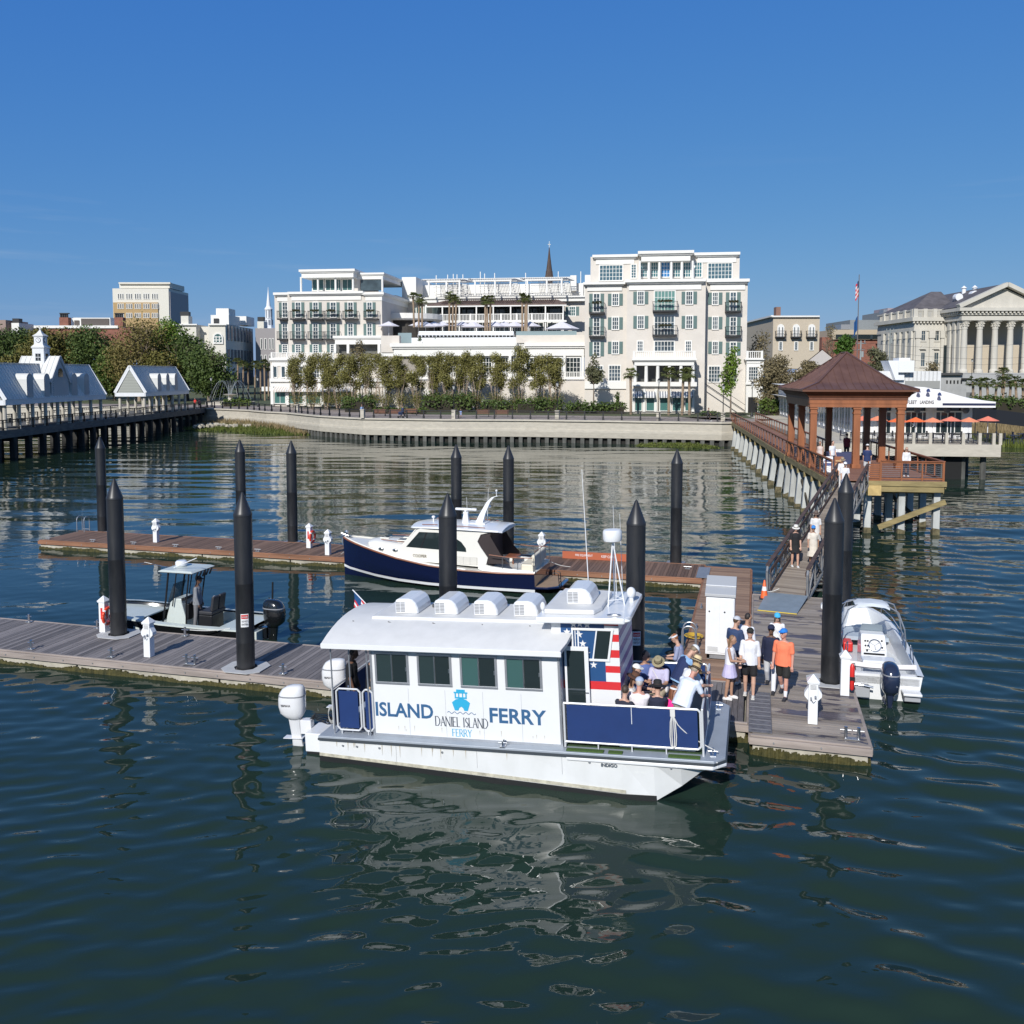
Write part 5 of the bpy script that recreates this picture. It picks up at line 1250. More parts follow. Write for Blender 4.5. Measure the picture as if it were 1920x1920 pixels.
# ------------------------------------------------------------------ people
SK = {'light': (.55,.33,.24), 'tan': (.42,.24,.16), 'brown': (.16,.085,.055), 'red': (.56,.29,.22)}
def skin(k): return PM('skin_'+k, SK[k], .5, var=.05, scale=5)
def cloth(name, col, var=.08): return PM('cloth_'+name, col, .85, var=var, scale=7, bump=.35, bscale=9)
def seg(b, p, q, r0, r1, n=10):
    """a rounded limb piece"""
    p = Vector(p); q = Vector(q); d = q-p; L = d.length
    if L < 1e-5: return
    d.normalize(); a = d.orthogonal().normalized(); c = d.cross(a); rings = []
    for k in range(4):
        th = PI/2*(1-k/3.); rings.append([p - d*r0*math.sin(th)*.9 + (a*math.cos(2*PI*i/n)+c*math.sin(2*PI*i/n))*max(r0*math.cos(th),.002) for i in range(n)])
    for k in range(4):
        th = PI/2*(k/3.); rings.append([q + d*r1*math.sin(th)*.9 + (a*math.cos(2*PI*i/n)+c*math.sin(2*PI*i/n))*max(r1*math.cos(th),.002) for i in range(n)])
    b.loft(rings)
def torso(b, joints, widths, n=14):
    """joints: centre points up the spine, widths: (half width, half depth); side axis and front axis given"""
    rings = []
    for (c, sx, fy), (w, d) in zip(joints, widths):
        rings.append([c + sx*w*math.cos(2*PI*i/n) + fy*d*math.sin(2*PI*i/n) for i in range(n)])
    b.loft(rings)
def person(loc, face, h=1.75, label='', sk='light', top=('shirt',(.7,.7,.7)), bot=('trousers',(.02,.02,.03)), hair=(.06,.035,.02), long_hair=False, hat=None,
           shoes=(.6,.6,.6), pose='stand', arms=None, lean=0, group=None, near=True, glasses=False, bag=None, headturn=0, headdown=12, legs=None, build=1.0, vest=None, socks=None):
    """face: compass angle (rad) of the direction the person looks, 0 = +Y, positive clockwise"""
    k = h/1.75
    root = E('person', loc, -face, label, 'person', group)
    up = Vector((0,0,1)); R_ = Vector((1,0,0)); Fw = Vector((0,1,0))
    def rot(a, axis): return Matrix.Rotation(a, 3, axis)
    seated = pose == 'sit'
    th, sh_ = .43, .42
    hipz = .90 if not seated else .50
    if legs is None: legs = {'stand': ((4,3),(-3,4)), 'walk': ((26,8),(-16,22)), 'sit': ((84,86),(80,84)), 'lean': ((2,2),(-2,3))}[pose]
    if arms is None: arms = {'stand': ((6,8,12),(4,8,14)), 'walk': ((-18,8,12),(22,8,24)), 'sit': ((34,6,60),(34,6,60)), 'lean': ((60,14,40),(55,14,50))}[pose]
    pel = Vector((0,0,hipz))
    low = []; feet = []
    J = []
    for s, (tp, kb) in zip((-1,1), legs):
        hip = pel + R_*s*.09
        a = R(tp); kd = Vector((s*.03, math.sin(a), -math.cos(a))).normalized(); knee = hip + kd*th
        a2 = R(tp-kb); sd_ = Vector((0, math.sin(a2), -math.cos(a2))); ank = knee + sd_*sh_
        J.append((hip, knee, ank))
    mz = min(j[2].z for j in J) - .075
    off = Vector((0,0,-mz)) if not seated else Vector((0,0,0))
    ps = off + Vector((0,0,0)); pel = pel + ps; J = [(a_+ps, b_+ps, c_+ps) for a_,b_,c_ in J]
    ML = rot(-R(lean), 'X')
    spd = ML @ up; fy = ML @ Fw; sx = R_
    w = build
    def sp(t): return pel + spd*t
    neck = sp(.56); shz = sp(.50)
    MH = rot(-R(headdown+lean*.6), 'X') @ rot(0,'X'); MH = Matrix.Rotation(-R(headturn),3,'Z') @ MH
    head = neck + ML@Vector((0,.02,.0)) + MH@Vector((0,.01,.155))
    J = [tuple(x) for x in J]
    A = []
    for s, (pf, ab, el) in zip((-1,1), arms):
        shd = shz + sx*s*(.158*w) + spd*-.045
        a = R(pf); d = ML @ Vector((s*math.sin(R(ab))*1.0, math.sin(a)*math.cos(R(ab)), -math.cos(a)*math.cos(R(ab)))).normalized()
        elb = shd + d*.285
        a2 = R(pf+el); inw = -s*.42*min(1, el/60.); d2 = ML @ Vector((s*math.sin(R(ab))*.6+inw, math.sin(a2), -math.cos(a2))).normalized()
        wr_ = elb + d2*.25; A.append((shd, elb, wr_, d2, s))
    vox = .0105 if near else .022
    sc = lambda o: setattr(o, 'scale', (k,k,k))
    def body_part(name, b, mat, v=vox, sm=2):
        o = b.build(name, mat, root, norm=False); sc(o)
        md = o.modifiers.new('remesh', 'REMESH'); md.mode = 'VOXEL'; md.voxel_size = v; md.use_smooth_shade = True
        if sm: m2 = o.modifiers.new('smooth','SMOOTH'); m2.iterations = sm; m2.factor = .5
        return o
    # body
    b = MB()
    torso(b, [(sp(t),sx,fy) for t in (-.06,.0,.08,.2,.34,.44,.50,.535)], [(.10*w,.08*w),(.165*w,.11*w),(.165*w,.12*w),(.135*w,.105*w),(.16*w,.115*w),(.172*w,.10*w),(.13*w,.075),(.06,.055)])
    seg(b, sp(.50), head - MH@Vector((0,.02,.05)), .056, .052)
    b.ell(head, (.075,.095,.115), 14, 10, MH); b.ell(head + MH@Vector((0,.045,-.075)), (.05,.045,.045), 10, 7, MH)
    seg(b, head + MH@Vector((0,.085,.01)), head + MH@Vector((0,.108,-.022)), .010, .014, 6)
    for s in (-1,1): b.ell(head + MH@Vector((s*.078,-.005,-.005)), (.012,.02,.032), 8, 6, MH)
    b.ell(head + MH@Vector((0,.092,-.055)), (.024,.010,.008), 8, 5, MH)
    for hip, knee, ank in J:
        seg(b, hip, knee, .085*w, .055); seg(b, knee, knee.lerp(ank,.35), .054, .058); seg(b, knee.lerp(ank,.3), ank, .056, .036)
        seg(b, ank - up*.02 , ank + Vector((0,.15,-.05)) , .035, .028)
    for shd, elb, wr_, d2, s in A:
        seg(b, shd, elb, .050*w, .040); seg(b, elb, wr_, .042, .027)
        side_ = d2.cross(fy if abs(d2.dot(fy)) < .9 else spd).normalized(); nrm = side_.cross(d2)
        palm = wr_ + d2*.045; seg(b, wr_, palm + d2*.03, .026, .034)
        if near:
            for i in range(4):
                o_ = side_*(.030-.020*i); ln = (.036,.042,.040,.030)[i]
                p0 = palm + d2*.045 + o_; p1 = p0 + d2*ln + nrm*.008*s; p2 = p1 + (d2*.6+nrm*s*.8).normalized()*ln*.7
                seg(b, palm+o_*.8, p0, .011, .0105, 6); seg(b, p0, p1, .0105, .0095, 6); seg(b, p1, p2, .0095, .0085, 6)
            p0 = wr_ + d2*.03 + side_*.028; seg(b, p0, p0 + (side_*.8+d2*.7).normalized()*.035, .012, .011, 6); seg(b, p0 + (side_*.8+d2*.7).normalized()*.035, p0 + (side_*.4+d2).normalized()*.07, .011, .009, 6)
    body_part('body', b, skin(sk), .0095 if near else .02, 1)
    # clothes
    tn, tc = top; tm = cloth('%s_%02x%02x%02x' % (tn, *[int(255*c) for c in tc]), tc)
    b = MB(); g = .018
    hem = -.10 if tn not in ('dress',) else -.10
    tw = [(sp(t),sx,fy) for t in (hem,.0,.08,.2,.34,.44,.495,.525)]
    torso(b, tw, [(.175*w+g,.125*w+g),(.17*w+g,.12*w+g),(.165*w+g,.122*w+g),(.148*w+g,.115*w+g),(.165*w+g,.12*w+g),(.178*w+g,.105*w+g),(.135*w,.082),(.068,.062)])
    if tn != 'tank':
        for shd, elb, wr_, d2, s in A:
            if tn in ('long','jacket'):
                seg(b, shd, elb, .062*w, .054); seg(b, elb, wr_, .056, .042)
            elif tn == 'rolled':
                seg(b, shd, elb, .062*w, .058); seg(b, elb, elb.lerp(wr_,.12), .06, .056)
            else: seg(b, shd, shd.lerp(elb,.72), .063*w, .062)
    if tn == 'dress':
        torso(b, [(pel+up*z,R_,Fw) for z in (-.48,-.25,.05)], [(.25,.21),(.21,.17),(.17,.125)])
    body_part('top', b, tm, vox, 2)
    bn, bc = bot; bm_ = cloth('%s_%02x%02x%02x' % (bn, *[int(255*c) for c in bc]), bc)
    if bn != 'none':
        b = MB()
        torso(b, [(sp(-.08) if not seated else pel,sx,fy),(sp(.0),sx,fy),(sp(.10),sx,fy)], [(.14*w,.11*w),(.17*w+.014,.12*w+.014),(.16*w+.012,.12*w+.010)])
        for hip, knee, ank in J:
            if bn == 'shorts': seg(b, hip, hip.lerp(knee,.78), .10*w, .088*w)
            elif bn == 'trousers': seg(b, hip, knee, .10*w, .07); seg(b, knee, ank-up*.01, .07, .056)
            elif bn == 'leggings': seg(b, hip, knee, .09*w, .062); seg(b, knee, ank, .062, .044)
        if bn == 'skirt':
            torso(b, [(pel+up*z,R_,Fw) for z in (-.30,-.15,.06)], [(.25,.21),(.22,.175),(.17,.125)])
        body_part('bottoms', b, bm_, vox, 2)
    b = MB()
    for hip, knee, ank in J:
        c = ank + Vector((0,.05,-.045)); b.ell(c, (.045,.135,.045), 12, 7); b.c(c.x, c.y, c.z-.022, .085, .26, .02)
    o = b.build('shoes', cloth('shoe_%02x%02x%02x' % tuple(int(255*c) for c in shoes), shoes), root, smooth=True); sc(o)
    if socks:
        b = MB()
        for hip, knee, ank in J: seg(b, ank, ank.lerp(knee,.3), .042, .048)
        o = b.build('socks', cloth('sock', socks), root, smooth=True); sc(o)
    # hair
    hm = PM('hair_%02x%02x%02x' % tuple(int(255*c) for c in hair), hair, .6, var=.3, scale=20, stretch=(1,1,.2))
    b = MB(); b.ell(head + MH@Vector((0,-.034,.026)), (.082,.080,.098), 14, 9, MH); 
    if long_hair:
        rings = []
        for z_, wd_, y_ in ((.06,.07,-.05),(-.02,.085,-.07),(-.1,.09,-.085),(-.2,.095,-.09),(-.30,.085,-.10),(-.36,.05,-.10)):
            rings.append([head + MH@Vector((wd_*math.cos(2*PI*i/12), y_+.035*math.sin(2*PI*i/12), 0)) + ML@Vector((0,0,z_)) for i in range(12)])
        b.loft(rings)
    o = b.build('hair', hm, root, smooth=True, norm=True); sc(o)
    if glasses:
        b = MB()
        for s in (-1,1): b.ell(head + MH@Vector((s*.034,.090,.012)), (.028,.012,.020), 8, 6, MH)
        b.path([head+MH@Vector((s*.07,.06,.015)) for s in (-1,)]+[head+MH@Vector((-.08,0,.01))],.004)
        o = b.build('sunglasses', black, root); sc(o)
    else:
        b = MB()
        for s in (-1,1): b.ell(head + MH@Vector((s*.03,.089,.010)), (.013,.008,.007), 8, 5, MH)
        o = b.build('eyes', PM('eye_dark',(.03,.02,.02),.3), root); sc(o)
    if hat:
        kind, hc = hat; mt = cloth('hat_%02x%02x%02x' % tuple(int(255*c) for c in hc), hc)
        b = MB()
        if kind in ('cap','visor'):
            if kind == 'cap':
                rings = []
                for q in range(7):
                    a = PI/2*q/6; rr = math.cos(a); rings.append([head + MH@Vector((.092*rr*math.cos(2*PI*i/16), -.012+.105*rr*math.sin(2*PI*i/16), .048+.086*math.sin(a))) for i in range(16)])
                b.loft(rings)
            else: b.loft([[head + MH@Vector((.094*math.cos(2*PI*i/16), -.01+.106*math.sin(2*PI*i/16), z_)) for i in range(16)] for z_ in (.035,.075)], cap=False)
            br = [(x_, .07+.085*math.sqrt(max(0,1-(x_/.085)**2))) for x_ in [-.085+.17*i/8 for i in range(9)]]
            b.add([head+MH@Vector((p[0],p[1],.062-.1*(p[1]-.07)*.5)) for p in br]+[head+MH@Vector((p[0],.05,.066)) for p in br]+[head+MH@Vector((p[0],p[1],.054-.1*(p[1]-.07)*.5)) for p in br],[(i,i+1,10+i,9+i) for i in range(8)]+[(18+i,9+i,10+i,19+i) for i in range(8)])
        else:
            br_ = .19 if kind == 'wide' else .155
            prof = [(br_,.028),(br_*.8,.045),(.098,.05),(.094,.075),(.085,.145),(.06,.162),(.01,.158)]
            rings = [[head + MH@Vector((r_*math.cos(2*PI*i/20), -.01+r_*1.05*math.sin(2*PI*i/20), z_-.01)) for i in range(20)] for r_, z_ in prof]
            b.loft(rings, cap=False); b.loft([[head + MH@Vector((r_*math.cos(2*PI*i/20), -.01+r_*1.05*math.sin(2*PI*i/20), z_-.018)) for i in range(20)] for r_, z_ in ((br_,.028),(.09,.045))], cap=False)
        o = b.build('hat', mt, root, smooth=True, norm=False); sc(o)
        if kind in ('sun','wide'):
            b = MB(); b.loft([[head + MH@Vector((r_*math.cos(2*PI*i/20), -.01+r_*1.05*math.sin(2*PI*i/20), z_-.008)) for i in range(20)] for r_, z_ in ((.101,.05),(.097,.075))], cap=False); o2 = b.build('hat_band', cloth('band',(.03,.02,.02)), root, norm=False); sc(o2)
    if vest:
        b = MB(); torso(b, [(sp(t),sx,fy) for t in (-.06,.08,.2,.34,.44,.50)], [(.18*w+g,.14*w+g)]*2+[(.16*w+g,.13*w+g),(.175*w+g,.135*w+g),(.15*w+g,.115*w+g),(.08,.08)]); body_part('vest', b, cloth('vest',vest), vox, 1)
    if bag:
        b = MB(); b.path([shz+sx*.14+fy*.13+up*.02, sp(.3)+fy*.155, sp(.1)+fy*.15+sx*-.13], .012, 6); b.ell(sp(.05)+sx*-.2+fy*.06, (.05,.11,.09), 10, 6); o = b.build('shoulder_bag', cloth('bag',bag), root); sc(o)
    return root
def face_cam(x, y, turn=0): return math.atan2(-x, -y) + turn     # compass angle from the person to the camera
# group on the pale dock
dz = .466
wh = (.74,.75,.78)
person((-.02,23.75,.49), PI+.05, 1.80, 'man in a white shirt, black shorts and black cap beside the grey mat', top=('rolled',wh), bot=('shorts',(.012,.012,.014)), hat=('cap',(.02,.022,.018)), hair=(.03,.02,.015), shoes=(.66,.64,.60), arms=((-2,10,8),(6,10,14)), legs=((10,4),(-4,6)), headdown=2, build=1.08)
person((-.52,23.45,dz), 1.75, 1.68, 'woman with long light brown hair in a white top and short lilac skirt', sk='tan', top=('tank',(.78,.78,.84)), bot=('skirt',(.55,.50,.72)), hair=(.22,.13,.07), long_hair=True, shoes=(.72,.70,.68), arms=((10,6,78),(14,6,72)), headdown=16, build=.92, bag=(.7,.68,.7))
person((.83,23.95,dz), PI+.3, 1.82, 'man in an orange short-sleeved shirt, black shorts and a bright blue cap', sk='red', top=('shirt',(.88,.22,.11)), bot=('shorts',(.018,.018,.017)), hat=('cap',(.02,.20,.62)), hair=(.35,.33,.3), shoes=(.03,.03,.04), pose='walk', arms=((2,9,10),(6,10,12)), legs=((14,8),(-10,22)), headdown=2, build=1.15, socks=wh, headturn=20)
person((.52,24.5,dz), PI+.1, 1.80, 'man in a navy zip jacket, white trousers and navy cap walking beside the orange shirt', sk='brown', top=('jacket',(.012,.016,.045)), bot=('trousers',(.72,.73,.76)), hat=('cap',(.014,.018,.05)), hair=(.02,.015,.012), shoes=(.03,.03,.035), pose='walk', headdown=2, glasses=True, arms=((20,14,16),(-10,8,10)))
person((.71,26.05,dz), PI+.0, 1.68, 'woman in a light blue cap and white top behind the other walkers', top=('shirt',(.72,.72,.74)), bot=('leggings',(.03,.03,.05)), hat=('cap',(.06,.42,.75)), hair=(.05,.03,.02), long_hair=True, glasses=True, vest=None, bag=(.02,.02,.04))
person((-.42,24.75,dz), .35, 1.82, 'man in a navy shirt and grey-white cap seen from behind beside the white cabinet', sk='light', top=('shirt',(.03,.055,.13)), bot=('shorts',(.03,.04,.08)), hat=('cap',(.48,.50,.55)), hair=(.08,.05,.03), shoes=(.5,.5,.5), headturn=40)
person((-.12,25.1,dz), .5, 1.84, 'dark-haired bareheaded man in a white long-sleeved shirt turned away on the dock', sk='tan', top=('long',(.72,.74,.80)), bot=('trousers',(.02,.02,.03)), hair=(.03,.022,.018), shoes=(.05,.04,.04), headturn=30)
# woman on the brown walkway near the ladder
person((-1.78,23.3,dz), -1.5, 1.66, 'auburn-haired woman in a white visor and blue patterned blouse behind the ferry bow', top=('rolled',(.30,.33,.48)), bot=('trousers',(.5,.5,.55)), hair=(.30,.12,.05), hat=('visor',wh), arms=((16,6,70),(20,6,66)), headdown=24, lean=6)
# aboard the ferry: bow cockpit
def onf(X, Y, Z=.02): return tuple(fw(X, Y, Z))
sg = None
person(onf(6.96,.56,-.02), .25, 1.72, 'seated person in a dark top with curly dark hair at the near ferry rail', top=('shirt',(.02,.022,.04)), bot=('trousers',(.03,.03,.05)), hair=(.05,.035,.025), pose='sit')
person(onf(7.24,.80,.02), .1, 1.80, 'seated man in white shirt and pale blue cap, back to the near rail', sk='red', top=('shirt',(.74,.70,.72)), bot=('shorts',(.3,.28,.24)), hair=(.45,.42,.4), hat=('cap',(.38,.46,.62)), pose='sit', build=1.12)
person(onf(7.64,.80,-.0), -.1, 1.74, 'seated person under a wide black brimmed hat at the near ferry rail', top=('shirt',(.015,.018,.04)), bot=('trousers',(.02,.02,.03)), hair=(.03,.02,.02), hat=('wide',(.018,.018,.02)), pose='sit')
person(onf(7.93,.98,-.04), .5, 1.62, 'seated girl in a bright pink top with a ponytail and white visor', top=('shirt',(.85,.03,.28)), bot=('shorts',(.1,.1,.12)), hair=(.20,.08,.04), hat=('visor',wh), long_hair=True, pose='sit', headturn=30)
person(onf(6.98,1.45,.0), 1.4, 1.70, 'seated woman in a wide brown hat and white blouse beside the flag-painted wheelhouse', sk='tan', top=('rolled',(.72,.70,.68)), bot=('trousers',(.3,.3,.35)), hair=(.06,.03,.02), hat=('wide',(.11,.05,.03)), pose='sit', long_hair=True, headdown=22)
person(onf(7.0,1.85,.05), 1.6, 1.72, 'person in a white cap sitting between the brown hat and the wheelhouse', top=('shirt',(.10,.16,.34)), bot=('trousers',(.05,.07,.15)), hair=(.1,.06,.04), hat=('cap',(.75,.75,.72)), pose='sit')
person(onf(7.14,2.72,.05), PI-.5, 1.80, 'dark-haired man in a blue polo shirt sitting on the far ferry bench', sk='tan', top=('shirt',(.10,.15,.36)), bot=('trousers',(.05,.06,.12)), hair=(.025,.018,.015), pose='sit', glasses=True, headturn=-30, headdown=6)
person(onf(7.5,2.55,.05), PI+.1, 1.74, 'seated person in a tan sun hat and pale lilac shirt on the far bench', sk='tan', top=('shirt',(.50,.48,.66)), bot=('trousers',(.48,.40,.28)), hair=(.1,.06,.04), hat=('sun',(.30,.26,.16)), pose='sit', headdown=34, bag=(.02,.02,.02), build=1.1)
person(onf(8.18,.62,.02), .55, 1.80, 'man in a white polo and straw hat leaning over the front gate of the ferry', sk='red', top=('shirt',(.68,.74,.84)), bot=('shorts',(.35,.33,.28)), hair=(.3,.25,.2), hat=('sun',(.50,.36,.18)), pose='lean', lean=34, build=1.12, headdown=20)
person(onf(8.15,1.35,.02), .75, 1.74, 'woman in a pale straw hat with a black band bending at the ferry gate', top=('shirt',(.76,.77,.80)), bot=('trousers',(.3,.3,.35)), hair=(.12,.07,.04), hat=('sun',(.66,.52,.30)), pose='lean', lean=30)
person(onf(7.98,2.15,.02), .9, 1.80, 'man in a navy vest, light blue shirt and white cap at the ferry gate', top=('shirt',(.25,.42,.66)), bot=('trousers',(.05,.06,.1)), hair=(.2,.15,.1), hat=('cap',(.74,.76,.78)), vest=(.016,.03,.10), pose='lean', lean=28, headdown=34)
person(onf(.44,.85,.0), 1.4, 1.80, 'man in a black T-shirt and jeans standing under the stern end of the ferry roof', sk='brown', top=('shirt',(.010,.011,.014)), bot=('trousers',(.12,.16,.26)), hair=(.02,.015,.012))
person(onf(.95,.85,.0), 1.2, 1.78, 'crew member in a black shirt and tan shorts half hidden by the ferry cabin corner', sk='tan', top=('shirt',(.012,.014,.02)), bot=('shorts',(.50,.38,.25)), hair=(.03,.02,.02))
# bay boat skipper
person((-18.3,26.3,.16), -1.9+PI, 1.83, 'man in a grey shirt and dark cap at the helm of the black fishing boat', sk='brown', top=('long',(.22,.23,.25)), bot=('trousers',(.16,.16,.17)), hair=(.02,.02,.02), hat=('cap',(.02,.02,.025)))
# on the gangway
person(tuple(gw(-.35,3.1,.03)), PI-.15, 1.72, 'woman in a long black dress, white sneakers and white sun hat on the lower gangway', top=('shirt',(.012,.012,.014)), bot=('skirt',(.012,.012,.014)), hair=(.03,.02,.015), hat=('sun',(.78,.75,.68)), shoes=(.7,.7,.7), legs=((6,3),(-4,5)))
# a longer hem for the black dress
person(tuple(gw(.3,3.4,.03)), PI+.1, 1.70, 'woman in a pale patterned knee-length dress and blue cap on the lower gangway', sk='tan', top=('dress',(.66,.60,.52)), bot=('none',(0,0,0)), hair=(.1,.06,.03), hat=('cap',(.04,.22,.58)), shoes=(.5,.45,.4), pose='walk', legs=((14,6),(-8,14)))
person(tuple(gw(.05,5.4,.03)), PI, 1.70, 'woman in a pale dress and dark sun hat a few steps higher on the gangway', sk='tan', top=('dress',(.68,.66,.64)), bot=('none',(0,0,0)), hair=(.12,.07,.04), hat=('sun',(.16,.12,.10)), shoes=(.5,.45,.4), long_hair=True)
person(tuple(gw(-.1,14.7,.03)), PI, 1.70, 'person in a white top, pale blue shorts and white cap at the gangway top', sk='tan', top=('shirt',(.74,.74,.76)), bot=('shorts',(.45,.52,.72)), hat=('cap',(.75,.75,.74)), shoes=(.6,.6,.6), near=False)
person(tuple(gw(-.38,15.7,.03)), PI, 1.68, 'person in white partly hidden behind the one in pale blue shorts', sk='tan', top=('rolled',(.76,.75,.74)), bot=('trousers',(.70,.69,.68)), hat=('sun',(.4,.3,.2)), near=False)
person(tuple(qw(2.35,1.9,DKZ)), .1, 1.85, 'man in a navy polo and light grey shorts seen from behind on the pavilion deck', top=('shirt',(.02,.035,.11)), bot=('shorts',(.52,.52,.52)), hat=('cap',(.7,.7,.68)), shoes=(.6,.6,.6), near=False)
person(tuple(qw(4.6,2.3,DKZ)), PI, 1.68, 'woman in a white top and dark scarf standing by the right pavilion column', top=('long',(.72,.72,.72)), bot=('trousers',(.04,.04,.06)), hair=(.3,.2,.12), long_hair=True, near=False, glasses=True)
person(tuple(qw(.55,6.0,DKZ)), PI+.3, 1.70, 'woman in a pale sleeveless top and black trousers leaning on the left pavilion railing', sk='tan', top=('tank',(.6,.5,.45)), bot=('trousers',(.02,.02,.02)), hair=(.12,.07,.04), near=False)
person(tuple(qw(1.25,5.9,DKZ)), PI-.6, 1.74, 'person in a white shirt and dark trousers behind the left pavilion railing', top=('shirt',(.72,.74,.78)), bot=('trousers',(.02,.025,.05)), hair=(.03,.02,.02), near=False)
person(tuple(qw(3.6,12.6,DKZ)), .3, 1.78, 'person in a dark red shirt standing in the shade inside the pavilion', top=('shirt',(.20,.03,.04)), bot=('trousers',(.02,.02,.03)), near=False)
# ------------------------------------------------------------------ land and seawall
shore = [(-170,176),(-100,166),(-56,157),(-51.2,152.5),(-42.8,145.8),(-38.2,139.6),(-34.1,136.2),(-27,126),(-19.7,119),(-9,116.2),(1.0,115.3),(13,112.4),(25.5,108.8),(28.5,109.5),(34,114),(48,121),(66,124),(84,118),(140,100)]
SP = [cw(*p) for p in shore]
far = [cw(900,300),cw(1200,1500),cw(-1200,1500),cw(-900,420)]
poly = SP + far; b = MB(); b.add([(x,y,2.92) for x,y in poly],[tuple(range(len(poly)))])
g = b.build('ground', PM('lawn_ground',(.06,.085,.03),.95,col2=(.10,.10,.05),scale=.15), norm=False); tag(g, kind='structure')
# promenade paving following the water's edge
def offset(pts, d):
    out = []
    for i, p in enumerate(pts):
        a = Vector(pts[max(0,i-1)]); c = Vector(pts[min(len(pts)-1,i+1)]); t = (c-a).normalized(); n = Vector((-t.y, t.x)); out.append((p[0]+n.x*d, p[1]+n.y*d))
    return out
pr = SP[1:15]; inner = offset(pr, 11.5); b = MB(); n = len(pr)
b.add([(x,y,3.0) for x,y in pr]+[(x,y,3.0) for x,y in inner],[(i,i+1,n+i+1,n+i) for i in range(n-1)])
o = b.build('promenade', PM('pavers',(.30,.25,.22),.85,var=.2,scale=1.5), norm=False); tag(o, kind='structure')
SW = E('seawall', (0,0,0), 0, 'long curving pale concrete seawall below the promenade with dark gaps along the water', 'seawall')
b = MB(); sp = SP
for prof in ([(0,3.0),(-.35,3.0),(-.35,2.8),(-.12,2.72),(-.06,1.75),(-.16,1.72),(-.16,1.45),(-.02,.75),(.3,.75)],):
    rings = [[(x,y,z) for (x,y),z in zip([offset(sp, d)[i] for d, z_ in prof],[z for _, z in prof])] for i in range(len(sp))]
    b.loft(rings, cap=False, close=False)
b.build('concrete_face', concrete, SW, norm=False)
b = MB(); inn = offset(sp, .55); b.add([(x,y,-1) for x,y in inn]+[(x,y,.8) for x,y in inn],[(i,i+1,len(sp)+i+1,len(sp)+i) for i in range(len(sp)-1)]); b.build('dark_recess', PM('recess',(.02,.02,.018),.95), SW, norm=False)
b = MB()
def along(pts, step, start=0):
    out = []; acc = start
    for p, q in zip(pts, pts[1:]):
        p = Vector(p); q = Vector(q); L_ = (q-p).length; t = acc
        while t < L_: out.append((p+(q-p)*t/L_, math.atan2((q-p).y,(q-p).x))); t += step
        acc = t-L_
    return out
for p, a in along(offset(sp,.25), 1.15): b.c(p.x,p.y,.0,.5,.4,1.6,a)
o = b.build('sheet_piles', concrete_dk, SW, norm=False); o['kind'] = 'stuff'
# railing
RL = E('promenade_railing', (0,0,0), 0, 'long black iron railing along the top of the curving seawall', 'railing')
rp = offset(SP[2:14], .3)
pts = along(rp, 2.35)
for p, a in pts[:100]:
    b = MB(); b.c(p.x,p.y,3.55,.14,.14,1.1,a); b.c(p.x,p.y,3.2,.2,.22,.4,a); b.build('post', iron, RL)
b = MB()
for (x0,y0),(x1,y1) in zip(rp, rp[1:]):
    for z, h in ((4.05,.09),(3.82,.04),(3.25,.04)): b.bar((x0,y0,z),(x1,y1,z),.07,h)
b.build('rails', iron, RL, norm=False)
def lamp(u, d, label, h=4.2, z=3.0):
    x, y = cw((u-960)/1680.*d, d); t = E('street_lamp', (x,y,z), 0, label, 'street lamp', 'black street lamps along the promenade')
    b = MB(); b.lathe([(.2,0),(.2,.3),(.1,.5),(.06,.8),(.045,h-.5),(.07,h-.45),(.03,h-.4)], n=10); b.build('pole', iron, t, smooth=True)
    b = MB(); b.lathe([(.09,h-.4),(.2,h),(.21,h+.02)], n=8); b.build('lantern', PM('lamp_glass',(.5,.5,.48),.3), t)
    b = MB(); b.lathe([(.23,h+.02),(.1,h+.18),(.02,h+.3)], n=8); b.build('cap', iron, t)
lamp(557,138,'street lamp in front of the left corner of the cream hotel'); lamp(680,119.5,'street lamp near the striped-awning end of the tree row'); lamp(851,117.4,'street lamp in front of the double garden stair')
lamp(1045,115.7,'street lamp before the right end of the clipped tree row',4.6); lamp(1235,113.3,'street lamp in front of the grey-striped awnings',5); lamp(1356,110.5,'street lamp at the corner where the walkway leaves the promenade',4.3); lamp(1410,122,'street lamp beside the low white hotel annexe',4.5); lamp(397,158,'street lamp under the dark trees by the fountain',5); lamp(484,158,'street lamp among the palms right of the fountain',5)
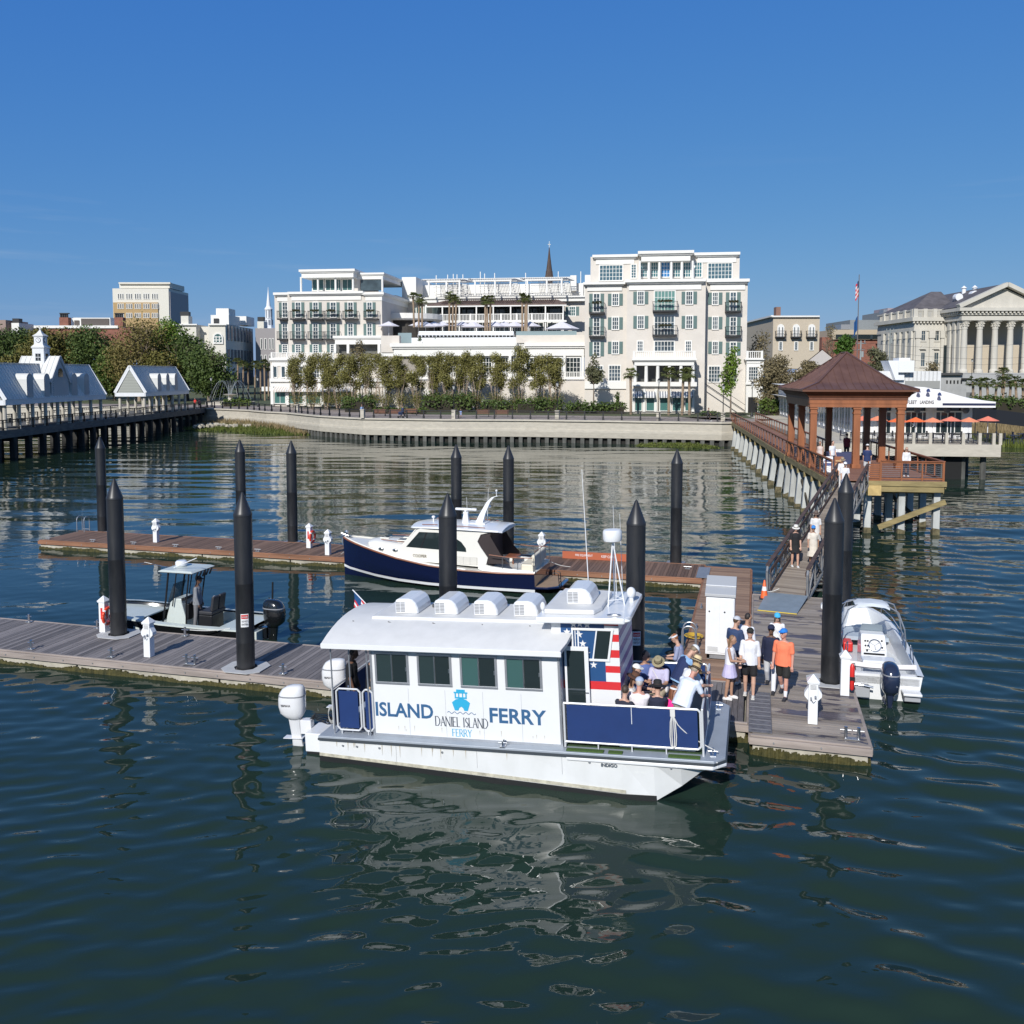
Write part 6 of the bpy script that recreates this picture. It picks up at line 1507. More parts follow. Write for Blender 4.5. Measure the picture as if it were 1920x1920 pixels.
# low pillars, benches, hedges
for u, d, lab in ((557,137.2,'left'),(680,118.7,'second'),(851,116.6,'third'),(1045,115.0,'fourth'),(1235,112.6,'fifth'),(1356,109.7,'right')):
    x, y = cw((u-960)/1680.*d, d); b = MB(); b.b(-.25,.25,-.25,.25,0,1.05); b.b(-.3,.3,-.3,.3,1.05,1.15)
    o = b.build('railing_pillar', concrete, None, loc=(x,y,3.0)); tag(o, 'pale concrete pillar of the promenade railing, %s of six from the left' % lab, 'pillar', 'concrete pillars in the promenade railing')
bench_m = PM('bench_brown',(.20,.085,.05),.7)
for u, d, lab in ((711,123,'first'),(741,122.5,'second'),(905,121,'third'),(941,120.5,'fourth'),(770,125,'fifth and rearmost')):
    x, y = cw((u-960)/1680.*d, d); t = E('park_bench', (x,y,3.0), YAW+PI*(u>720)*0, 'brown wooden bench behind the promenade railing, %s of five from the left' % lab, 'bench', 'benches on the promenade')
    b = MB()
    for k in range(4): b.b(-.9,.9,-.2+k*.12,-.1+k*.12,.43,.47)
    b.build('seat', bench_m, t)
    b = MB()
    for k in range(4): b.b(-.9,.9,.28,.32,.52+k*.12,.61+k*.12)
    b.build('backrest', bench_m, t)
    for s in (-.8,.8):
        b = MB(); b.b(s-.04,s+.04,-.2,-.12,0,.43); b.b(s-.04,s+.04,.26,.34,0,.95); b.b(s-.04,s+.04,-.2,.3,.62,.66); b.build('leg', iron, t)

# ------------------------------------------------------------------ building helpers
def rect(b, F, u0, u1, v0, v1, y, th, yl=None):
    """a slab given by its corners as seen, standing on the frame's plane y, th thick (towards the viewer)"""
    f = y-th
    x0, _ = F.l(u0, (v0+v1)/2, f); x1, _ = F.l(u1, (v0+v1)/2, f); z1 = F.l((u0+u1)/2, v0, f)[1]; z0 = F.l((u0+u1)/2, v1, f)[1]
    b.b(x0, x1, y-th, y, z0, z1); return x0, x1, z0, z1
def window(T, F, u0, u1, v0, v1, y, nx=2, ny=3, sh=0, glass=None, fr=None, nm='window', cased=.12):
    fr = fr or trimw
    x0, _ = F.l(u0,(v0+v1)/2,y); x1, _ = F.l(u1,(v0+v1)/2,y); z1 = F.l((u0+u1)/2,v0,y)[1]; z0 = F.l((u0+u1)/2,v1,y)[1]
    b = MB(); c = cased; a, e = y-.10, y-.004
    b.b(x0-c,x0+.05,a,e,z0,z1+c); b.b(x1-.05,x1+c,a,e,z0,z1+c); b.b(x0+.05,x1-.05,a,e,z1-.05,z1+c); b.b(x0-c,x1+c,a-.06,e,z0-c,z0+.04)
    for i in range(1,nx): xx = x0+(x1-x0)*i/nx; b.b(xx-.035,xx+.035,a+.04,e,z0+.04,z1-.05)
    for j in range(1,ny): zz = z0+(z1-z0)*j/ny; b.b(x0+.05,x1-.05,a+.05,e-.001,zz-.03,zz+.03)
    w = b.build(nm, fr, T, norm=False)
    b = MB(); b.b(x0+.02,x1-.02,y-.045,y-.006,z0+.02,z1-.02); b.build('pane', glass or glass_blue, w, norm=False)
    if sh:
        ws = sh if sh > .05 else (x1-x0)*.5
        for s in (-1,1):
            b = MB(); xa = x0-c-ws if s < 0 else x1+c; b.b(xa,xa+ws,y-.09,y-.005,z0,z1)
            for k in range(int((z1-z0)/.22)): b.b(xa+.06,xa+ws-.06,y-.105,y-.09,z0+.1+k*.22,z0+.2+k*.22)
            b.build('shutter', shutter_m, w, norm=False)
    return w
def balcony(T, F, u0, u1, v0, v1, y, depth=1.0, flowers=False):
    x0, _ = F.l(u0,(v0+v1)/2,y-depth*.5); x1, _ = F.l(u1,(v0+v1)/2,y-depth*.5); z0 = F.l((u0+u1)/2,v1,y-depth)[1]; z1 = F.l((u0+u1)/2,v0,y-depth)[1]
    b = MB(); b.b(x0,x1,y-depth,y-.005,z0,z0+.25)
    s = b.build('balcony', iron, T, norm=False)
    b = MB(); b.bar((x0,y-depth,z1),(x1,y-depth,z1),.06,.06); b.bar((x0,y-depth,z1),(x0,y,z1),.06,.06); b.bar((x1,y-depth,z1),(x1,y,z1),.06,.06)
    n = max(4,int((x1-x0)/.22))
    for i in range(n+1): xx = x0+(x1-x0)*i/n; b.b(xx-.014,xx+.014,y-depth-.014,y-depth+.014,z0+.25,z1)
    for i in range(4):
        for xx in (x0,x1): b.b(xx-.014,xx+.014,y-depth+.25*i,y-depth+.25*i+.03,z0+.25,z1)
    b.build('balcony_rail', iron, s, norm=False)
    if flowers:
        b = MB(); xm = (x0+x1)/2
        for i in range(40): b.c(xm+random.uniform(-.28,.28)*(x1-x0), y-depth-.05+random.uniform(-.1,.1), z1+random.uniform(-.05,.22), .16,.16,.16, random.random(), random.random())
        b.build('flower_box', PM('dark_flowers',(.05,.03,.02),.9,col2=(.03,.05,.015),scale=8), s, norm=False)
def balustrade(T, F, u0, u1, v0, v1, y, mat=None, step=.28, name='balustrade', pier=3.0):
    x0, _ = F.l(u0,(v0+v1)/2,y); x1, _ = F.l(u1,(v0+v1)/2,y); z1 = F.l((u0+u1)/2,v0,y)[1]; z0 = F.l((u0+u1)/2,v1,y)[1]
    b = MB(); b.b(x0,x1,y-.16,y,z1-.12,z1); b.b(x0,x1,y-.14,y-.02,z0,z0+.12)
    n = max(1,int((x1-x0)/step))
    for i in range(n): xx = x0+(x1-x0)*(i+.5)/n; b.b(xx-.05,xx+.05,y-.12,y-.04,z0+.12,z1-.12)
    m = max(1,round((x1-x0)/pier))
    for i in range(m+1): xx = x0+(x1-x0)*i/m; b.b(xx-.15,xx+.15,y-.2,y+.03,z0,z1+.04)
    return b.build(name, mat or trimw, T, norm=False)
def cornice(b, F, u0, u1, v0, v1, y, out=.9, depth=6):
    x0, _ = F.l(u0,(v0+v1)/2,y-out); x1, _ = F.l(u1,(v0+v1)/2,y-out); z1 = F.l((u0+u1)/2,v0,y-out)[1]; z0 = F.l((u0+u1)/2,v1,y)[1]; h = z1-z0
    b.b(x0,x1,y-out,y+depth,z1-.28*h,z1); b.b(x0+out*.35,x1-out*.35,y-out*.62,y+depth,z1-.42*h,z1-.28*h-.002); b.b(x0+out*.75,x1-out*.75,y-out*.22,y+depth,z0+.0,z1-.42*h-.002)
def awning(T, F, u0, u1, v0, v1, y, out=1.3, grey=False, n=9):
    x0, _ = F.l(u0,(v0+v1)/2,y-out*.6); x1, _ = F.l(u1,(v0+v1)/2,y-out*.6); z1 = F.l((u0+u1)/2,v0,y)[1]; z0 = F.l((u0+u1)/2,v1,y-out)[1]
    b = MB(); w = (x1-x0)/n
    for i in range(n):
        b.cm = i % 2; a, c = x0+i*w, x0+(i+1)*w
        b.add([(a,y-.01,z1),(c,y-.01,z1),(c,y-out,z0+.25),(a,y-out,z0+.25),(c,y-out,z0),(a,y-out,z0)],[(0,1,2,3),(3,2,4,5)])
    return b.build('awning', [PM('awning_white',(.72,.71,.68),.8), PM('awning_grey',(.20,.21,.24),.8) if grey else PM('awning_beige',(.58,.50,.42),.8)], T, norm=False)
def umbrella(x, y, z, r, h, m, label, group, cat='umbrella', rz=0, k8=8, parts=True):
    t = E('patio_umbrella', (x,y,z), rz, label, cat, group)
    b = MB(); b.t((0,0,0),(0,0,h),.035); b.build('pole', white, t)
    b = MB(); b.loft([[(r*math.cos(2*PI*i/k8), r*math.sin(2*PI*i/k8), h-.42*r) for i in range(k8)],[(.04*math.cos(2*PI*i/k8), .04*math.sin(2*PI*i/k8), h) for i in range(k8)]], cap=False)
    b.build('canopy', m, t, norm=False)
    return t

# ------------------------------------------------------------------ the hotel
HR = Frame(1096, 140, 3.0, R(-7.9)); HL = Frame(515, 164, 3.0, R(-7.9)); HC = Frame(860, 153, 3.0, R(-7.9)); HB = Frame(860, 172, 3.0, R(-7.9))
HO = HR.o
HT = E('hotel', (HO.x,HO.y,0), 0, 'large cream hotel with green shutters, black iron balconies and white cornices behind the promenade', 'hotel')
def sub(F, base=MB):      # turn each frame's geometry into the hotel's axes
    class B2(base):
        def build(s, *a, **k):
            s.v = [tuple(F.w(*p[:2], p[2]-F.o.z) - Vector((HO.x,HO.y,0))) for p in s.v]
            return base.build(s, *a, **k)
    return B2
MB0 = MB
r2 = lambda a, b_: (940+a/3.84, 440+b_/3.84)
r1 = lambda a, b_: (500+a/4., 440+b_/4.)
r5 = lambda a, b_: (680+a/4.3636, 560+b_/4.3636)
def Q(f, x0, x1, y0, y1):
    u0, v0 = f(x0, y0); u1, v1 = f(x1, y1); return u0, u1, v0, v1
# right block
MB = sub(HR); F = HR
PL, PC, PR = 0.0, -1.1, 1.3
b = MB(); rect(b,F,*Q(r2,600,903,345,1290),PL+18,18); b.build('wall', stucco, HT, norm=False)
b = MB(); rect(b,F,*Q(r2,901,1466,330,1290),PC+16,16); b.build('wall', stucco, HT, norm=False)
b = MB(); rect(b,F,*Q(r2,1462,1766,340,1290),PR+16,16); b.build('wall', stucco, HT, norm=False)
b = MB(); rect(b,F,*Q(r2,642,1715,150,345),PL+3+13,13); b.build('penthouse_wall', stucco, HT, norm=False)
b = MB(); cornice(b,F,*Q(r2,588,897,340,405),PL,.8,16); cornice(b,F,*Q(r2,890,1472,318,398),PC,.8,15); cornice(b,F,*Q(r2,1478,1788,318,398),PR,.8,14); b.build('cornice', trimw, HT, norm=False)
b = MB(); cornice(b,F,*Q(r2,655,981,142,212),PL+3,.7,12); cornice(b,F,*Q(r2,983,1388,114,190),PL+1.2,.7,13); cornice(b,F,*Q(r2,1389,1720,126,200),PL+3,.7,12); b.build('cornice', trimw, HT, norm=False)
b = MB(); rect(b,F,*Q(r2,600,903,1056,1110),PL,.25); rect(b,F,*Q(r2,940,1408,1062,1092),PC-3.6,.4); b.build('string_course', trimw, HT, norm=False)
GG = PM('pent_glass',(.06,.12,.15),.08)
window(HT,F,*Q(r2,708,873,220,330),PL+3,7,4,glass=GG); window(HT,F,*Q(r2,936,970,215,312),PL+3,2,5,glass=GG); window(HT,F,*Q(r2,1488,1660,205,318),PL+3,7,4,glass=GG)
for a,c in ((1003,1050),(1078,1128),(1150,1213),(1235,1288),(1310,1362),(1392,1443)): window(HT,F,*Q(r2,a,c,200,305),PL+3-.02,3,4,glass=PM('loggia_glass',(.05,.15,.17),.08) if a != 1150 else PM('blue_tarp',(.02,.17,.42),.3))
b = MB()
for a in (997,1063,1138,1224,1300,1378):
    u, v = r2(a,250); x,_ = F.l(u,v,PL+1.4); z1 = F.l(u,r2(a,188)[1],PL+1.4)[1]; z0 = F.l(u,r2(a,320)[1],PL+1.4)[1]; b.t((x,PL+1.4,z0),(x,PL+1.4,z1),.2,.17,n=10)
b.build('loggia_columns', trimw, HT, norm=False)
def wn(a,c,y0,y1,pl,nx=3,ny=3,sh=1,**k):
    return window(HT,F,*Q(r2,a,c,y0,y1),pl,nx,ny,sh=.55 if sh else 0,**k)
for y0,y1 in ((425,510),(595,682),(770,857)): wn(799,843,y0,y1,PL)
for y0,y1 in ((425,555),(600,722),(772,875)): wn(664,708,y0,y1,PL,2,4)
for y0,y1 in ((410,500),(585,675)): wn(982,1026,y0,y1,PC); wn(1330,1376,y0,y1,PC)
wn(980,1019,767,838,PC,sh=0); wn(1327,1366,767,838,PC,sh=0)
wn(1103,1250,405,545,PC,6,3,0,glass=PM('mint_glass',(.14,.27,.24),.15)); wn(1103,1244,587,722,PC,6,3,0); wn(1103,1244,767,838,PC,6,2,0)
for y0,y1 in ((417,503),(592,680),(770,857)): wn(1521,1559,y0,y1,PR)
for y0,y1 in ((415,548),(594,722),(775,870)): wn(1648,1690,y0,y1,PR,2,4)
wn(775,857,942,1052,PL,4,4,0); wn(1492,1573,948,1060,PR,4,4,0); wn(1617,1694,948,1060,PR,4,4,0); wn(655,730,945,1052,PL,4,4,0)
for a,c,y0,y1,pl,fl in ((632,745,492,570,PL,1),(632,745,665,740,PL,0),(1090,1268,480,555,PC,1),(1088,1264,655,730,PC,1),(1612,1727,485,558,PR,1),(1612,1727,662,735,PR,0)): balcony(HT,F,*Q(r2,a,c,y0,y1),pl,1.1,fl)
# porch in front of the centre
b = MB(); rect(b,F,*Q(r2,950,1395,1060,1290),PC,3.4); b.build('porch_base', stucco, HT, norm=False)
b = MB(); cornice(b,F,*Q(r2,940,1408,890,942),PC-3.4,.5,3.3)
for a in (963,1043,1126,1210,1293,1380):
    u, v = r2(a,1000); x,_ = F.l(u,v,PC-3.2); z1 = F.l(u,r2(a,938)[1],PC-3.2)[1]; z0 = F.l(u,r2(a,1062)[1],PC-3.2)[1]; b.t((x,PC-3.2,z0),(x,PC-3.2,z1),.28,.24,n=10)
for a in (953,1028,1112,1212,1304,1380):
    rect(b,F,*Q(r2,a-9,a+9,1110,1275),PC-3.4,.25)
b.build('porch_columns', trimw, HT, norm=False)
b = MB(); rect(b,F,*Q(r2,970,1390,945,1058),PC-.4,.1); b.build('porch_glazing', PM('porch_glass',(.06,.065,.06),.15,var=.6,scale=.25), HT, norm=False)
balustrade(HT,F,*Q(r2,955,1390,838,892),PC-3.2)
for a,c in ((957,1016),(1038,1106),(1136,1202),(1226,1295),(1318,1376)):
    window(HT,F,*Q(r2,a+5,c-4,1172,1268),PC-3.42,1,1,glass=PM('shop_glass',(.07,.17,.155),.15),nm='shop_window',cased=.05); awning(HT,F,*Q(r2,a-6,c+3,1128,1175),PC-3.45,1.2,True,8)
b = MB(); rect(b,F,*Q(r2,1763,1885,905,1290),PR+8,9.5); b.build('annexe_wall', trimw, HT, norm=False)
b = MB(); cornice(b,F,*Q(r2,1755,1893,893,925),PR-1.5,.4,8); rect(b,F,*Q(r2,1758,1888,1062,1080),PR-1.5,.3); b.build('cornice', trimw, HT, norm=False)
balustrade(HT,F,*Q(r2,1770,1876,838,893),PR-1.5); window(HT,F,*Q(r2,1781,1846,952,1047),PR-1.5,4,4)
b = MB(); rect(b,F,*Q(r2,1776,1845,1170,1290),PR-1.52,.05); b.build('doorway', PM('dark_opening',(.012,.012,.012),.8), HT, norm=False)
b = MB(); x,_ = F.l(*r2(1575,1150),PR-2); x2,_ = F.l(*r2(1755,1285),PR-2); z = F.l(*r2(1460,1065),PR-2)[1]
b.bar((F.l(*r2(1455,1065),PR-2)[0],PR-2,z),(x2,PR-2,3.2),.1,.12); b.bar((F.l(*r2(1455,1065),PR-2)[0],PR-2,z+.9),(x2,PR-2,4.1),.06,.06); b.build('stair_rail', iron, HT, norm=False)
# left block
MB = sub(HL); F = HL
b = MB(); rect(b,F,*Q(r1,62,168,440,935),.8+16,16); b.build('wall', stucco, HT, norm=False)
b = MB(); rect(b,F,*Q(r1,160,866,432,935),14,14); b.build('wall', stucco, HT, norm=False)
b = MB(); cornice(b,F,*Q(r1,48,168,433,500),.8,.7,14); cornice(b,F,*Q(r1,155,722,425,492),0,.7,14); cornice(b,F,*Q(r1,715,878,432,495),.02,.6,22); b.build('cornice', trimw, HT, norm=False)
b = MB(); rect(b,F,*Q(r1,866,972,455,790),24,14); b.build('side_wall', stucco, HT, norm=False)
b = MB(); rect(b,F,*Q(r1,340,700,325,425),16,12); b.build('penthouse_wall', stucco, HT, norm=False)
b = MB(); cornice(b,F,*Q(r1,240,660,258,322),1.5,.5,14); cornice(b,F,*Q(r1,650,880,285,335),4,.4,16)
for a in (258,385,517,648,868):
    u, v = r1(a,370); x,_ = F.l(u,v,2); z1 = F.l(u,r1(a,318)[1],2)[1]; z0 = F.l(u,r1(a,428)[1],2)[1]; b.t((x,2,z0),(x,2,z1),.2,n=8)
b.build('penthouse_canopy', trimw, HT, norm=False)
for a,c in ((345,428),(444,512),(522,556),(570,642)): window(HT,F,*Q(r1,a,c,336,418),3.98,2,1,glass=glass_green)
b = MB(); rect(b,F,*Q(r1,705,860,340,418),4,.2); b.build('penthouse_glass', PM('pent_glass2',(.05,.07,.08),.15,var=.6,scale=.4), HT, norm=False)
cols = ((120,157,.8),(218,256,0),(350,386,0),(480,520,0),(612,648,0),(755,790,0))
for (a,c,pl) in cols:
    for y0,y1 in ((508,620),(668,780),(824,884)):
        if a > 600 and y0 > 800: continue
        window(HT,F,*Q(r1,a,c,y0,y1),pl,2,4,sh=.56, nm='french_window', glass=glass_blue)
for a,c,pl in ((85,162,.8),(182,283,0),(314,422,0),(432,546,0),(575,682,0),(733,836,0)):
    balcony(HT,F,*Q(r1,a,c,572,638),pl,1.2,a > 90)
    if a < 560: balcony(HT,F,*Q(r1,a,c,727,790),pl,1.2)
b = MB(); cornice(b,F,*Q(r1,495,866,757,822),-3,.4,5); rect(b,F,*Q(r1,505,520,820,890),-2.6,.5); rect(b,F,*Q(r1,600,618,820,890),-2.6,.5); rect(b,F,*Q(r1,832,852,820,890),-2.6,.5); b.build('terrace_bay', trimw, HT, norm=False)
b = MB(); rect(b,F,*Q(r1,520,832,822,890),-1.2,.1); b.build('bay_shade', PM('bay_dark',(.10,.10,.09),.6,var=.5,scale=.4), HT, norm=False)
b = MB(); rect(b,F,*Q(r1,30,930,940,1290),-1.5,3.5); b.build('podium_wall', stucco, HT, norm=False)
b = MB(); cornice(b,F,*Q(r1,18,935,925,985),-5,.5,5)
for a in (40,150,285,405,520,640,760,880): rect(b,F,*Q(r1,a-9,a+9,980,1080),-5,.4)
rect(b,F,*Q(r1,22,935,1078,1104),-5,.6); rect(b,F,*Q(r1,25,935,1104,1140),-5,.2)
for a in (40,155,285,415,530,650,770,890): rect(b,F,*Q(r1,a-11,a+11,1140,1280),-5,.35)
b.build('podium_trim', trimw, HT, norm=False)
for a,c in ((55,78),(112,140),(165,270),(300,395),(425,510),(540,630)): window(HT,F,*Q(r1,a,c,988,1070),-5.02,1 if c-a < 40 else 5,3 if c-a > 40 else 1)
for a,c in ((60,142),(168,272),(300,404),(428,518),(545,636)):
    window(HT,F,*Q(r1,a,c,1180,1265),-5.02,2,1,glass=PM('shop_glass',(.07,.17,.155),.15),nm='shop_window',cased=.08); awning(HT,F,*Q(r1,a-12,c+12,1138,1178),-5.1,1.3,False,11)
balustrade(HT,F,*Q(r1,40,500,883,928),-5)
# centre: garden podium, terrace and the set-back block
MB = sub(HC); F = HC
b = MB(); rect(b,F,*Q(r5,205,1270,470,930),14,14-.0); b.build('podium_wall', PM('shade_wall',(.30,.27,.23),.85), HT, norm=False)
b = MB(); rect(b,F,*Q(r5,150,1262,372,470),16,16); rect(b,F,*Q(r5,1262,1840,300,470),16.5,14.5); b.build('terrace_wall', trimw, HT, norm=False)
b = MB(); rect(b,F,*Q(r5,1255,1840,298,362),2.0,.3); rect(b,F,*Q(r5,150,300,302,440),1.0,1.2); b.build('beige_parapet', stucco, HT, norm=False)
b = MB(); cornice(b,F,*Q(r5,222,1262,362,470),-.6,.7,2); cornice(b,F,*Q(r5,1322,1835,358,468),1.2,.7,2)
for a in (525,665,805,935,1075,1205,1330,1500,1650,1800): rect(b,F,*Q(r5,a-10,a+10,468,650),-.4,.7)
rect(b,F,*Q(r5,215,1840,642,672),-.9,.4); b.build('podium_trim', trimw, HT, norm=False)
for a,c in ((560,640),(700,780),(840,915),(965,1055),(1105,1190),(1235,1310),(1370,1480),(1530,1630),(1668,1780)): window(HT,F,*Q(r5,a,c,482,640),-.02,4,4,nm='tall_window',glass=glass_dark)
b = MB(); rect(b,F,*Q(r5,215,1840,672,930),-.9,2.5); b.build('garden_wall', stucco, HT, norm=False)
balustrade(HT,F,*Q(r5,215,1840,598,644),-3.2,pier=4)
for s0,s1 in (((430,860),(620,700)),((1010,860),(850,700))):
    (xa,za),(xb,zb) = F.l(*r5(*s0),-5), F.l(*r5(*s1),-5)
    b = MB(); b.bar((xa,-5,za),(xb,-5,zb),.5,.5); b.bar((xa,-5,za+.9),(xb,-5,zb+.9),.3,.15)
    for k in range(12): t_ = k/11; b.b(xa+(xb-xa)*t_-.07,xa+(xb-xa)*t_+.07,-5.07,-4.93,za+(zb-za)*t_+.2,za+(zb-za)*t_+.9)
    b.build('garden_stair', trimw, HT, norm=False)
b = MB(); rect(b,F,*Q(r5,400,1255,318,362),3.0,.6); b.build('pool_wall', white, HT, norm=False)
b = MB(); rect(b,F,*Q(r5,290,400,280,362),3.0,.1); rect(b,F,*Q(r5,1255,1750,265,298),2.5,.1); b.build('glass_screen', PM('screen_pale',(.25,.32,.33),.1), HT, norm=False)
MB = sub(HB); F = HB
b = MB(); rect(b,F,*Q(r1,960,2400,470,790),22,16); b.build('rear_wall', stucco, HT, norm=False)
b = MB(); rect(b,F,*Q(r1,1015,1120,318,500),18,14); rect(b,F,*Q(r1,1115,2400,372,480),20,10); b.build('roof_parapet', trimw, HT, norm=False)
b = MB(); cornice(b,F,*Q(r1,975,2400,465,505),5,.5,8); b.build('cornice', trimw, HT, norm=False)
b = MB()       # brown tiled porch roof
x0,_ = F.l(*r5(530,40),0); x1,_ = F.l(*r5(1670,40),0); z0 = F.l(*r5(1000,46),-.4)[1]; z1 = F.l(*r5(1000,8),6)[1]
b.add([(x0,-.4,z0),(x1,-.4,z0),(x1-2.5,6,z1),(x0+2.5,6,z1)],[(0,1,2,3)]); b.b(x0,x1,-.42,-.3,z0-.2,z0+.02)
for i in range(60): xx = x0+2.6+(x1-x0-5.2)*i/59; b.bar((xx,-.4,z0+.05),(xx,5.9,z1+.05),.12,.1)
b.build('porch_roof', PM('brown_tiles',(.13,.085,.07),.7,var=.3,scale=2), HT, norm=False)
b = MB(); rect(b,F,*Q(r5,512,1668,44,64),.1,.5); rect(b,F,*Q(r5,512,1668,180,194),.1,.6)
for a in (515,652,790,930,1068,1210,1352,1495,1640): rect(b,F,*Q(r5,a-5,a+5,60,282),0,.35)
b.build('porch_frame', trimw, HT, norm=False)
for a,c in ((560,645),(660,782),(800,925),(938,1062),(1078,1203),(1218,1345),(1360,1488),(1503,1634)):
    window(HT,F,*Q(r5,a+18,c-18,66,178),3.5,4,1,glass=glass_dark,fr=PM('dark_frame',(.05,.08,.08),.5),nm='porch_door'); window(HT,F,*Q(r5,a+10,c-10,196,282),3.5,3,1,glass=glass_dark,nm='porch_door')
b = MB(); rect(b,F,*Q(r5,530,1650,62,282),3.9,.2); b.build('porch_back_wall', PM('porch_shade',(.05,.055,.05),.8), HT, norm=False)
balustrade(HT,F,*Q(r5,515,1640,124,182),-.05,pier=3)
window(HT,F,*Q(r5,1690,1740,66,140),2,3,3,glass=glass_green,sh=.6); window(HT,F,*Q(r5,440,500,70,150),5.8,3,1,glass=glass_green,sh=.6)
for (ff,xa,xb,ya,yb) in ((r1,1215,1545,347,462),(r1,1558,1925,342,462),(r2,178,525,322,432)):
    u0,u1,v0,v1 = Q(ff,xa,xb,ya,yb); x0,_ = F.l(u0,v0,3); x1,_ = F.l(u1,v0,3); z1 = F.l(u0,v0,3)[1]; z0 = F.l(u0,v1,3)[1]
    b = MB(); b.b(x0,x1-2,1.2,1.45,z1-.45,z1-.1)
    for i in range(26): xx = x0+.3+(x1-x0-.6)*i/25; b.bar((xx-1.2,1.0,z1),(xx,6.8,z1),.1,.14)
    for i in range(9): b.b(x0-.8,x1,1.0+i*.72,1.08+i*.72,z1+.08,z1+.16)
    for i in range(11): b.bar((x0-1.3,1.05,z1-.15),(x0-1.3+.01,1.05,z1-.16),.1,.1)
    n = 22
    for i in range(n):       # slanting lattice screen below the beams
        xx = x0+(x1-x0-3)*i/n; b.bar((xx+2.6,1.5,z1-.4),(xx+2.6,4.8,z0+.2),.08,.05)
    for j in range(7): b.bar((x0+1,1.5+j*.5,z1-.4-j*.45),(x1-1,1.5+j*.5,z1-.4-j*.45),.05,.1)
    for xx in (x0+.3,(x0+x1)/2-.6,x1-2.4): b.b(xx,xx+.3,1.1,1.4,z0,z1-.1)
    b.build('roof_pergola', trimw, HT, norm=False)
b = MB()
for (a,c) in ((1272,305),(1358,300),(1400,295),(1428,298),(1472,298),(1603,278),(1635,292),(1710,288)): 
    u, v = r1(a,c); x, z = F.l(u,v,8); b.b(x-.07,x+.07,7.9,8.04,z-4.5,z)
for (a,c) in ((175,275),(410,265),(572,265)):
    u, v = r2(a,c); x, z = F.l(u,v,8); b.b(x-.07,x+.07,7.9,8.04,z-5,z)
for (a,c) in ((520,295),(625,292)):
    u, v = r2(a,c); x, z = F.l(u,v,9); b.b(x-.6,x+.6,8.4,9.6,z-3,z)
b.build('roof_vents', trimw, HT, norm=False)
b = MB(); u,v = r1(985,610); x,_ = F.l(u,v,-6); z1 = F.l(u,r1(0,588)[1],-6)[1]; z0 = F.l(u,r1(0,640)[1],-6)[1]
b.lathe([(6.8,z0),(7.2,z0+.3),(7.2,z1),(.1,z1+.1)],x,.5,0,n=32); b.build('round_canopy', trimw, HT, norm=False)
b = MB(); b.lathe([(5.9,z0-7.5),(5.9,z0)],x,.5,0,n=24); b.build('round_bar', PM('bar_dark',(.035,.03,.025),.7,var=.4), HT, norm=False)
MB = MB0
# terrace umbrellas and loungers of the pool deck
wu = PM('umbrella_white',(.72,.70,.76),.8)
for i,(a,dd,rr) in enumerate(((213,160,2.0),(455,165,1.9),(515,163,2.3),(585,165,2.2),(650,166,1.9),(815,164,1.9),(905,163,2.5),(1085,163,2.3),(1160,165,2.2),(1245,163,2.3),(1370,163,2.2),(1630,160,3.2))):
    u, v = r5(a,186); p = atz(u, v, 14.0); d_ = ray(u,v); k = dd/ (d_.x*-math.sin(YAW)+d_.y*math.cos(YAW)); P = Vector((0,0,CH))+d_*k
    h = 3.0 if i else 3.4
    umbrella(P.x,P.y,P.z-h,rr,h,wu,'white parasol on the hotel pool terrace, number %d from the left' % (i+1) if False else ['white parasol by the round bar of the hotel','leftmost white parasol in the long terrace row','large white parasol second in the terrace row','white parasol left of the first palm group on the terrace','small white parasol touching the first terrace palm group','white parasol just right of the first terrace palm group','large white parasol before the middle of the porch','white parasol just right of the middle palm group','white parasol between the middle and right palm groups','white parasol left of the right palm group','white parasol just right of the right terrace palm group','largest white parasol at the right end of the terrace'][i],'white parasols on the hotel terrace',rz=i)
t = None
for i in range(26):
    a = 470+i*30; u, v = r5(a,300); d_ = ray(u,v); k = 157.5/(d_.x*-math.sin(YAW)+d_.y*math.cos(YAW)); P = Vector((0,0,CH))+d_*k
    if t is None:
        t = E('sun_lounger', P, YAW, 'white sun lounger in the dense row along the hotel pool terrace', 'sun lounger', 'white sun loungers on the pool terrace')
        b = MB(); b.b(-.32,.32,-.9,.6,0,.08); b.b(-.32,-.26,-.9,.6,-.3,0); b.b(.26,.32,-.9,.6,-.3,0); b.build('bed', white, t)
        b = MB(); b.c(0,.85,.35,.64,.08,.9,0,-.5); b.build('backrest', white, t)
    else:
        c = copy_tree(t); c.location = P
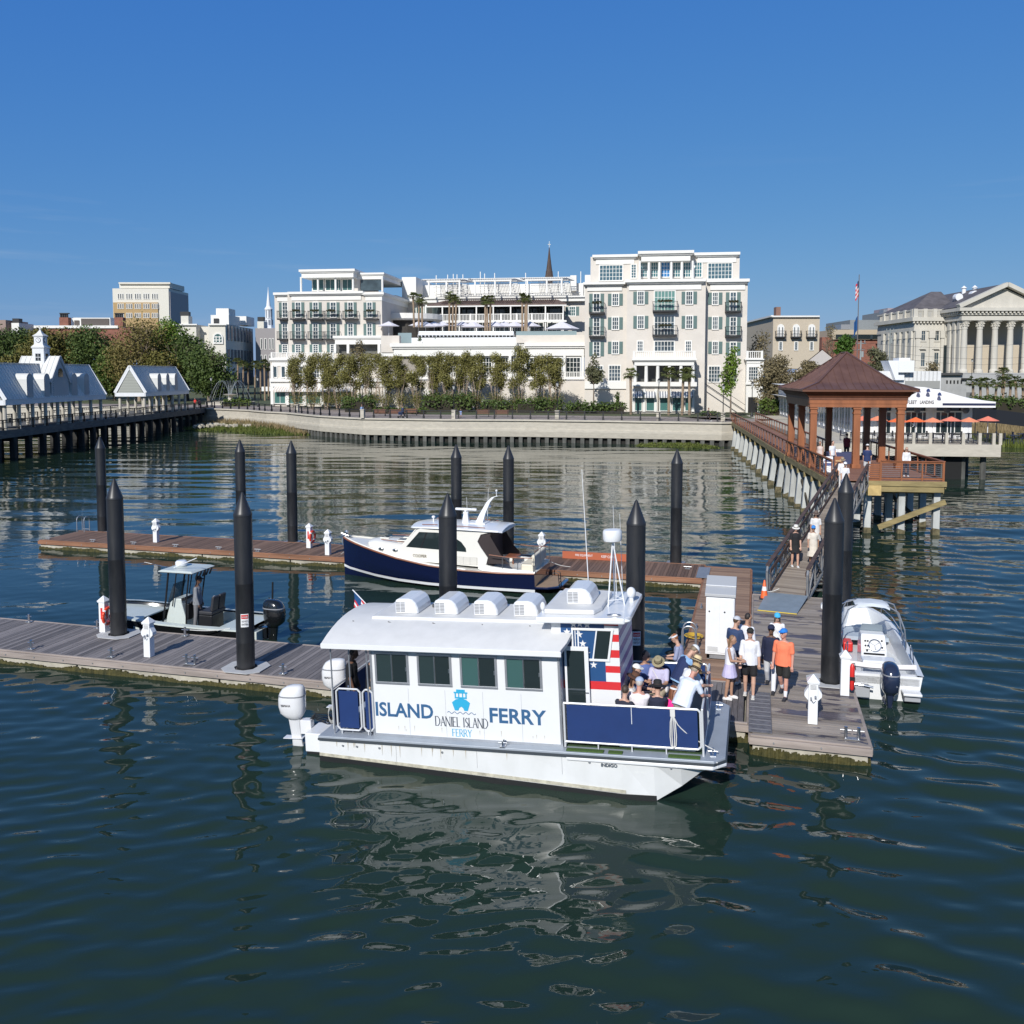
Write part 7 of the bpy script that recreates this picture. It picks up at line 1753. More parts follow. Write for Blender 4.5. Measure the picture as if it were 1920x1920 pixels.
# ------------------------------------------------------------------ vegetation
def leaves(name, parent, blobs, n, size, mat, seed=0, up=.3, jitter=.12):
    rng = np.random.default_rng(seed); B = np.array(blobs, float); wgt = B[:,3]*B[:,4]*B[:,5]; idx = rng.choice(len(B), n, p=wgt/wgt.sum())
    d = rng.normal(size=(n,3)); d /= np.linalg.norm(d,axis=1)[:,None]
    r = rng.random(n)**.38 * (1+rng.normal(size=n)*jitter)
    P = B[idx,:3] + d*r[:,None]*B[idx,3:6]
    a = rng.normal(size=(n,3)) + d*.6 + np.array([0,0,up]); a /= np.linalg.norm(a,axis=1)[:,None]
    t = np.cross(a, rng.normal(size=(n,3))); t /= np.linalg.norm(t,axis=1)[:,None]; s = np.cross(a,t)
    sz = size*(.6+.8*rng.random(n))[:,None]
    V = np.stack([P-t*sz, P-s*sz*.55, P+t*sz, P+s*sz*.55],1).reshape(-1,3)
    me = bpy.data.meshes.new(name); me.vertices.add(n*4); me.vertices.foreach_set('co', V.astype(np.float32).ravel())
    me.loops.add(n*4); me.loops.foreach_set('vertex_index', np.arange(n*4,dtype=np.int32)); me.polygons.add(n); me.polygons.foreach_set('loop_start', np.arange(n,dtype=np.int32)*4)
    me.update(); me.validate(); me.materials.append(mat); o = bpy.data.objects.new(name, me); link(o, parent); return o
def branchy(b, p, d, L_, r, depth, rnd, spread=.6):
    q = p + d*L_; b.t(p, q, r, r*.68, n=5 if depth > 1 else 4, cap=False)
    if depth == 0: return
    for k in range(rnd.choice((2,3,3))):
        nd = (d + Vector((rnd.uniform(-1,1),rnd.uniform(-1,1),rnd.uniform(-.1,.7)))*spread).normalized(); branchy(b, q, nd, L_*rnd.uniform(.6,.85), r*.62, depth-1, rnd, spread)
def tree(u, d, vt, wpx, vbot, label, mat, n=3500, size=.33, z=3.0, group=None, seed=1, trunk=.35, nb=14, name='tree', bare=0, depth=.8, bm=None, wood=3, cat='tree'):
    x, y = cw((u-960)/1680.*d, d); k = d/1680.; zt = CH+(700-vt)*k; zb = CH+(700-vbot)*k; w = wpx*k
    t = E(name, (x,y,z), YAW, label, cat, group); rnd = random.Random(seed); h = zt-zb; bl = []
    for i in range(nb):
        a = rnd.random()*2*PI; q = rnd.random()**.5; tt = rnd.random(); prof = math.sin(PI*(.16+.80*tt))**.65
        rr = rnd.uniform(.17,.28)*w; bl.append((math.cos(a)*q*(w/2-rr*.7)*prof, math.sin(a)*q*(w/2-rr*.7)*depth*prof, zb-z+rr*.5+(h-rr*1.2)*tt, rr, rr*depth, rr*.75))
    bl.append((0,0,zb-z+h*.5,w*.26,w*.26,h*.38))
    leaves('crown', t, bl, n, size, mat, seed)
    b = MB(); b.t((0,0,-.3),(0,0,(zb-z)*.6+.6),trunk,trunk*.75,n=8,cap=False); branchy(b, Vector((0,0,(zb-z)*.6+.5)), Vector((0,0,1)), h*.26, trunk*.7, wood, rnd, .7); b.build('trunk', bm or bark, t, norm=False)
    return t
oakd = LM('leaf_dark',(.045,.075,.020),(.10,.14,.035)); oak = LM('leaf_mid',(.05,.085,.017),(.11,.15,.03)); olive = LM('leaf_olive',(.10,.095,.024),(.19,.17,.045)); brownl = LM('leaf_brown',(.135,.108,.036),(.23,.19,.062)); bright = LM('leaf_bright',(.07,.13,.015),(.17,.25,.035)); palml = LM('palm_leaf',(.055,.075,.020),(.12,.13,.04)); shrubb = LM('leaf_dull',(.13,.105,.055),(.22,.18,.095))
GRP = 'park trees behind the pier'
for i,(u,d,vt,w,vb,m,lab) in enumerate(((-14,205,612,120,735,oakd,'dark evergreen tree at the far left edge behind the pier'),(45,208,618,95,738,oakd,'dark green oak behind the left pier pavilion cupola'),(88,200,616,80,735,olive,'olive-toned tree between the cupola and the next dark oak'),(135,206,612,100,738,olive,'broad olive-green oak right of the cupola'),
    (182,203,610,95,738,oakd,'dark green oak in the middle of the park row behind the pier'),(262,192,588,118,722,brownl,'large brownish spring tree with bare grey limbs behind the second pier pavilion'),(318,200,597,80,735,bright,'bright green tree just right of the large brownish tree'),(352,196,628,95,742,oakd,'dark olive oak right of the second pier pavilion'),(392,190,640,78,746,oakd,'dark oak at the right end of the park row beside the fountain'),(215,196,650,60,742,oak,'smaller green tree between the two pier pavilions'),(20,196,668,70,742,olive,'low olive tree at the far left below the dark oaks'),(300,190,660,70,745,olive,'lower olive tree behind the second pavilion roof'))):
    tree(u,d,vt-3,w*1.32,vb,lab,m,11000 if m is not brownl else 10000,.27 if m is not brownl else .22,group=GRP,seed=20+i,trunk=.45,nb=26,wood=4,depth=.9,bm=bark_lt if m is brownl else bark)
tree(228,240,583,30,612,'small rooftop tree beside the tall building',oakd,500,.4,seed=60,nb=5,z=14) if False else None
crape_m = LM('crape_leaf',(.115,.108,.030),(.25,.23,.070))
rnd = random.Random(11)
CR = []
def crape(u, d, vt, vb, wpx, label, seed):
    x, y = cw((u-960)/1680.*d, d); k = d/1680.; zt = CH+(700-vt)*k; zb = CH+(700-vb)*k; w = wpx*k; t = E('clipped_tree', (x,y,3.0), YAW, label, 'tree', 'row of clipped multi-stemmed trees before the hotel'); rn = random.Random(seed); w *= rn.uniform(1.45,1.85)
    bl = []; h = zt-zb
    for i in range(9): bl.append((rn.uniform(-.3,.3)*w, rn.uniform(-.3,.3)*w, zb-3+h*(.15+.75*i/8), w*rn.uniform(.22,.36), w*.33, h*.16))
    leaves('crown', t, bl, rn.randint(5200,6200), .115, crape_m, seed, jitter=.18)
    b = MB()
    for i in range(6):
        a = rn.random()*6.28; p = Vector((math.cos(a)*.18, math.sin(a)*.18, -.1)); q = Vector((math.cos(a)*w*.2+rn.uniform(-.1,.1), math.sin(a)*w*.2, (zb-3)*.75)); b.t(p,q,.075,.05,n=5,cap=False)
        for j in range(3): e = Vector((math.cos(a)*w*.3+rn.uniform(-.5,.5), math.sin(a)*w*.3+rn.uniform(-.4,.4), zb-3+h*rn.uniform(.15,.7))); b.t(q,e,.04,.015,n=4,cap=False)
    b.build('trunk', bark_lt, t, norm=False)
    ls = leaves('low_shoots', t, [(0,0,(zb-3)*.55,w*.42,w*.38,(zb-3)*.42)], 1300, .085, crape_m, seed+90, jitter=.3); ls['kind'] = 'stuff'
ORD = ['first','second','third','fourth','fifth','sixth','seventh','eighth','ninth','tenth','eleventh','twelfth','thirteenth','fourteenth','fifteenth','sixteenth','seventeenth']
for i,(u,vt,w,d) in enumerate(((556,664,24,147),(586,665,24,147),(612,664,25,146),(634,666,22,146),(660,668,24,145),(695,665,28,144),(722,666,28,144),(752,668,24,143),(782,668,24,143),(815,663,26,143),(842,664,22,142),(869,661,22,142),(894,665,24,141),(931,664,28,141),(972,652,28,138),(1009,668,26,138),(1040,667,28,138))):
    crape(u,d,vt,731,w,'clipped brown-green tree with pale stems, %s from the left in the row before the hotel' % ORD[i],100+i)
tree(675,146,628,42,700,'thin open tree rising above the clipped row near the terrace bay',shrubb,900,.16,seed=7,trunk=.12,nb=8)
tree(1113,134,662,44,725,'loose grey-green tree at the left corner of the tall hotel block',LM('leaf_greygreen',(.07,.075,.035),(.15,.15,.08)),1700,.17,seed=8,trunk=.13,nb=10)
tree(1370,120,640,52,745,'young bright green tree in front of the right end of the hotel',bright,1500,.19,seed=9,trunk=.14,nb=9,wood=3)
def palm(u, d, vt, vb, label, group, hw=1.35, z=3.0, n=34, m=None, seed=0):
    x, y = cw((u-960)/1680.*d, d); k = d/1680.; zt = CH+(700-vt)*k-hw*.55; zb = CH+(700-vb)*k if vb else z; rn = random.Random(seed+int(u)); h = zt-zb
    t = E('palm_tree', (x,y,zb), 0, label, 'palm tree', group); b = MB(); lx, ly = rn.uniform(-.25,.25), rn.uniform(-.25,.25)
    b.t((0,0,-.2),(lx*.4,ly*.4,h*.5),.2,.17,n=8,cap=False); b.t((lx*.4,ly*.4,h*.5),(lx,ly,h),.17,.2,n=8,cap=False); b.build('trunk', palm_bark, t, norm=False)
    b = MB(); c = Vector((lx,ly,h))
    for i in range(n):
        a = rn.random()*6.28; e = rn.uniform(-.55,1.25); dd = Vector((math.cos(a)*math.cos(e),math.sin(a)*math.cos(e),math.sin(e))); L_ = hw*rn.uniform(.45,.6); q = c+dd*L_
        side_ = dd.cross(Vector((0,0,1))).normalized() if abs(dd.z) < .97 else Vector((1,0,0)); upv = side_.cross(dd)
        b.bar(c, q, .04, .03)
        for j in range(7):
            aa = R(-62+j*124/6); f = (dd*math.cos(aa)+side_*math.sin(aa)).normalized(); tip = q + f*hw*.55 + Vector((0,0,-hw*rn.uniform(.12,.3))); mid = q+f*hw*.3; w_ = side_*math.cos(aa)*.07 - dd*math.sin(aa)*.07
            b.add([q, mid-w_, tip, mid+w_],[(0,1,2,3)])
    o = b.build('fronds', m or palml, t, norm=False)
G1 = 'palms beside the fountain'
for i,(u,vt,d) in enumerate(((446,673,200),(456,677,198),(466,684,202),(478,678,200),(489,682,199),(497,676,197),(504,683,201))):
    palm(u,d,vt,None,'palm with a bushy green head between the fountain and hotel, %s from the left' % ORD[i],G1)
for (u,d,vt,lab) in ((935,131,690,'palm left of the grey-striped awnings'),):
    pass
G2 = 'palms before the grey-striped awnings'
for u,vt,d,lab in ((1183,693,130,'palm standing just left of the grey-striped awnings'),(1254,691,128,'palm in front of the middle grey-striped awning'),(1279,695,128,'palm left of the pair before the right awnings'),(1293,692,128,'rightmost palm before the grey-striped awnings')):
    palm(u,d,vt,None,lab,G2,hw=1.25)
G3 = 'palms on the hotel pool terrace'
for i,(a,vt) in enumerate(((1110,448),(1145,462),(1170,492),(1372,440),(1395,462),(1418,478),(1640,478),(1658,470),(1676,474),(1916,455),(1936,462),(1950,470))):
    u, v = r1(a,vt); vb = 440+(745 if i > 2 else 690)/4.
    palm(u,160.5,v,vb,['palm left of the pergola at the round bar','middle palm by the round bar','shortest palm by the round bar','tallest palm of the left terrace group','middle palm of the left terrace group','right palm of the left terrace group','left palm of the middle terrace group','middle palm of the middle terrace group','right palm of the middle terrace group','left palm of the right terrace group','middle palm of the right terrace group','right palm of the right terrace group'][i],G3,hw=1.15,n=24)
def hedge(u0, u1, vt, d, label, m, n=1500, size=.2, z=3.0, depth=1.6, name='hedge', vb=None):
    x0 = (u0-960)/1680.*d; x1 = (u1-960)/1680.*d; x, y = cw((x0+x1)/2, d); zt = CH+(700-vt)*d/1680.; zb = z if vb is None else CH+(700-vb)*d/1680.; h = zt-zb
    t = E(name, (x,y,zb), YAW, label, 'hedge'); w = x1-x0; k = max(2,int(w/1.2)); rn = random.Random(int(u0))
    leaves('foliage', t, [(-w/2+w*(i+.5)/k, rn.uniform(-.2,.2)*depth, h*.5, w/k*.8, depth*.5, h*.5*rn.uniform(.85,1.1)) for i in range(k)], n, size, m, int(u0))
    b = MB(); b.b(-w/2+.2,w/2-.2,-depth*.25,depth*.25,-.1,h*.55); b.build('stems', PM('stem_dark',(.03,.025,.015),.9), t)
hedge(645,700,738,137,'dark hedge behind the clipped trees left of the garden stair',oakd,900)
hedge(795,888,735,140,'dark rounded hedge between the two arms of the garden stair',oakd,1500,.2,depth=3)
hedge(905,968,748,138,'low green hedge right of the garden stair',oakd,900); hedge(968,1055,745,136,'dark upright hedge between the stair and the tall hotel block',oakd,1500)
hedge(1062,1172,752,133,'dark shrubs along the foot of the tall hotel block',oakd,1600); hedge(1315,1345,770,124,'small dark shrubs by the hotel service stair',oakd,300)
hedge(700,800,762,131,'low clipped green border along the promenade',oak,900,.14,depth=1); hedge(418,470,746,160,'green planting round the fountain behind the railing',oak,700)
tree(1158,133,727,14,768,'small dark conical shrub at the foot of the tall hotel block',oakd,300,.14,seed=12,trunk=.08,nb=5)
# terrace planters
for i in range(6):
    u, v = r5((465,597,738,880,1017,1162)[i],350); d_ = ray(u,v); k = 156.2/(d_.x*-math.sin(YAW)+d_.y*math.cos(YAW)); P = Vector((0,0,CH))+d_*k
    t = E('planter', P, YAW, 'small dark plant on the white pool wall, %s of six from the left' % ORD[i], 'planter', 'planters on the pool wall')
    b = MB(); b.b(-.5,.5,-.2,.2,-.4,0); b.build('box', trimw, t); leaves('plant', t, [(0,0,.35,.4,.3,.45)], 90, .1, oakd, 300+i)
# right side greenery
tree(1424,150,618,62,705,'bare brownish tree beside the hotel annexe',shrubb,1600,.16,seed=13,trunk=.2,nb=12,wood=4)
tree(1456,130,662,92,775,'brownish twiggy bush-like tree between hotel annexe and pavilion roof',shrubb,8500,.16,seed=14,trunk=.15,nb=18,wood=4,bm=bark_lt)
tree(1517,132,672,66,745,'rounded brownish tree directly left of the pavilion roof peak',shrubb,7000,.16,seed=15,trunk=.15,nb=14,wood=3,bm=bark_lt)
hedge(1425,1478,745,126,'dark green shrubs below the twiggy bush by the walkway',oak,900)
tree(1583,190,627,44,672,'dense bright green round tree behind the pavilion roof',LM('leaf_fresh',(.035,.085,.012),(.08,.15,.025)),2200,.28,seed=16,nb=14)
tree(1642,168,648,52,700,'grey-green feathery tree left of the custom house',LM('leaf_greygreen',(.07,.075,.035),(.15,.15,.08)),2200,.2,seed=17,nb=12)
tree(1555,215,600,40,690,'bare grey tree beside the beige building',shrubb,700,.18,seed=18,nb=8,wood=4)
tree(1748,165,676,34,702,'low bare tree in front of the custom house windows',shrubb,600,.15,seed=19,nb=8,wood=4)
G4 = 'row of palms before the custom house'
for i,u in enumerate((1824,1838,1852,1866,1880,1893,1905,1918,1932)): palm(u,134,(709,712,710,713,708,711,707,712,709)[i],745,'palm in the hedge row before the custom house, %s from the left' % ORD[i],G4,hw=1.1,n=24)
palm(1878,150,692,735,'taller palm behind the palm row before the custom house steps',G4,hw=1.5)
hedge(1815,1960,740,128,'long dark green hedge under the palm row at the right edge',oakd,2600,.22,vb=772,depth=3)
# ------------------------------------------------------------------ marsh
def marsh(name, cx0, cx1, d0, d1, label, hgt=.8):
    nx, ny = 40, 12; vs = []; 
    rng = np.random.default_rng(int(abs(cx0)))
    for j in range(ny+1):
        for i in range(nx+1):
            X = cx0+(cx1-cx0)*i/nx; Y = d0(X)+(d1(X)-d0(X))*j/ny; e = min(1, 3*min(i,nx-i)/nx); x, y = cw(X,Y); vs.append((x,y,-.5+(.42+hgt*(j/ny))*e+.12*rng.random()))
    b = MB(); b.add(vs,[(j*(nx+1)+i,j*(nx+1)+i+1,(j+1)*(nx+1)+i+1,(j+1)*(nx+1)+i) for j in range(ny) for i in range(nx)])
    o = b.build(name, PM('mud',(.10,.085,.06),.95,var=.3,bump=.5), norm=False, smooth=True); tag(o, kind='structure')
    return vs, nx, ny
def blades(label, vs, n, hmin, hmax, mat, sel=lambda p: True, name='marsh_grass', seed=0):
    rng = np.random.default_rng(seed); P = np.array([v for v in vs if v[2] > -.12 and sel(v)]); i = rng.integers(0,len(P),n); p = P[i]+rng.normal(size=(n,3))*np.array([.5,.5,0])
    a = rng.random(n)*6.28; h = rng.uniform(hmin,hmax,n); w = .07; t = np.stack([np.cos(a)*w,np.sin(a)*w,a*0],-1); tip = np.stack([rng.normal(size=n)*.15,rng.normal(size=n)*.15,h],-1)
    V = np.stack([p-t,p+t,p+tip],1).reshape(-1,3); me = bpy.data.meshes.new(name); me.vertices.add(3*n); me.vertices.foreach_set('co',V.astype(np.float32).ravel()); me.loops.add(3*n); me.loops.foreach_set('vertex_index',np.arange(3*n,dtype=np.int32)); me.polygons.add(n); me.polygons.foreach_set('loop_start',np.arange(n,dtype=np.int32)*3); me.update(); me.materials.append(mat)
    o = bpy.data.objects.new(name,me); link(o); tag(o,label,'grass',kind='stuff')
def interp(X): 
    for (a,b_),(c,d_) in zip(shore,shore[1:]):
        if a <= X <= c: return b_+(d_-b_)*(X-a)/(c-a)
    return 150
gr1 = LM('marsh_green',(.065,.095,.018),(.14,.16,.035)); gr2 = LM('marsh_straw',(.20,.15,.08),(.30,.23,.12))
vs,_,_ = marsh('mud_bank', -57, -27, lambda X: interp(X)-15+ (X+57)*.42, lambda X: interp(X)-.3, '')
blades('green marsh grass on the mud bank below the left end of the seawall', vs, 9000, .2, .5, gr1, seed=1); blades('tall straw-coloured reeds against the left end of the seawall', [v for k,v in enumerate(vs) if k > 8*41], 2500, .4, 1.0, gr2, name='dry_reeds', seed=2)
vs,_,_ = marsh('mud_bank', 13.5, 27, lambda X: interp(X)-3.2, lambda X: interp(X)-.3, '', .3); blades('thin strip of marsh grass at the seawall foot left of the walkway', vs, 2500, .08, .25, gr1, seed=3)
vs,_,_ = marsh('mud_bank', 50, 92, lambda X: 107, lambda X: interp(X)-.3, '', 1.3); blades('green and straw marsh grass behind the restaurant deck at the right edge', vs, 9000, .5, 1.2, gr1, sel=lambda v: v[2] < .55, seed=4); blades('straw-coloured marsh reeds below the retaining wall at the right edge', vs, 12000, .7, 1.5, gr2, sel=lambda v: v[2] > .4, name='dry_reeds', seed=5)
b = MB()
for i in range(60): x, y = cw(-50+random.random()*9, 140+random.random()*5); b.c(x,y,.5+.2*random.random(),.7,.5,.4,random.random()*3,random.random())
o = b.build('shoreline_rubble', PM('rubble',(.42,.38,.30),.9,var=.3), norm=False); tag(o,'pale broken rubble on the mud bank among the marsh grass','rubble',kind='stuff')
# ------------------------------------------------------------------ the fishing pier on the left
r3 = lambda a, b_: (a/3.555, 500+b_/3.555)
PX, PY0 = -52.4, 60.
PRT = E('concrete_pier', (*cw(PX,PY0),0), YAW, 'long concrete pier on dark piles with black railings at the left, carrying the roofed pavilions', 'pier')
pier_c = PM('pier_concrete',(.125,.12,.11),.9,var=.3,scale=1,stretch=(.3,1,3)); pdk = PM('pier_pile',(.030,.028,.025),.9,var=.5,scale=1.2,stretch=(1,1,.3))
PLN = 97.; b = MB(); b.b(-7.6,0,0,PLN,2.55,3.0); b.b(-7.7,.1,0,PLN,2.2,2.548); b.build('deck', pier_c, PRT)
for i in range(32):
    y = 1.5+i*3.0
    for x in (-.35,-6.9) if i % 1 == 0 else (-.35,):
        b = MB(); b.c(x,y,.3,.55,.55,5.); b.build('pile', pdk, PRT)
b = MB()
for i in range(32): b.b(-7.5,-.1,1.1+i*3.0,1.9+i*3.0,1.75,2.2)
for i in range(32): b.c(-.25+.05,1.5+i*3,.9,.35,.22,1.3)
o = b.build('pile_caps', pdk, PRT); 
def pier_rail(x, y0, y1, nm):
    b = MB(); n = int((y1-y0)/2.9)
    for z, h in ((4.05,.10),(3.80,.05),(3.2,.05)): b.b(x-.04,x+.04,y0,y1,z-h/2,z+h/2)
    for i in range(n*5): yy = y0+(y1-y0)*i/(n*5); b.b(x-.02,x+.02,yy-.03,yy+.03,3.8,4.05)
    r = b.build(nm, iron, PRT)
    for i in range(n+1):
        yy = y0+(y1-y0)*i/n; b = MB(); b.b(x-.07,x+.07,yy-.07,yy+.07,3.0,4.05); b.b(x-.1,x+.1,yy-.1,yy+.1,3.0,3.3); b.build('rail_post', iron, r)
pier_rail(-.15,0,PLN,'railing'); pier_rail(-7.4,0,PLN,'railing')
metal = PM('silver_metal_roof',(.64,.64,.61),.5,0,var=.08,scale=.4); pwh = PM('pavilion_white',(.70,.71,.72),.6,var=.04)
def arch_pts(n, x0, x1, z0, z1):
    r = (x1-x0)/2; pts = [(x0,z0)]; 
    for i in range(n+1): a = PI-PI*i/n; pts.append(((x0+x1)/2+r*math.cos(a), z1-r+r*math.sin(a)))
    return pts+[(x1,z0)]
def pier_pavilion(y0, y1, dorm, label, cupola=None):
    T = E('pier_pavilion', (*cw(PX,PY0+y0),3.0), YAW, label, 'pavilion', 'roofed pavilions on the pier'); Lp = y1-y0; xr, xl, xm, ze, zr = -.0, -4.2, -2.1, 3.15, 6.95
    b = MB(); vs = [(xr+.12,0,ze),(xm,0,zr),(xl-.12,0,ze),(xr+.12,Lp,ze),(xm,Lp,zr),(xl-.12,Lp,ze)]
    b.add(vs,[(0,1,4,3),(1,2,5,4)]); b.add([(x,y,z-.12) for x,y,z in vs],[(0,3,4,1),(1,4,5,2)]); rf = b.build('roof', metal, T, norm=False)
    b = MB(); n = int(Lp/.55)
    for i in range(n+1):
        y = Lp*i/n
        for x in (xr+.12, xl-.12): b.bar((x,y,ze+.03),(xm,y,zr+.03),.05,.06)
    b.bar((xm,0,zr+.05),(xm,Lp,zr+.05),.25,.08); b.build('roof_seam', metal, rf, norm=False)
    b = MB(); b.b(xr-.06,xr+.1,0,Lp,ze-.55,ze-.02); b.b(xl-.1,xl+.06,0,Lp,ze-.55,ze-.02)
    for y in (0,Lp-.1):
        b.b(xl,xr,y,y+.1,ze-.55,ze-.02); b.bar((xr+.1,y+.05,ze-.02),(xm,y+.05,zr-.05),.14,.42); b.bar((xl-.1,y+.05,ze-.02),(xm,y+.05,zr-.05),.14,.42)
    b.build('fascia', pwh, T)
    b = MB()
    for y in (.08,Lp-.14):
        b.add([(xl+.3,y,ze),(xr-.3,y,ze),(xm,y,zr-.45)],[(0,1,2)])
        for k in range(14):
            z = ze+.2+k*.22; hw = 1.75*(1-(z-ze)/(zr-ze-.45)); 
            if hw > .1: b.b(xm-hw,xm+hw,y-.05,y+.02,z,z+.1)
    b.build('gable_louvre', PM('louvre_grey',(.36,.37,.33),.7), T, norm=False)
    m = max(2, round(Lp/3.0))
    for i in range(m+1):
        for x in (xr-.35, xl+.35):
            b = MB(); y = .6+(Lp-1.2)*i/m; b.t((x,y,0),(x,y,ze-.5),.2,n=10); b.t((x,y,ze-.62),(x,y,ze-.52),.27,n=10); b.build('column', concrete, T)
    for (a0,a1) in dorm:
        b = MB(); pts = arch_pts(8,a0,a1,ze-.3,5.9-0); d = MB()
        def X(z): return xm+(zr-z)/(zr-ze)*(xr+.12-xm)
        ring0 = [(.06,y,z) for y,z in pts]; ring1 = [(min(.0,X(z)-.25),y,z) for y,z in pts]
        d.loft([ring0,ring1],cap=False,close=False); dm = d.build('dormer', metal, rf, norm=False)
        b.add([(.03,y,z) for y,z in pts],[tuple(range(len(pts)))])
        for k in range(10): b.b(.03,.07,a0+.15,a1-.15,ze+.05+k*.2,ze+.15+k*.2)
        b.build('dormer_front', PM('dormer_grey',(.46,.46,.46),.7), dm, norm=False)
    if cupola:
        c0, c1 = cupola; ym = (c0+c1)/2; zt = 7.9
        b = MB(); b.add([(.15,c0-.3,4.9),(.15,ym,zt),(.15,c1+.3,4.9),(-4.4,c0-.3,4.9),(-4.4,ym,zt),(-4.4,c1+.3,4.9)],[(0,1,4,3),(1,2,5,4)])
        for i in range(9):
            x = .1-4.4*i/8; b.bar((x,c0-.3,4.93),(x,ym,zt+.03),.05,.05); b.bar((x,c1+.3,4.93),(x,ym,zt+.03),.05,.05)
        b.build('cross_roof', metal, T, norm=False)
        b = MB(); b.b(-4.1,.0,c0,c1,ze-.3,5.0); b.add([(.05,c0,5.0),(.05,c1,5.0),(.05,ym,zt-.25)],[(0,1,2)]); b.bar((.1,c0-.3,4.8),(.1,ym,zt-.1),.12,.35); b.bar((.1,c1+.3,4.8),(.1,ym,zt-.1),.12,.35)
        for k in range(12): b.b(.0,.05,c0+.4,c1-.4,ze+.2+k*.22,ze+.32+k*.22)
        b.build('cross_gable', PM('gable_grey',(.50,.50,.50),.7), T, norm=False)
        b = MB(); pts = arch_pts(8,ym-.5,ym+.5,5.5,6.5); b.prism(pts,.06,.1,ax='x'); b.build('gable_window', glass_dark, T)
        tw = .66; b = MB(); b.b(xm-tw,xm+tw,ym-tw,ym+tw,5.2,8.9); b.b(xm-tw-.08,xm+tw+.08,ym-tw-.08,ym+tw+.08,8.8,8.9); b.b(xm-.5,xm+.5,ym-.5,ym+.5,9.25,10.2); b.b(xm-.58,xm+.58,ym-.58,ym+.58,10.12,10.2); b.build('cupola', pwh, T)
        b = MB(); b.loft([[(xm+a*h,ym+c*h,z) for a,c in ((-1,-1),(1,-1),(1,1),(-1,1))] for h,z in ((.78,8.9),(.5,9.25))]); b.loft([[(xm+a*h,ym+c*h,z) for a,c in ((-1,-1),(1,-1),(1,1),(-1,1))] for h,z in ((.64,10.2),(.3,10.5),(.03,10.95))]); b.lathe([(.09,10.9),(.14,11.0),(.06,11.1)],xm,ym,0,n=8); b.build('cupola_roof', metal, T)
        b = MB()
        for i in range(2):
            for j in range(2): b.b(xm-.3+i*.32,xm-.04+i*.32,ym-tw-.03,ym-tw,7.35+j*.45,7.72+j*.45); b.b(xm+tw,xm+tw+.03,ym-.3+i*.32,ym-.04+i*.32,7.35+j*.45,7.72+j*.45)
        b.build('cupola_window', glass_dark, T)
        b = MB(); b.t((xm,ym-.5,9.72),(xm,ym-.54,9.72),.28,n=20); b.t((xm+.5,ym,9.72),(xm+.54,ym,9.72),.28,n=20); ck = b.build('clock', iron, T)
        b = MB(); b.t((xm,ym-.54,9.72),(xm,ym-.55,9.72),.23,n=20); b.t((xm+.54,ym,9.72),(xm+.55,ym,9.72),.23,n=20); b.build('clock_face', white, ck)
        b = MB(); b.bar((xm,ym-.56,9.72),(xm,ym-.56,9.9),.02,.03); b.bar((xm,ym-.56,9.72),(xm+.1,ym-.56,9.68),.02,.03); b.build('clock_hands', black, ck)
    return T
pier_pavilion(32.5,55.5,[(4.3,5.6),(7.9,9.2),(14.2,15.6),(17.3,18.6)],'larger pier pavilion with silver roof, arched dormers and a white clock cupola',(9.6,13.6))
pier_pavilion(68.0,85.2,[(4.6,6.0),(7.9,9.2),(11.3,12.6)],'smaller pier pavilion with a white front gable and three arched dormers')
for i,(x,y,lab) in enumerate(((-1.2,22,'black round table on the pier nearest the left edge'),(-1.6,26,'second black round table on the pier from the left'),(-1.2,31,'black round table just before the larger pier pavilion'),(-2.6,40,'black round table under the larger pier pavilion'),(-1.4,60,'black table between the two pier pavilions'),(-1.6,64,'black table right before the smaller pier pavilion'),(-2.4,74,'black table under the smaller pier pavilion'))):
    p = Vector(cw(PX+x,PY0+y)); t = E('picnic_table', (p.x,p.y,3.0), YAW, lab, 'table', 'black tables on the pier'); b = MB(); b.t((0,0,.72),(0,0,.76),.5,n=14); b.t((0,0,0),(0,0,.72),.06); b.c(0,0,.03,.5,.5,.05); b.build('table_top', iron, t)
    b = MB()
    for k in range(4): a = k*PI/2+.6; b.t((.8*math.cos(a),.8*math.sin(a),.42),(.8*math.cos(a),.8*math.sin(a),.46),.2,n=10); b.t((.8*math.cos(a),.8*math.sin(a),0),(.8*math.cos(a),.8*math.sin(a),.42),.04)
    b.build('stool', iron, t)
# ------------------------------------------------------------------ city behind, left
def bldg(name, u, d, label, cat='building', yaw=0):
    F = Frame(u, d, 3.0, yaw); t = E(name, F.w(0,0), F.rz, label, cat); t['_F'] = 1; del t['_F']; return t, F
def localise(F):
    class B3(MB0):
        def build(s, *a, **k):
            s.v = [(p[0],p[1],p[2]-F.o.z) for p in s.v]; return MB0.build(s, *a, **k)
    return B3
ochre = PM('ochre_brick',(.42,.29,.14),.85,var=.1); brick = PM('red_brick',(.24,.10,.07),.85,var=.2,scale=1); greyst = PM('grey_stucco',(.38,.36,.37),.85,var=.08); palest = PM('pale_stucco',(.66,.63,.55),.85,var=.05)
T, F = bldg('tower_block', 212, 330, 'tall ochre and white office block with arched top windows behind the park trees', yaw=0); MB = localise(F)
b = MB(); rect(b,F,*Q(r3,755,1128,145,520),20,20); b.build('wall', palest, T, norm=False)
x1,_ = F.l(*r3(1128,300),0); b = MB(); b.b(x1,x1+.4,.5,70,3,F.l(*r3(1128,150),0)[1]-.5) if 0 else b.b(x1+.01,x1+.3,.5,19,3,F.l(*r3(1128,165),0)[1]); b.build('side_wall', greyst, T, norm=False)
b = MB(); rect(b,F,*Q(r3,758,1055,238,520),0,.5); b.build('ochre_face', ochre, T, norm=False)
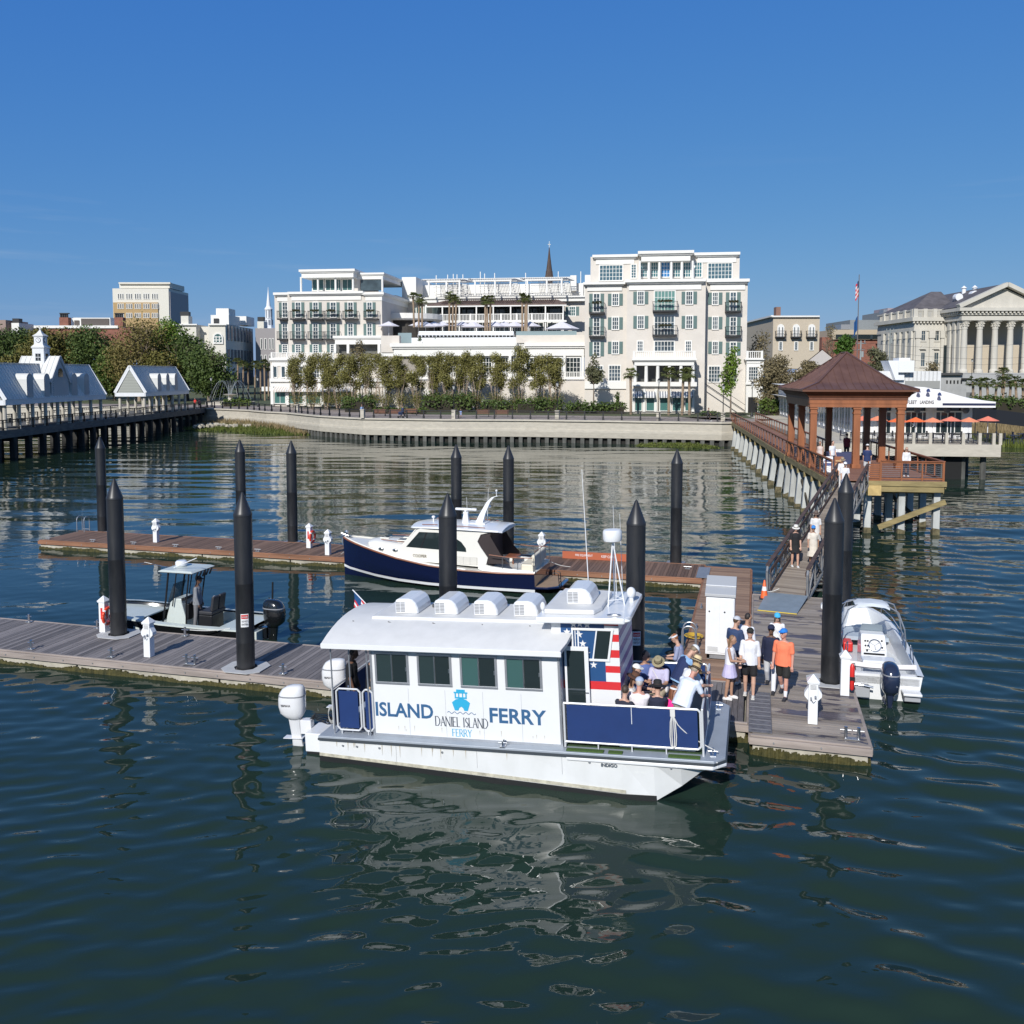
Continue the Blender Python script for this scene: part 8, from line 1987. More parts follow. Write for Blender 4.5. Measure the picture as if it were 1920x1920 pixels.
b = MB(); rect(b,F,*Q(r3,795,1130,106,142),19,15); rect(b,F,*Q(r3,790,1135,104,114),4,1); b.build('penthouse', palest, T, norm=False)
for g_ in range(5):
    for k in range(3):
        a = 786+g_*57+k*15
        window(T,F,*Q(r3,a,a+8,180,215),0,1,1,nm='arched_window',cased=.1,glass=glass_dark); window(T,F,*Q(r3,a,a+8,248,280),-.5,1,1,cased=.1,glass=glass_dark); window(T,F,*Q(r3,a,a+8,310,340),-.5,1,1,cased=.1,glass=glass_dark)
b = MB()
for k in range(10): rect(b,F,*Q(r3,815+k*30,830+k*30,120,136),6,.1)
b.build('penthouse_window', glass_dark, T, norm=False)
T, F = bldg('brick_warehouse', 60, 270, 'long low building with a white roof parapet and brick chimneys behind the park trees'); MB = localise(F)
b = MB(); rect(b,F,*Q(r3,150,880,405,600),20,20); b.build('wall', brick, T, norm=False)
b = MB(); rect(b,F,*Q(r3,215,785,392,410),20.5,21); rect(b,F,*Q(r3,480,735,340,395),10,8); b.build('roof_parapet', trimw, T, norm=False)
b = MB(); rect(b,F,*Q(r3,540,725,346,392),1.9,.2); rect(b,F,*Q(r3,495,528,358,390),1.9,.1); b.build('roof_room', PM('dull_brown',(.10,.085,.075),.8), T, norm=False)
for a0,a1,y0 in ((395,455,338),(762,820,338)):
    b = MB(); rect(b,F,*Q(r3,a0,a1,y0,400),2,2); c = b.build('chimney', brick, T, norm=False)
    b = MB()
    for k in range(4): rect(b,F,*Q(r3,a0+4+k*14,a0+12+k*14,y0-26,y0),1.2,.6)
    rect(b,F,*Q(r3,a0,a1,y0-30,y0-24),1.3,1); b.build('chimney_pot', iron, c, norm=False)
T, F = bldg('old_building', -12, 260, 'grey box-like rooftop at the far left edge above the trees'); MB = localise(F)
b = MB(); rect(b,F,*Q(r3,-40,42,355,600),12,12); b.build('wall', PM('pinkish',(.30,.22,.19),.85), T, norm=False)
b = MB(); rect(b,F,*Q(r3,80,130,375,600),8,8); b.build('white_wall', trimw, T, norm=False); b = MB(); rect(b,F,*Q(r3,82,125,345,375),4,2); b.build('chimney_pot', iron, T, norm=False)
T, F = bldg('white_building', 326, 245, 'white building with a tall arched window and shaded side behind the dark oak', yaw=0); MB = localise(F)
b = MB(); rect(b,F,*Q(r3,1155,1310,385,640),20,20); rect(b,F,*Q(r3,1310,1395,400,640),20,17); rect(b,F,*Q(r3,1393,1506,383,800),26,26); b.build('wall', palest, T, norm=False)
b = MB(); rect(b,F,*Q(r3,1150,1312,381,390),0,.6); rect(b,F,*Q(r3,1388,1510,379,390),0,.6); rect(b,F,*Q(r3,1405,1525,322,385),14,10); rect(b,F,*Q(r3,1440,1524,278,325),12,6); rect(b,F,*Q(r3,1560,1642,330,390),24,8); b.build('roof_parapet', trimw, T, norm=False)
b = MB(); rect(b,F,*Q(r3,1206,1256,328,385),3,3); rect(b,F,*Q(r3,1424,1458,345,378),3.9,.1); b.build('chimney', palest, T, norm=False)
b = MB(); rect(b,F,*Q(r3,1200,1258,300,328),2,1.5); rect(b,F,*Q(r3,1424,1458,345,378),3.8,.1); b.build('chimney_pot', iron, T, norm=False)
(xa,za),(xb,zb) = F.l(*r3(1421,515),-.2), F.l(*r3(1486,440),-.2)
b = MB(); b.prism(arch_pts(10,xa,xb,za,zb),-.35,-.02); w = b.build('arched_window', trimw, T, norm=False)
b = MB()
b.prism(arch_pts(12,xa+.35,xb-.35,za+.5,zb-.35),-.40,-.36)
b.build('pane', glass_green, w, norm=False)
b = MB()
for i in (1,2): xx = xa+(xb-xa)*i/3; b.b(xx-.12,xx+.12,-.46,-.4,za+.4,zb-.9)
for f in (.35,.62): b.b(xa+.3,xb-.3,-.45,-.4,za+(zb-za)*f-.1,za+(zb-za)*f+.1)
b.build('mullion', trimw, w, norm=False)
x1,_ = F.l(*r3(1506,500),0)
for r_,(z0,z1) in enumerate(((18.0,22.0),(11.5,15.5),(5.5,9))):
    for k in range(8):
        b = MB(); y = 1.5+k*3; b.b(x1-.02,x1+.1,y,y+1.6,z0,z1); b.build('side_window', PM('side_glass',(.16,.17,.19),.15), T, norm=False)
T, F = bldg('shaded_building', 478, 262, 'grey stuccoed building with dark balconied windows left of the hotel', yaw=0); MB = localise(F)
b = MB(); rect(b,F,*Q(r3,1705,1900,410,800),30,30); b.build('wall', PM('stucco_in_shade',(.30,.28,.28),.85), T, norm=False)  # the dark side's shade is put into the wall colour
b = MB(); rect(b,F,*Q(r3,1715,1758,365,412),4,4); b.build('chimney', palest, T, norm=False); b = MB(); rect(b,F,*Q(r3,1716,1758,335,362),3,1.5); b.build('chimney_pot', iron, T, norm=False)
for a in (1738,1765,1795,1815):
    for y0,y1 in ((480,550),(590,640)): window(T,F,*Q(r3,a,a+10,y0,y1),0,1,1,cased=.1,glass=glass_dark)
T, F = bldg('steeple', 506.8, 300, 'slim white church steeple just left of the hotel', 'steeple', 0); MB = MB0
k = 300/1680.; Z = lambda b_: CH+(700-(500+b_/3.555))*k-3
b = MB(); b.lathe([(1.55,Z(420)),(1.55,Z(395)),(1.35,Z(394)),(1.35,Z(350)),(1.5,Z(348)),(1.2,Z(346)),(1.15,Z(300)),(1.35,Z(290)),(1.4,Z(287)),(.75,Z(270)),(.12,Z(165)),(.03,Z(140))],n=8); b.build('spire', white, T)
b = MB()
for i in range(4):
    a = -PI/2+i*PI/4-.4; b.c(1.3*math.cos(a),1.3*math.sin(a),Z(375),.5,.2,1.6,a+PI/2); b.c(1.1*math.cos(a),1.1*math.sin(a),Z(322),.35,.2,3,a+PI/2)
b.build('louvres', PM('steeple_grey',(.25,.27,.3),.6), T); b = MB(); b.b(-2.2,2.2,-2.2,2.2,0,Z(415)); b.build('tower', white, T)
T, F = bldg('church_spire', 1029, 270, 'dark brown pointed church spire with a pale cross behind the hotel roof', 'steeple', 0); k = 270/1680.; Z = lambda b_: CH+(700-(440+b_/3.84))*k-3
b = MB(); b.lathe([(1.1,Z(420)),(1.0,Z(325)),(1.3,Z(322)),(.85,Z(262)),(.42,Z(180)),(.10,Z(105))],n=8)
for i in range(8): a = i*PI/4+.39; b.lathe([(.16,Z(350)),(.16,Z(300)),(.02,Z(272))],1.05*math.cos(a),1.05*math.sin(a),0,n=5)
b.b(-2.2,2.2,-2.2,2.2,0,Z(400)); b.build('spire', PM('spire_brown',(.085,.06,.05),.8,var=.3), T); b = MB(); b.c(0,0,Z(88),.12,.12,2.2); b.c(0,0,Z(84),.85,.12,.14); b.build('cross', PM('gilt',(.75,.72,.62),.4), T)
t = E('fountain', (*cw((432-960)/1680.*172,172),3.0), YAW, 'fountain with arching water jets between the dark oak and the palms', 'fountain'); b = MB(); b.lathe([(4.6,0),(4.6,.5),(4.3,.5),(4.3,.35),(.1,.35)],n=24); b.lathe([(.5,.3),(.4,1.6),(1.4,1.9),(.2,2.0)],n=16); b.build('basin', concrete, t)
b = MB()
for k in range(14):
    a = k*PI/7; pts = [(rr*math.cos(a), rr*math.sin(a), .8+3.9*math.sin(PI*(rr/4.0)**.8)*.95) for rr in [q*.4 for q in range(11)]]; b.path(pts,.02,4)
b.build('water_jet', PM('spray',(.45,.50,.56),.3,alpha=.28), t, norm=False)
# ------------------------------------------------------------------ buildings to the right
r4 = lambda a, b_: (1380+a/3.555, 500+b_/3.555); r8 = lambda a, b_: (1650+a/5.333, 520+b_/5.333)
T, F = bldg('beige_building', 1449, 178, 'square beige building with three arched balcony windows right of the hotel', yaw=R(-2)); MB = localise(F)
b = MB(); rect(b,F,*Q(r4,245,555,332,680),24,24); b.build('wall', PM('tan_stucco',(.50,.43,.33),.85,var=.06), T, norm=False)
b = MB(); rect(b,F,*Q(r4,240,558,326,336),0,.5); x0,_ = F.l(*r4(243,330),0); b.b(x0-.3,x0+.2,0,24,F.l(*r4(243,335),0)[1],F.l(*r4(243,325),0)[1]+.05); b.build('coping', trimw, T, norm=False)
b = MB(); rect(b,F,*Q(r4,268,298,268,330),10,2); b.build('chimney', PM('rusty',(.22,.13,.10),.8), T, norm=False)
for c in (297,400,503):
    (xa,za),(xb,zb) = F.l(*r4(c-24,475),0), F.l(*r4(c+24,383),0)
    b = MB(); b.prism(arch_pts(10,xa,xb,za,zb),-.2,-.01); w = b.build('arched_window', trimw, T, norm=False)
    b = MB()
    for i in (0,1): b.prism(arch_pts(6,xa+.25+i*(xb-xa)/2,xa-.25+(i+1)*(xb-xa)/2,za+.2,zb-.6),-.25,-.21)
    b.build('pane', glass_blue, w, norm=False); balcony(T,F,*Q(r4,c-33,c+34,428,474),0,1.0); window(T,F,*Q(r4,c-10,c+10,502,555),0,1,4)
MB = MB0
T, F = bldg('red_roof_house', 1475, 152, 'small house with a red metal roof and grey gable below the beige building', 'house', R(-20)); k = 152/1680.
b = MB(); b.b(0,11,0,10,0,5.2); b.add([(0,0,5.2),(11,0,5.2),(5.5,0,9.8),(0,10,5.2),(11,10,5.2),(5.5,10,9.8)],[(0,1,2),(3,5,4)]); b.build('wall', PM('warm_grey',(.46,.43,.41),.85), T)
b = MB(); b.add([(-.3,-.2,5.0),(5.5,-.2,9.95),(5.5,10,9.95),(-.3,10,5.0),(11.3,-.2,5.0),(11.3,10,5.0)],[(0,1,2,3),(1,4,5,2)]); b.build('roof', PM('red_metal',(.33,.055,.05),.55), T, norm=False)
T, F = bldg('office_building', 1545, 245, 'low brick and beige office building behind the trees left of the custom house', yaw=0); MB = localise(F)
b = MB(); rect(b,F,*Q(r4,570,1075,470,760),20,20); b.build('brick_wall', brick, T, norm=False)
b = MB(); rect(b,F,*Q(r4,640,1075,420,485),20,20.6); b.build('beige_band', PM('tan_band',(.45,.38,.28),.85), T, norm=False)
b = MB(); rect(b,F,*Q(r4,665,1065,452,482),-.6,.1); b.build('ribbon_window', glass_dark, T, norm=False)
b = MB()
for a in (748,770,790,895,965,1010): rect(b,F,*Q(r4,a,a+16,452,482),-.7,.1)
b.build('window_bay', glass_blue, T, norm=False)
b = MB(); rect(b,F,*Q(r4,760,985,355,425),36,20); rect(b,F,*Q(r4,985,1065,300,420),30,16); b.build('rear_roof', PM('slate_roof',(.22,.24,.25),.7,var=.1), T, norm=False)
b = MB(); rect(b,F,*Q(r4,1010,1068,276,345),29,10); b.build('rooftop_room', PM('mauve_grey',(.33,.28,.30),.8), T, norm=False)
b = MB(); rect(b,F,*Q(r4,983,1008,286,325),15,3); rect(b,F,*Q(r4,700,760,385,418),14,5); b.build('rooftop_unit', galv, T, norm=False)
# the custom house
stone = PM('custom_stone',(.54,.51,.445),.85,var=.10,scale=.35,stretch=(1,1,.4)); stone_g = PM('grey_granite',(.36,.36,.35),.85,var=.12,scale=.5)
T, F = bldg('custom_house', 1804, 205, 'large pale stone classical building with Corinthian columns and pediment at the right edge', yaw=0); MB = localise(F)
x0,_ = F.l(*r8(820,500),0); XP = F.l(*r8(1660,500),0)[0]; ztop = F.l(*r8(900,305),0)[1]; zb = F.l(*r8(900,955),0)[1]; zent = F.l(*r8(900,430),0)[1]
xw,_ = F.l(*r8(345,500),8.6); zwt = F.l(*r8(400,400),8.6)[1]
b = MB(); b.b(xw,x0+.2,8.6,30,zb-5,zwt); b.b(x0,XP,8.0,42,zb-5,zwt+.3); b.build('wall', stone, T, norm=False)
b = MB(); b.b(x0+.2,XP-.2,5.0,8.0,zb-3,zb); 
b.b(x0-.3,XP+.3,-.3,8.2,zent,zent+.9); b.b(x0-.1,XP+.1,-.1,8.2,zent+.9,ztop-1.6); b.b(x0-.5,XP+.5,-.5,8.2,ztop-1.6,ztop-1.25); b.b(x0-1.2,XP+1.2,-1.2,8.2,ztop-.75,ztop); 
n = int((XP-x0)/.9)
for i in range(n): xx = x0-.6+i*.9; b.b(xx,xx+.45,-.95,-.4,ztop-1.24,ztop-.76)
for i in range(9): yy = .2+i*.9; b.b(x0-.95,x0-.4,yy,yy+.45,ztop-1.24,ztop-.76)
b.build('entablature', stone, T, norm=False)
zap = F.l(*r8(1245,50),-.8)[1]; xm = (x0+XP)/2
b = MB(); b.add([(x0-.2,.2,ztop),(XP+.2,.2,ztop),(xm,.2,zap-1.2)],[(0,1,2)]); b.bar((x0-1.2,-.4,ztop+.3),(xm,-.4,zap-.4),1.6,.9); b.bar((XP+1.2,-.4,ztop+.3),(xm,-.4,zap-.4),1.6,.9); b.build('pediment', stone, T, norm=False)
b = MB(); b.add([(x0-.8,.3,ztop+.2),(xm,.3,zap-.2),(XP+.8,.3,ztop+.2),(x0-.8,40,ztop+.2),(xm,40,zap-.2),(XP+.8,40,ztop+.2)],[(0,1,4,3),(1,2,5,4)])
xr0 = F.l(*r8(395,240),12)[0]; zr = F.l(*r8(640,140),18)[1]; b.add([(xw-.2,10,zwt+1.8),(x0+4,10,zwt+1.8),(x0+4,19,zr),(xw+8.5,19,zr),(xw-.2,30,zwt+1.8)],[(0,1,2,3),(0,3,4)])
b.build('roof', PM('slate',(.11,.10,.105),.75,var=.25,scale=.6), T, norm=False)
b = MB()
for (ux,vy) in ((840,110),(948,105)): xx,zz = F.l(*r8(ux,vy),16); b.t((xx,16,zz-3),(xx,16,zz),.5,n=10); b.lathe([(.75,zz),(.1,zz+.6)],xx,16,0,n=10)
for (ux,vy) in ((783,200),(942,172)): xx,zz = F.l(*r8(ux,vy),10); b.t((xx,9.5,zz),(xx,11,zz),.9,n=14)
b.build('roof_vent', white, T, norm=False)
# columns
for i in range(6):
    a = 838+i*153.; xx,_ = F.l(*r8(a,700),.9)
    if xx > XP: break
    b = MB(); b.lathe([(.95,zb),(.95,zb+.5),(.72,zb+.9),(.70,(zb+zent)/2),(.60,zent-2.0)],xx,.9,0,n=16); c = b.build('column', stone, T, norm=False)
    b = MB(); b.lathe([(.62,zent-2.0),(.7,zent-1.9),(.66,zent-1.4),(.86,zent-.9),(.72,zent-.8),(1.0,zent-.25),(.9,zent-.2)],xx,.9,0,n=12)
    for k in range(10):
        aa = k*2*PI/10
        for zz,rr in ((zent-1.2,.78),(zent-.65,.92)): b.c(xx+rr*math.cos(aa+zz),.9+rr*math.sin(aa+zz),zz,.2,.2,.35,aa)
    b.b(xx-1,xx+1,-.1,1.9,zent-.2,zent-.01); b.build('capital', stone, c, norm=False)
    b = MB(); xq = xx+1.9; b.b(xq,xq+2.4,4.6,5.02,zb,zent-5.5); b.build('inner_pilaster', PM('buff_stone',(.50,.43,.33),.85), T, norm=False)
    b = MB(); b.b(xx-1.2,xx+.9,7.7,8.02,zb,zb+6.5); b.build('door_opening', glass_dark, T, norm=False)
b = MB(); b.b(x0+.4,XP-.4,5.05,5.6,zb,zent-5.4); b.build('screen_wall', stone, T, norm=False)
# wing: pilasters, windows, balustrade, side returns
b = MB(); b.b(xw-.9,x0,7.7,30.5,zwt-.9,zwt); b.b(xw-.25,x0,8.35,30,zwt-3.2,zwt-2.6); b.b(xw-.1,x0,8.5,30,zwt-2.6,zwt-1.5)
for i in range(int((x0-xw)/.8)+1): b.b(xw-.6+i*.8,xw-.2+i*.8,7.9,8.5,zwt-1.4,zwt-.95)
b.b(xw-.3,x0-.1,8.3,8.7,zwt+1.55,zwt+1.85); b.b(xw-.3,xw+.1,8.7,30,zwt+1.55,zwt+1.85)
for i in range(26): xx = xw+i*(x0-xw)/26; b.b(xx,xx+.16,8.4,8.6,zwt,zwt+1.55)
for i in range(40): yy = 8.8+i*.5; b.b(xw-.2,xw,yy,yy+.22,zwt,zwt+1.55)
for f in (0,.33,.66,.97): xx = xw+(x0-xw)*f; b.b(xx-.45,xx+.45,8.1,8.8,zwt,zwt+2.0)
for f in range(5): yy = 9+f*4; b.b(xw-.5,xw+.3,yy,yy+.9,zwt,zwt+2.0)
b.build('balustrade', stone, T, norm=False)
for a in (372,510,622): 
    xx,_ = F.l(*r8(a,700),8.6); b = MB(); b.b(xx-.5,xx+.5,8.2,8.59,zb,zwt-3.2); b.b(xx-.7,xx+.7,8.0,8.58,zwt-4.9,zwt-3.2); b.build('pilaster', stone, T, norm=False)
for f in range(6):
    yy = 9.3+f*3.2; b = MB(); b.b(xw-.4,xw-.005,yy,yy+.9,zb,zwt-3.2); b.b(xw-.55,xw,yy-.15,yy+1.05,zwt-4.9,zwt-3.2); b.build('pilaster', stone, T, norm=False)
for f in range(3):
    yy = 1.2+f*2.3; b = MB(); b.b(x0+.1,x0+.6,yy,yy+.9,zb,zent); b.b(x0-.05,x0+.6,yy-.15,yy+1.05,zent-2,zent-.02); b.build('pilaster', stone, T, norm=False)
b = MB(); b.b(x0+.4,x0+.9,1,8,zb,zent); b.build('portico_side_wall', stone, T, norm=False)
for a,c in ((413,452),(545,588)):
    window(T,F,*Q(r8,a,c,515,632),8.58,2,2,fr=stone,cased=.3); window(T,F,*Q(r8,a-6,c-6,752,890),8.58,2,2,fr=stone,cased=.3)
    (xa,za) = F.l(*r8(a-22,718),8); (xb,_) = F.l(*r8(c+14,718),8); b = MB(); b.prism([(xa,za),(xb,za),((xa+xb)/2,za+.9)],8.0,8.57); b.build('window_hood', stone, T, norm=False)
b = MB(); b.b(xw-2,XP+2,-3,8.5,0+3,zb); b.b(x0-1,XP+1,-9,-3,3,zb-3); b.build('granite_base', stone_g, T, norm=False)
xt,_ = F.l(*r8(938,385),-.12); xe,_ = F.l(*r8(1062,385),-.12)
ltr = PM('carved_letters',(.10,.085,.06),.9)
zt_ = F.l(*r8(1000,384),-.12)[1]-3
for wd,a,c in (('UNITED',938,1063),('STATES',1096,1218),('CUSTOM',1241,1381),('HOUSE',1415,1545)):
    xa,_ = F.l(*r8(a,380),-.12); xc,_ = F.l(*r8(c,380),-.12); 
    if xc < XP: text(wd,T,ltr,xa,-.13,zt_,w=xc-xa,h=.85,ext=.02,bold=.02)
MB = MB0
lamp(1820,176,'three-armed lamp post in front of the custom house base',7,4.5)
# low grey stone wall building and white roof structure
T, F = bldg('stone_outbuilding', 1763, 150, 'low grey stone building with dark openings below the custom house', yaw=0); MB = localise(F)
b = MB(); rect(b,F,*Q(r8,600,865,975,1200),12,12); rect(b,F,*Q(r8,860,1500,1030,1150),14,4); b.build('wall', stone_g, T, norm=False); b = MB(); rect(b,F,*Q(r8,600,830,955,978),12,12.6); b.build('roof_slab', PM('dark_slab',(.06,.06,.06),.8), T, norm=False)
b = MB()
for k in range(5): rect(b,F,*Q(r8,665+k*36,678+k*36,1030,1062),0,.1)
rect(b,F,*Q(r8,820,915,1008,1030),0,.3); b.build('opening', PM('dark_opening',(.012,.012,.012),.8), T, norm=False)
T, F = bldg('white_roof_building', 1640, 118, 'flat white building with a big boxy roof unit behind the restaurant', yaw=R(-4)); MB = localise(F)
b = MB(); rect(b,F,*Q(r8,-100,606,938,1300),12,12); b.build('wall', PM('white_cladding',(.70,.70,.69),.6,var=.05), T, norm=False)
b = MB(); rect(b,F,*Q(r8,250,600,1035,1110),0,.1); b.build('shaded_opening', PM('grey_opening',(.30,.30,.28),.7), T, norm=False)
b = MB()
for k in range(9): rect(b,F,*Q(r8,250+k*40,253+k*40,940,1035),-.02,.06)
b.build('cladding_joint', galv, T, norm=False)
(xa,za),(xb,zb_) = F.l(*r8(80,935),-1), F.l(*r8(345,832),-1); b = MB(); xmid = xa+(xb-xa)*.4
b.loft([[(xa+1,-1,za-1.2),(xmid,-1,za-1.2),(xmid,2,za-1.2),(xa+1,2,za-1.2)],[(xa,-1,zb_),(xmid,-1,zb_),(xmid,2,zb_),(xa,2,zb_)]]); b.b(xmid+.01,xb,-1,2,za-.2,zb_); b.b(xa+1.5,xb-.4,-.6,1.6,zb_,zb_+.35); b.b((xa+xmid)/2+.6,(xa+xmid)/2+1.6,-.5,.5,3+6,za-1.2); b.build('roof_unit', white, T, norm=False)
MB = MB0
def mesh_fence():
    t = E('fabric_fence', (0,0,0), 0, 'long dark fabric-covered fence curving along the bank at the right edge', 'fence')
    pts = [(1795,100,768),(1830,103,765),(1870,106,768),(1925,108,775),(1990,108,780)]; b = MB(); prev = None
    for u,d,v in pts:
        x, y = cw((u-960)/1680.*d, d); z = CH+(700-v)*d/1680.; 
        if prev: b.add([prev[:3], (x,y,z), (x,y,z-1.6), (prev[0],prev[1],prev[2]-1.6)],[(0,1,2,3)])
        prev = (x,y,z)
    b.build('fabric', PM('fence_fabric',(.018,.02,.025),.8), t, norm=False)
    b = MB()
    for u,d,v in pts: x, y = cw((u-960)/1680.*d, d); z = CH+(700-v)*d/1680.; b.t((x,y,1.5),(x,y,z+.1),.05)
    b.build('post', iron, t)
mesh_fence()
for u,col,lab in ((1773,(.03,.03,.035),'dark parked car behind the restaurant roof'),(1789,(.10,.11,.12),'grey parked car right of the dark one behind the restaurant')):
    t = E('parked_car', (*cw((u-960)/1680.*132,132),3.3), YAW+1.2, lab, 'car', 'cars parked behind the restaurant'); b = MB(); b.loft([[(x,y,z) for x,y in ((-2.2,-.9),(2.2,-.9),(2.2,.9),(-2.2,.9))] for z in (.3,.85)]); b.build('body', PM('car_%d'%u,col,.25,coat=1), t, bevel=.12)
    b = MB(); b.loft([[(-1.4,-.8,.86),(1.2,-.8,.86),(1.2,.8,.86),(-1.4,.8,.86)],[(-.9,-.65,1.4),(.7,-.65,1.4),(.7,.65,1.4),(-.9,.65,1.4)]]); b.build('cabin', glass_dark, t, bevel=.05)
    for x in (-1.4,1.4):
        for y in (-.9,.9): b = MB(); b.t((x,y-.1,.33),(x,y+.1,.33),.33,n=14); b.build('wheel', rubber, t)
# flagpole, utility pole and wires
t = E('flagpole', (*cw((1604.5-960)/1680.*120,120),3.0), YAW, 'tall flagpole with the national flag and a blue flag behind the pavilion', 'flagpole'); k = 120/1680.
b = MB(); b.t((0,0,0),(0,0,CH+(700-517)*k-3),.09,.05); b.t((-.6,0,9),(1.0,0,9),.05); b.build('pole', PM('pole_dark',(.12,.10,.09),.5), t)
b = MB(); z0 = CH+(700-527)*k-3; 
for i in range(6):
    for j in range(7):
        X = lambda a: -.03-.35*a/6+.08*math.sin(a*2.2); b.cm = 2 if (i < 3 and j < 3) else (j+1) % 2
        P4 = [(X(a),.1*math.sin(a*1.8)+.05,z0-c*.30-a*.12) for a,c in ((i,j),(i+1,j),(i+1,j+1),(i,j+1))]; b.add(P4,[(0,1,2,3)])
b.build('national_flag', [flagw,flagr,flagb], t, norm=False)
b = MB()
for i in range(5): b.add([(-.02-.1*a+.03*math.sin(a*2),.05*math.sin(a),z0-4.6-c-a*.2) for a,c in ((i,0),(i+1,0),(i+1,1.9),(i,1.9))],[(0,1,2,3)])
b.build('blue_flag', flagb, t, norm=False)
wz = []
for (u,d,vt,lab) in ((1611,125,640,'grey utility pole with crossarms beside the flagpole'),(1665,140,618,'utility pole with insulators left of the custom house')):
    x, y = cw((u-960)/1680.*d, d); zt = CH+(700-vt)*d/1680.; t = E('utility_pole', (x,y,3.0), YAW+.4, lab, 'pole', 'utility poles behind the pavilion'); b = MB(); b.t((0,0,0),(0,0,zt-3),.14,.1); b.c(0,0,zt-3.3,1.8,.1,.12); b.c(0,0,zt-4.2,1.4,.1,.12)
    for q in (-.7,0,.7): b.t((q,0,zt-3.2),(q,0,zt-2.9),.06)
    b.t((.3,0,zt-5.2),(.3,0,zt-4.4),.2,n=10); b.build('pole', PM('pole_grey',(.25,.27,.26),.7), t); wz.append((x,y,zt))
for j,(vr,dz_,lab) in enumerate(((625,-.2,'highest thin black wire crossing in front of the custom house'),(655,-1.0,'second thin black wire crossing the custom house columns'),(668,-1.6,'third thin black wire crossing the custom house columns'),(690,-2.4,'lowest thin black wire crossing the custom house base'))):
    s0 = Vector(wz[0]) + Vector((0,0,dz_)); d = 132; e0 = Vector((*cw((2000-960)/1680.*d, d), CH+(700-vr-8)*d/1680.)); b = MB(); pts = [s0.lerp(e0,q/14)-Vector((0,0,1.1*math.sin(PI*q/14))) for q in range(15)]; b.path(pts,.018,4)
    o = b.build('overhead_wire', black, None, norm=False); tag(o, lab, 'wire', 'overhead wires at the right')
# ------------------------------------------------------------------ the restaurant
FRs = Frame(1610, 82, 3.0, R(-7.9)); F = FRs; T = E('restaurant', F.w(0,0), F.rz, 'white waterfront restaurant with a winged roof sign reading FLEET LANDING on a concrete deck', 'restaurant'); MB = localise(F)
xd0,_ = F.l(1560,830,-7); xd1,_ = F.l(1877,840,-7.0)
b = MB(); b.b(xd0-1,xd1,-7,1.5,2.0,3.0); b.b(xd0-1,xd0+4,1.5,44,2.0,3.0); b.build('deck', concrete, T, norm=False)
b = MB()
for x in range(8):
    for y in (-6,-2,2): xx = xd0+1+x*(xd1-xd0-2)/7; b.t((xx,y,-2.5),(xx,y,2.0),.25,n=8)
b.build('deck_piling', concrete_dk, T, norm=False)
b = MB(); b.b(xd0-.5,xd1-2.6,-6.2,1.3,-1,2.0); b.build('dark_bulkhead', PM('void_black',(.01,.01,.01),.9), T, norm=False)  # black box painted as the shade of the void under the deck
rw_ = PM('restaurant_white',(.72,.72,.72),.6); xr1,_ = F.l(1868,755,-3); xr0 = F.l(1690,740,-3)[0]; xW1 = F.l(1815,800,0)[0]
b = MB(); b.b(-.3,xW1,0,45,3,3.35); b.b(-.3,xW1,0,45,6.1,6.6)
for u in (1610,1640,1680,1745,1812): x,_ = F.l(u,800,-.01); b.b(x-.45,x+.45,-.05,.3,3,6.1)
b.b(-.3,-.1,0,45,3,6.1); b.build('wall', rw_, T, norm=False)
for u0,u1 in ((1612,1640),(1645,1678),(1697,1740),(1750,1803)):
    window(T,F,u0,u1,772,812,-.0,4,1,glass=glass_dark,nm='glass_door',cased=.08)
b = MB(); b.b(-.05,xW1-.3,.3,.4,3.3,6.1); b.build('interior_shade', glass_dark, T, norm=False)
for k in range(18):
    b = MB(); y = 1.5+k*2.4; b.b(-.36,-.3,y,y+2.0,3.6,6.0); w = b.build('side_window', PM('side_blue_glass',(.12,.17,.20),.1), T, norm=False)
    b = MB(); b.b(-.4,-.3,y-.12,y,3.3,6.1); b.b(-.4,-.3,y+.96,y+1.04,3.6,6.0); b.build('mullion', rw_, w, norm=False)
def zf(v, y=-3): return F.l(1760,v,y)[1]
ys = -2.6
prof = [(-1.2,zf(764)),(xr1,zf(764)),(xr1,zf(753)),(F.l(1822,748,-3)[0],zf(748)),(F.l(1790,740,-3)[0],zf(739)),(F.l(1760,733,-3)[0],zf(731)),(F.l(1735,727,-3)[0],zf(726)),(F.l(1718,727,-3)[0],zf(725)),(F.l(1708,730,-3)[0],zf(728)),(F.l(1690,738,-3)[0],zf(736)),(F.l(1650,745,-3)[0],zf(742)),(-1.2,zf(744))]
b = MB(); b.prism(prof, ys-.3, ys); b.build('roof_sign', PM('sign_bright',(.80,.80,.80),.5), T, norm=False)
b = MB(); b.add([(-1.2,ys,zf(744)),(xr1,ys,zf(754)),(xW1,20,zf(744)+.6),(-1.2,46,zf(744)+.6)],[(0,1,2,3)]); b.add([(-1.2,ys,zf(764)),(xr1,ys,zf(764)),(xW1+1,19,zf(764)),(-1.2,46,zf(764))],[(0,1,2,3)]); b.build('roof', rw_, T, norm=False)
b = MB(); b.b(F.l(1768,760,-3)[0],xr1-.02,ys-.33,ys-.3,zf(760),zf(756)); b.build('navy_stripe', PM('navy_stripe',(.015,.02,.06),.5), T, norm=False)
xa = F.l(1701,756,-3)[0]; xb = F.l(1751,756,-3)[0]
for wd,u0,u1 in (('FLEET',1701.5,1719.5),('LANDING',1725.5,1751.5)): text(wd,T,PM('sign_black',(.03,.03,.04),.5),F.l(u0,756,-3)[0],ys-.32,zf(757.5)-3,w=F.l(u1,756,-3)[0]-F.l(u0,756,-3)[0],h=.30,ext=.01,bold=.01)
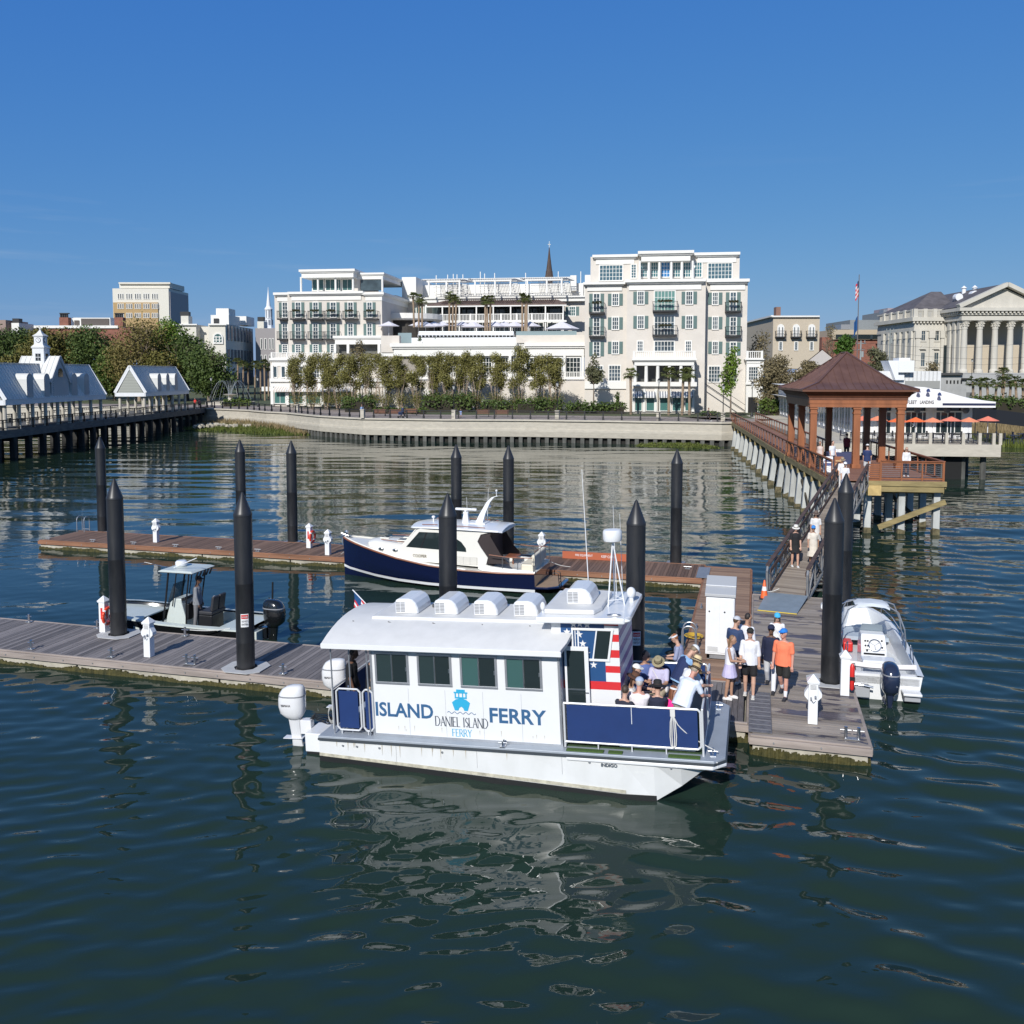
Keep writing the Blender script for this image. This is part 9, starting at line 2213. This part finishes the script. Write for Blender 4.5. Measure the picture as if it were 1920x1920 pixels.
for u,v in ((1720,733),(1738,732),(1759,739)):
    x,_ = F.l(u,v,-3); z = zf(v); b = MB(); b.t((x,ys-.3,z),(x,ys-.75,z+.15),.025); b.lathe([(.17,-.18),(.1,.05),(.02,.1)],x,ys-.8,z+.05,n=10); b.build('sign_lamp', navy_panel, T, norm=False)
b = MB()
for u in (1720,1776,1811): x,_ = F.l(u,768,-2); z = zf(768,-2); b.ell((x,-2,z),(.3,.3,.35),10,7)
b.build('hanging_lantern', PM('lantern_grey',(.12,.12,.12),.6), T, norm=False)
xs_,_ = F.l(1714.5,796,-.2); b = MB(); pts = []
for k_ in range(10): a = PI/2+k_*PI/5; q = .28 if k_ % 2 == 0 else .11; pts.append((xs_+q*math.cos(a), F.l(1714.5,796,-.2)[1]+q*math.sin(a)))
b.prism(pts,-.2,-.16); b.build('window_star', white, T, norm=False)
MB = MB0
fr = F
def fwp(u, v, y, z): x,_ = fr.l(u,v,y); return fr.w(x,y,z-3)
t = E('deck_railing', F.w(0,0), F.rz, 'black railing between concrete posts along the restaurant deck edge', 'railing')
for u in (1590,1620,1651,1681.5,1712.5,1743.7,1774.4,1805.6,1836.5,1862.7,1875): x,_ = F.l(u,825,-6.8); b = MB(); b.b(x-.12,x+.12,-6.95,-6.7,0,.95); b.build('post', concrete, t)
xa,_ = F.l(1585,825,-6.8); xb,_ = F.l(1876,825,-6.8); b = MB(); b.b(xa,xb,-6.86,-6.8,.86,.94); b.b(xa,xb,-6.85,-6.81,.12,.16)
for i in range(120): xx = xa+(xb-xa)*i/120; b.b(xx-.015,xx+.015,-6.85,-6.82,.14,.88)
b.build('rails', iron, t)
om = [PM('orange_canopy',(.85,.16,.04),.7),PM('orange_faded',(.80,.27,.14),.7),PM('orange_pink',(.78,.22,.14),.7)]
LB = ['orange umbrella seen between the middle pavilion columns','orange umbrella between the dark rear pavilion columns','orange umbrella partly behind the right pavilion column','brightest orange umbrella just right of the pavilion column','faded orange umbrella third from the right end of the white columns','pinkish orange umbrella before the middle glass doors','orange umbrella in front of the right white pier','orange umbrella on a white pole at the right end of the deck']
for i,(u,v,c) in enumerate(((1618,781,2),(1646,781,1),(1684,784,0),(1717,783.5,0),(1749,784,1),(1783.5,782,2),(1817,783.5,1),(1852.6,782,2))):
    p = fwp(u,v,-5.4 if i < 7 else -5.0,3.0); zt = fr.l(u,v,-5.4)[1]; umbrella(p.x,p.y,3.0,.88,zt-3+.05,om[c],LB[i],'orange umbrellas on the restaurant deck',rz=i*.3)
sets = None
for i in range(14):
    x = fr.l(1600,820,-5)[0]+i*1.42; y = -5.6 if i % 2 else -3.6; p = fr.w(x,y,0)
    t = E('dining_table', (p.x,p.y,3.0), fr.rz, 'dark dining table with two chairs in the crowded rows on the restaurant deck', 'table', 'dark dining sets on the restaurant deck') if sets is None else None
    if sets is None:
        b = MB(); b.b(-.35,.35,-.35,.35,.70,.74); b.t((0,0,0),(0,0,.7),.04); b.build('table_top', PM('navy_furniture',(.02,.025,.05),.5), t)
        for s in (-1,1):
            b = MB(); b.b(s*.6-.2,s*.6+.2,-.2,.2,.42,.46); b.b(s*.6+s*.16-.02,s*.6+s*.16+.02,-.2,.2,.46,.9)
            for q in (-.18,.18):
                for r_ in (-.18,.18): b.b(s*.6+q-.015,s*.6+q+.015,r_-.015,r_+.015,0,.42)
            b.build('chair', PM('navy_furniture',(.02,.025,.05),.5), t)
        sets = t
    else: c = copy_tree(sets); c.location = (p.x,p.y,3.0)
# ------------------------------------------------------------------ people far away on the promenade and terrace
def far_person(u, d, z, label, top, bot, sk='tan', h=1.72, face=None, pose='stand', hat=None, wk=None):
    x, y = cw((u-960)/1680.*d, d); person((x,y,z), face if face is not None else PI-YAW, h, label, sk=sk, top=top, bot=bot, near=False, pose=pose, hat=hat)
far_person(1328,110.8,3.0,'dark-clothed jogger on the promenade near the walkway entrance',('shirt',(.03,.03,.035)),('leggings',(.02,.02,.02)),face=1.5,pose='walk')
far_person(678.5,120.5,3.0,'person in blue standing beside a lamp post on the promenade',('shirt',(.20,.30,.50)),('trousers',(.10,.14,.25)))
far_person(755,119,3.0,'person in dark blue pushing a stroller on the promenade',('long',(.05,.07,.16)),('trousers',(.03,.03,.05)),face=-1.2,pose='walk')
far_person(864,118.2,3.0,'person in light blue crouching low behind the promenade railing',('shirt',(.25,.35,.60)),('shorts',(.3,.35,.5)),h=1.2)
far_person(366,152,3.0,'person in a red top standing where the pier meets the promenade',('shirt',(.65,.04,.03)),('trousers',(.02,.02,.03)))
far_person(373.5,150.5,3.0,'bare-armed person in red shorts at the landward end of the pier',('tank',(.60,.20,.15)),('shorts',(.03,.03,.05)))
far_person(811,158.5,13.2,'person in white standing among the terrace parasols',('long',(.7,.7,.72)),('trousers',(.6,.6,.62)))
t = E('stroller', (*cw((751-960)/1680.*118.6,118.6),3.0), YAW, 'dark baby stroller on the promenade beside its walker', 'stroller'); b = MB(); b.c(0,0,.65,.55,.45,.35,0,.2); b.path([(-.3,0,.6),(-.5,0,1.0)],.02); b.build('seat', PM('stroller_blue',(.03,.05,.12),.7), t, bevel=.05)
b = MB()
for x in (-.28,.3): b.t((x,-.22,.14),(x,.22,.14),.14,n=12)
b.build('wheels', rubber, t)
finish_text()
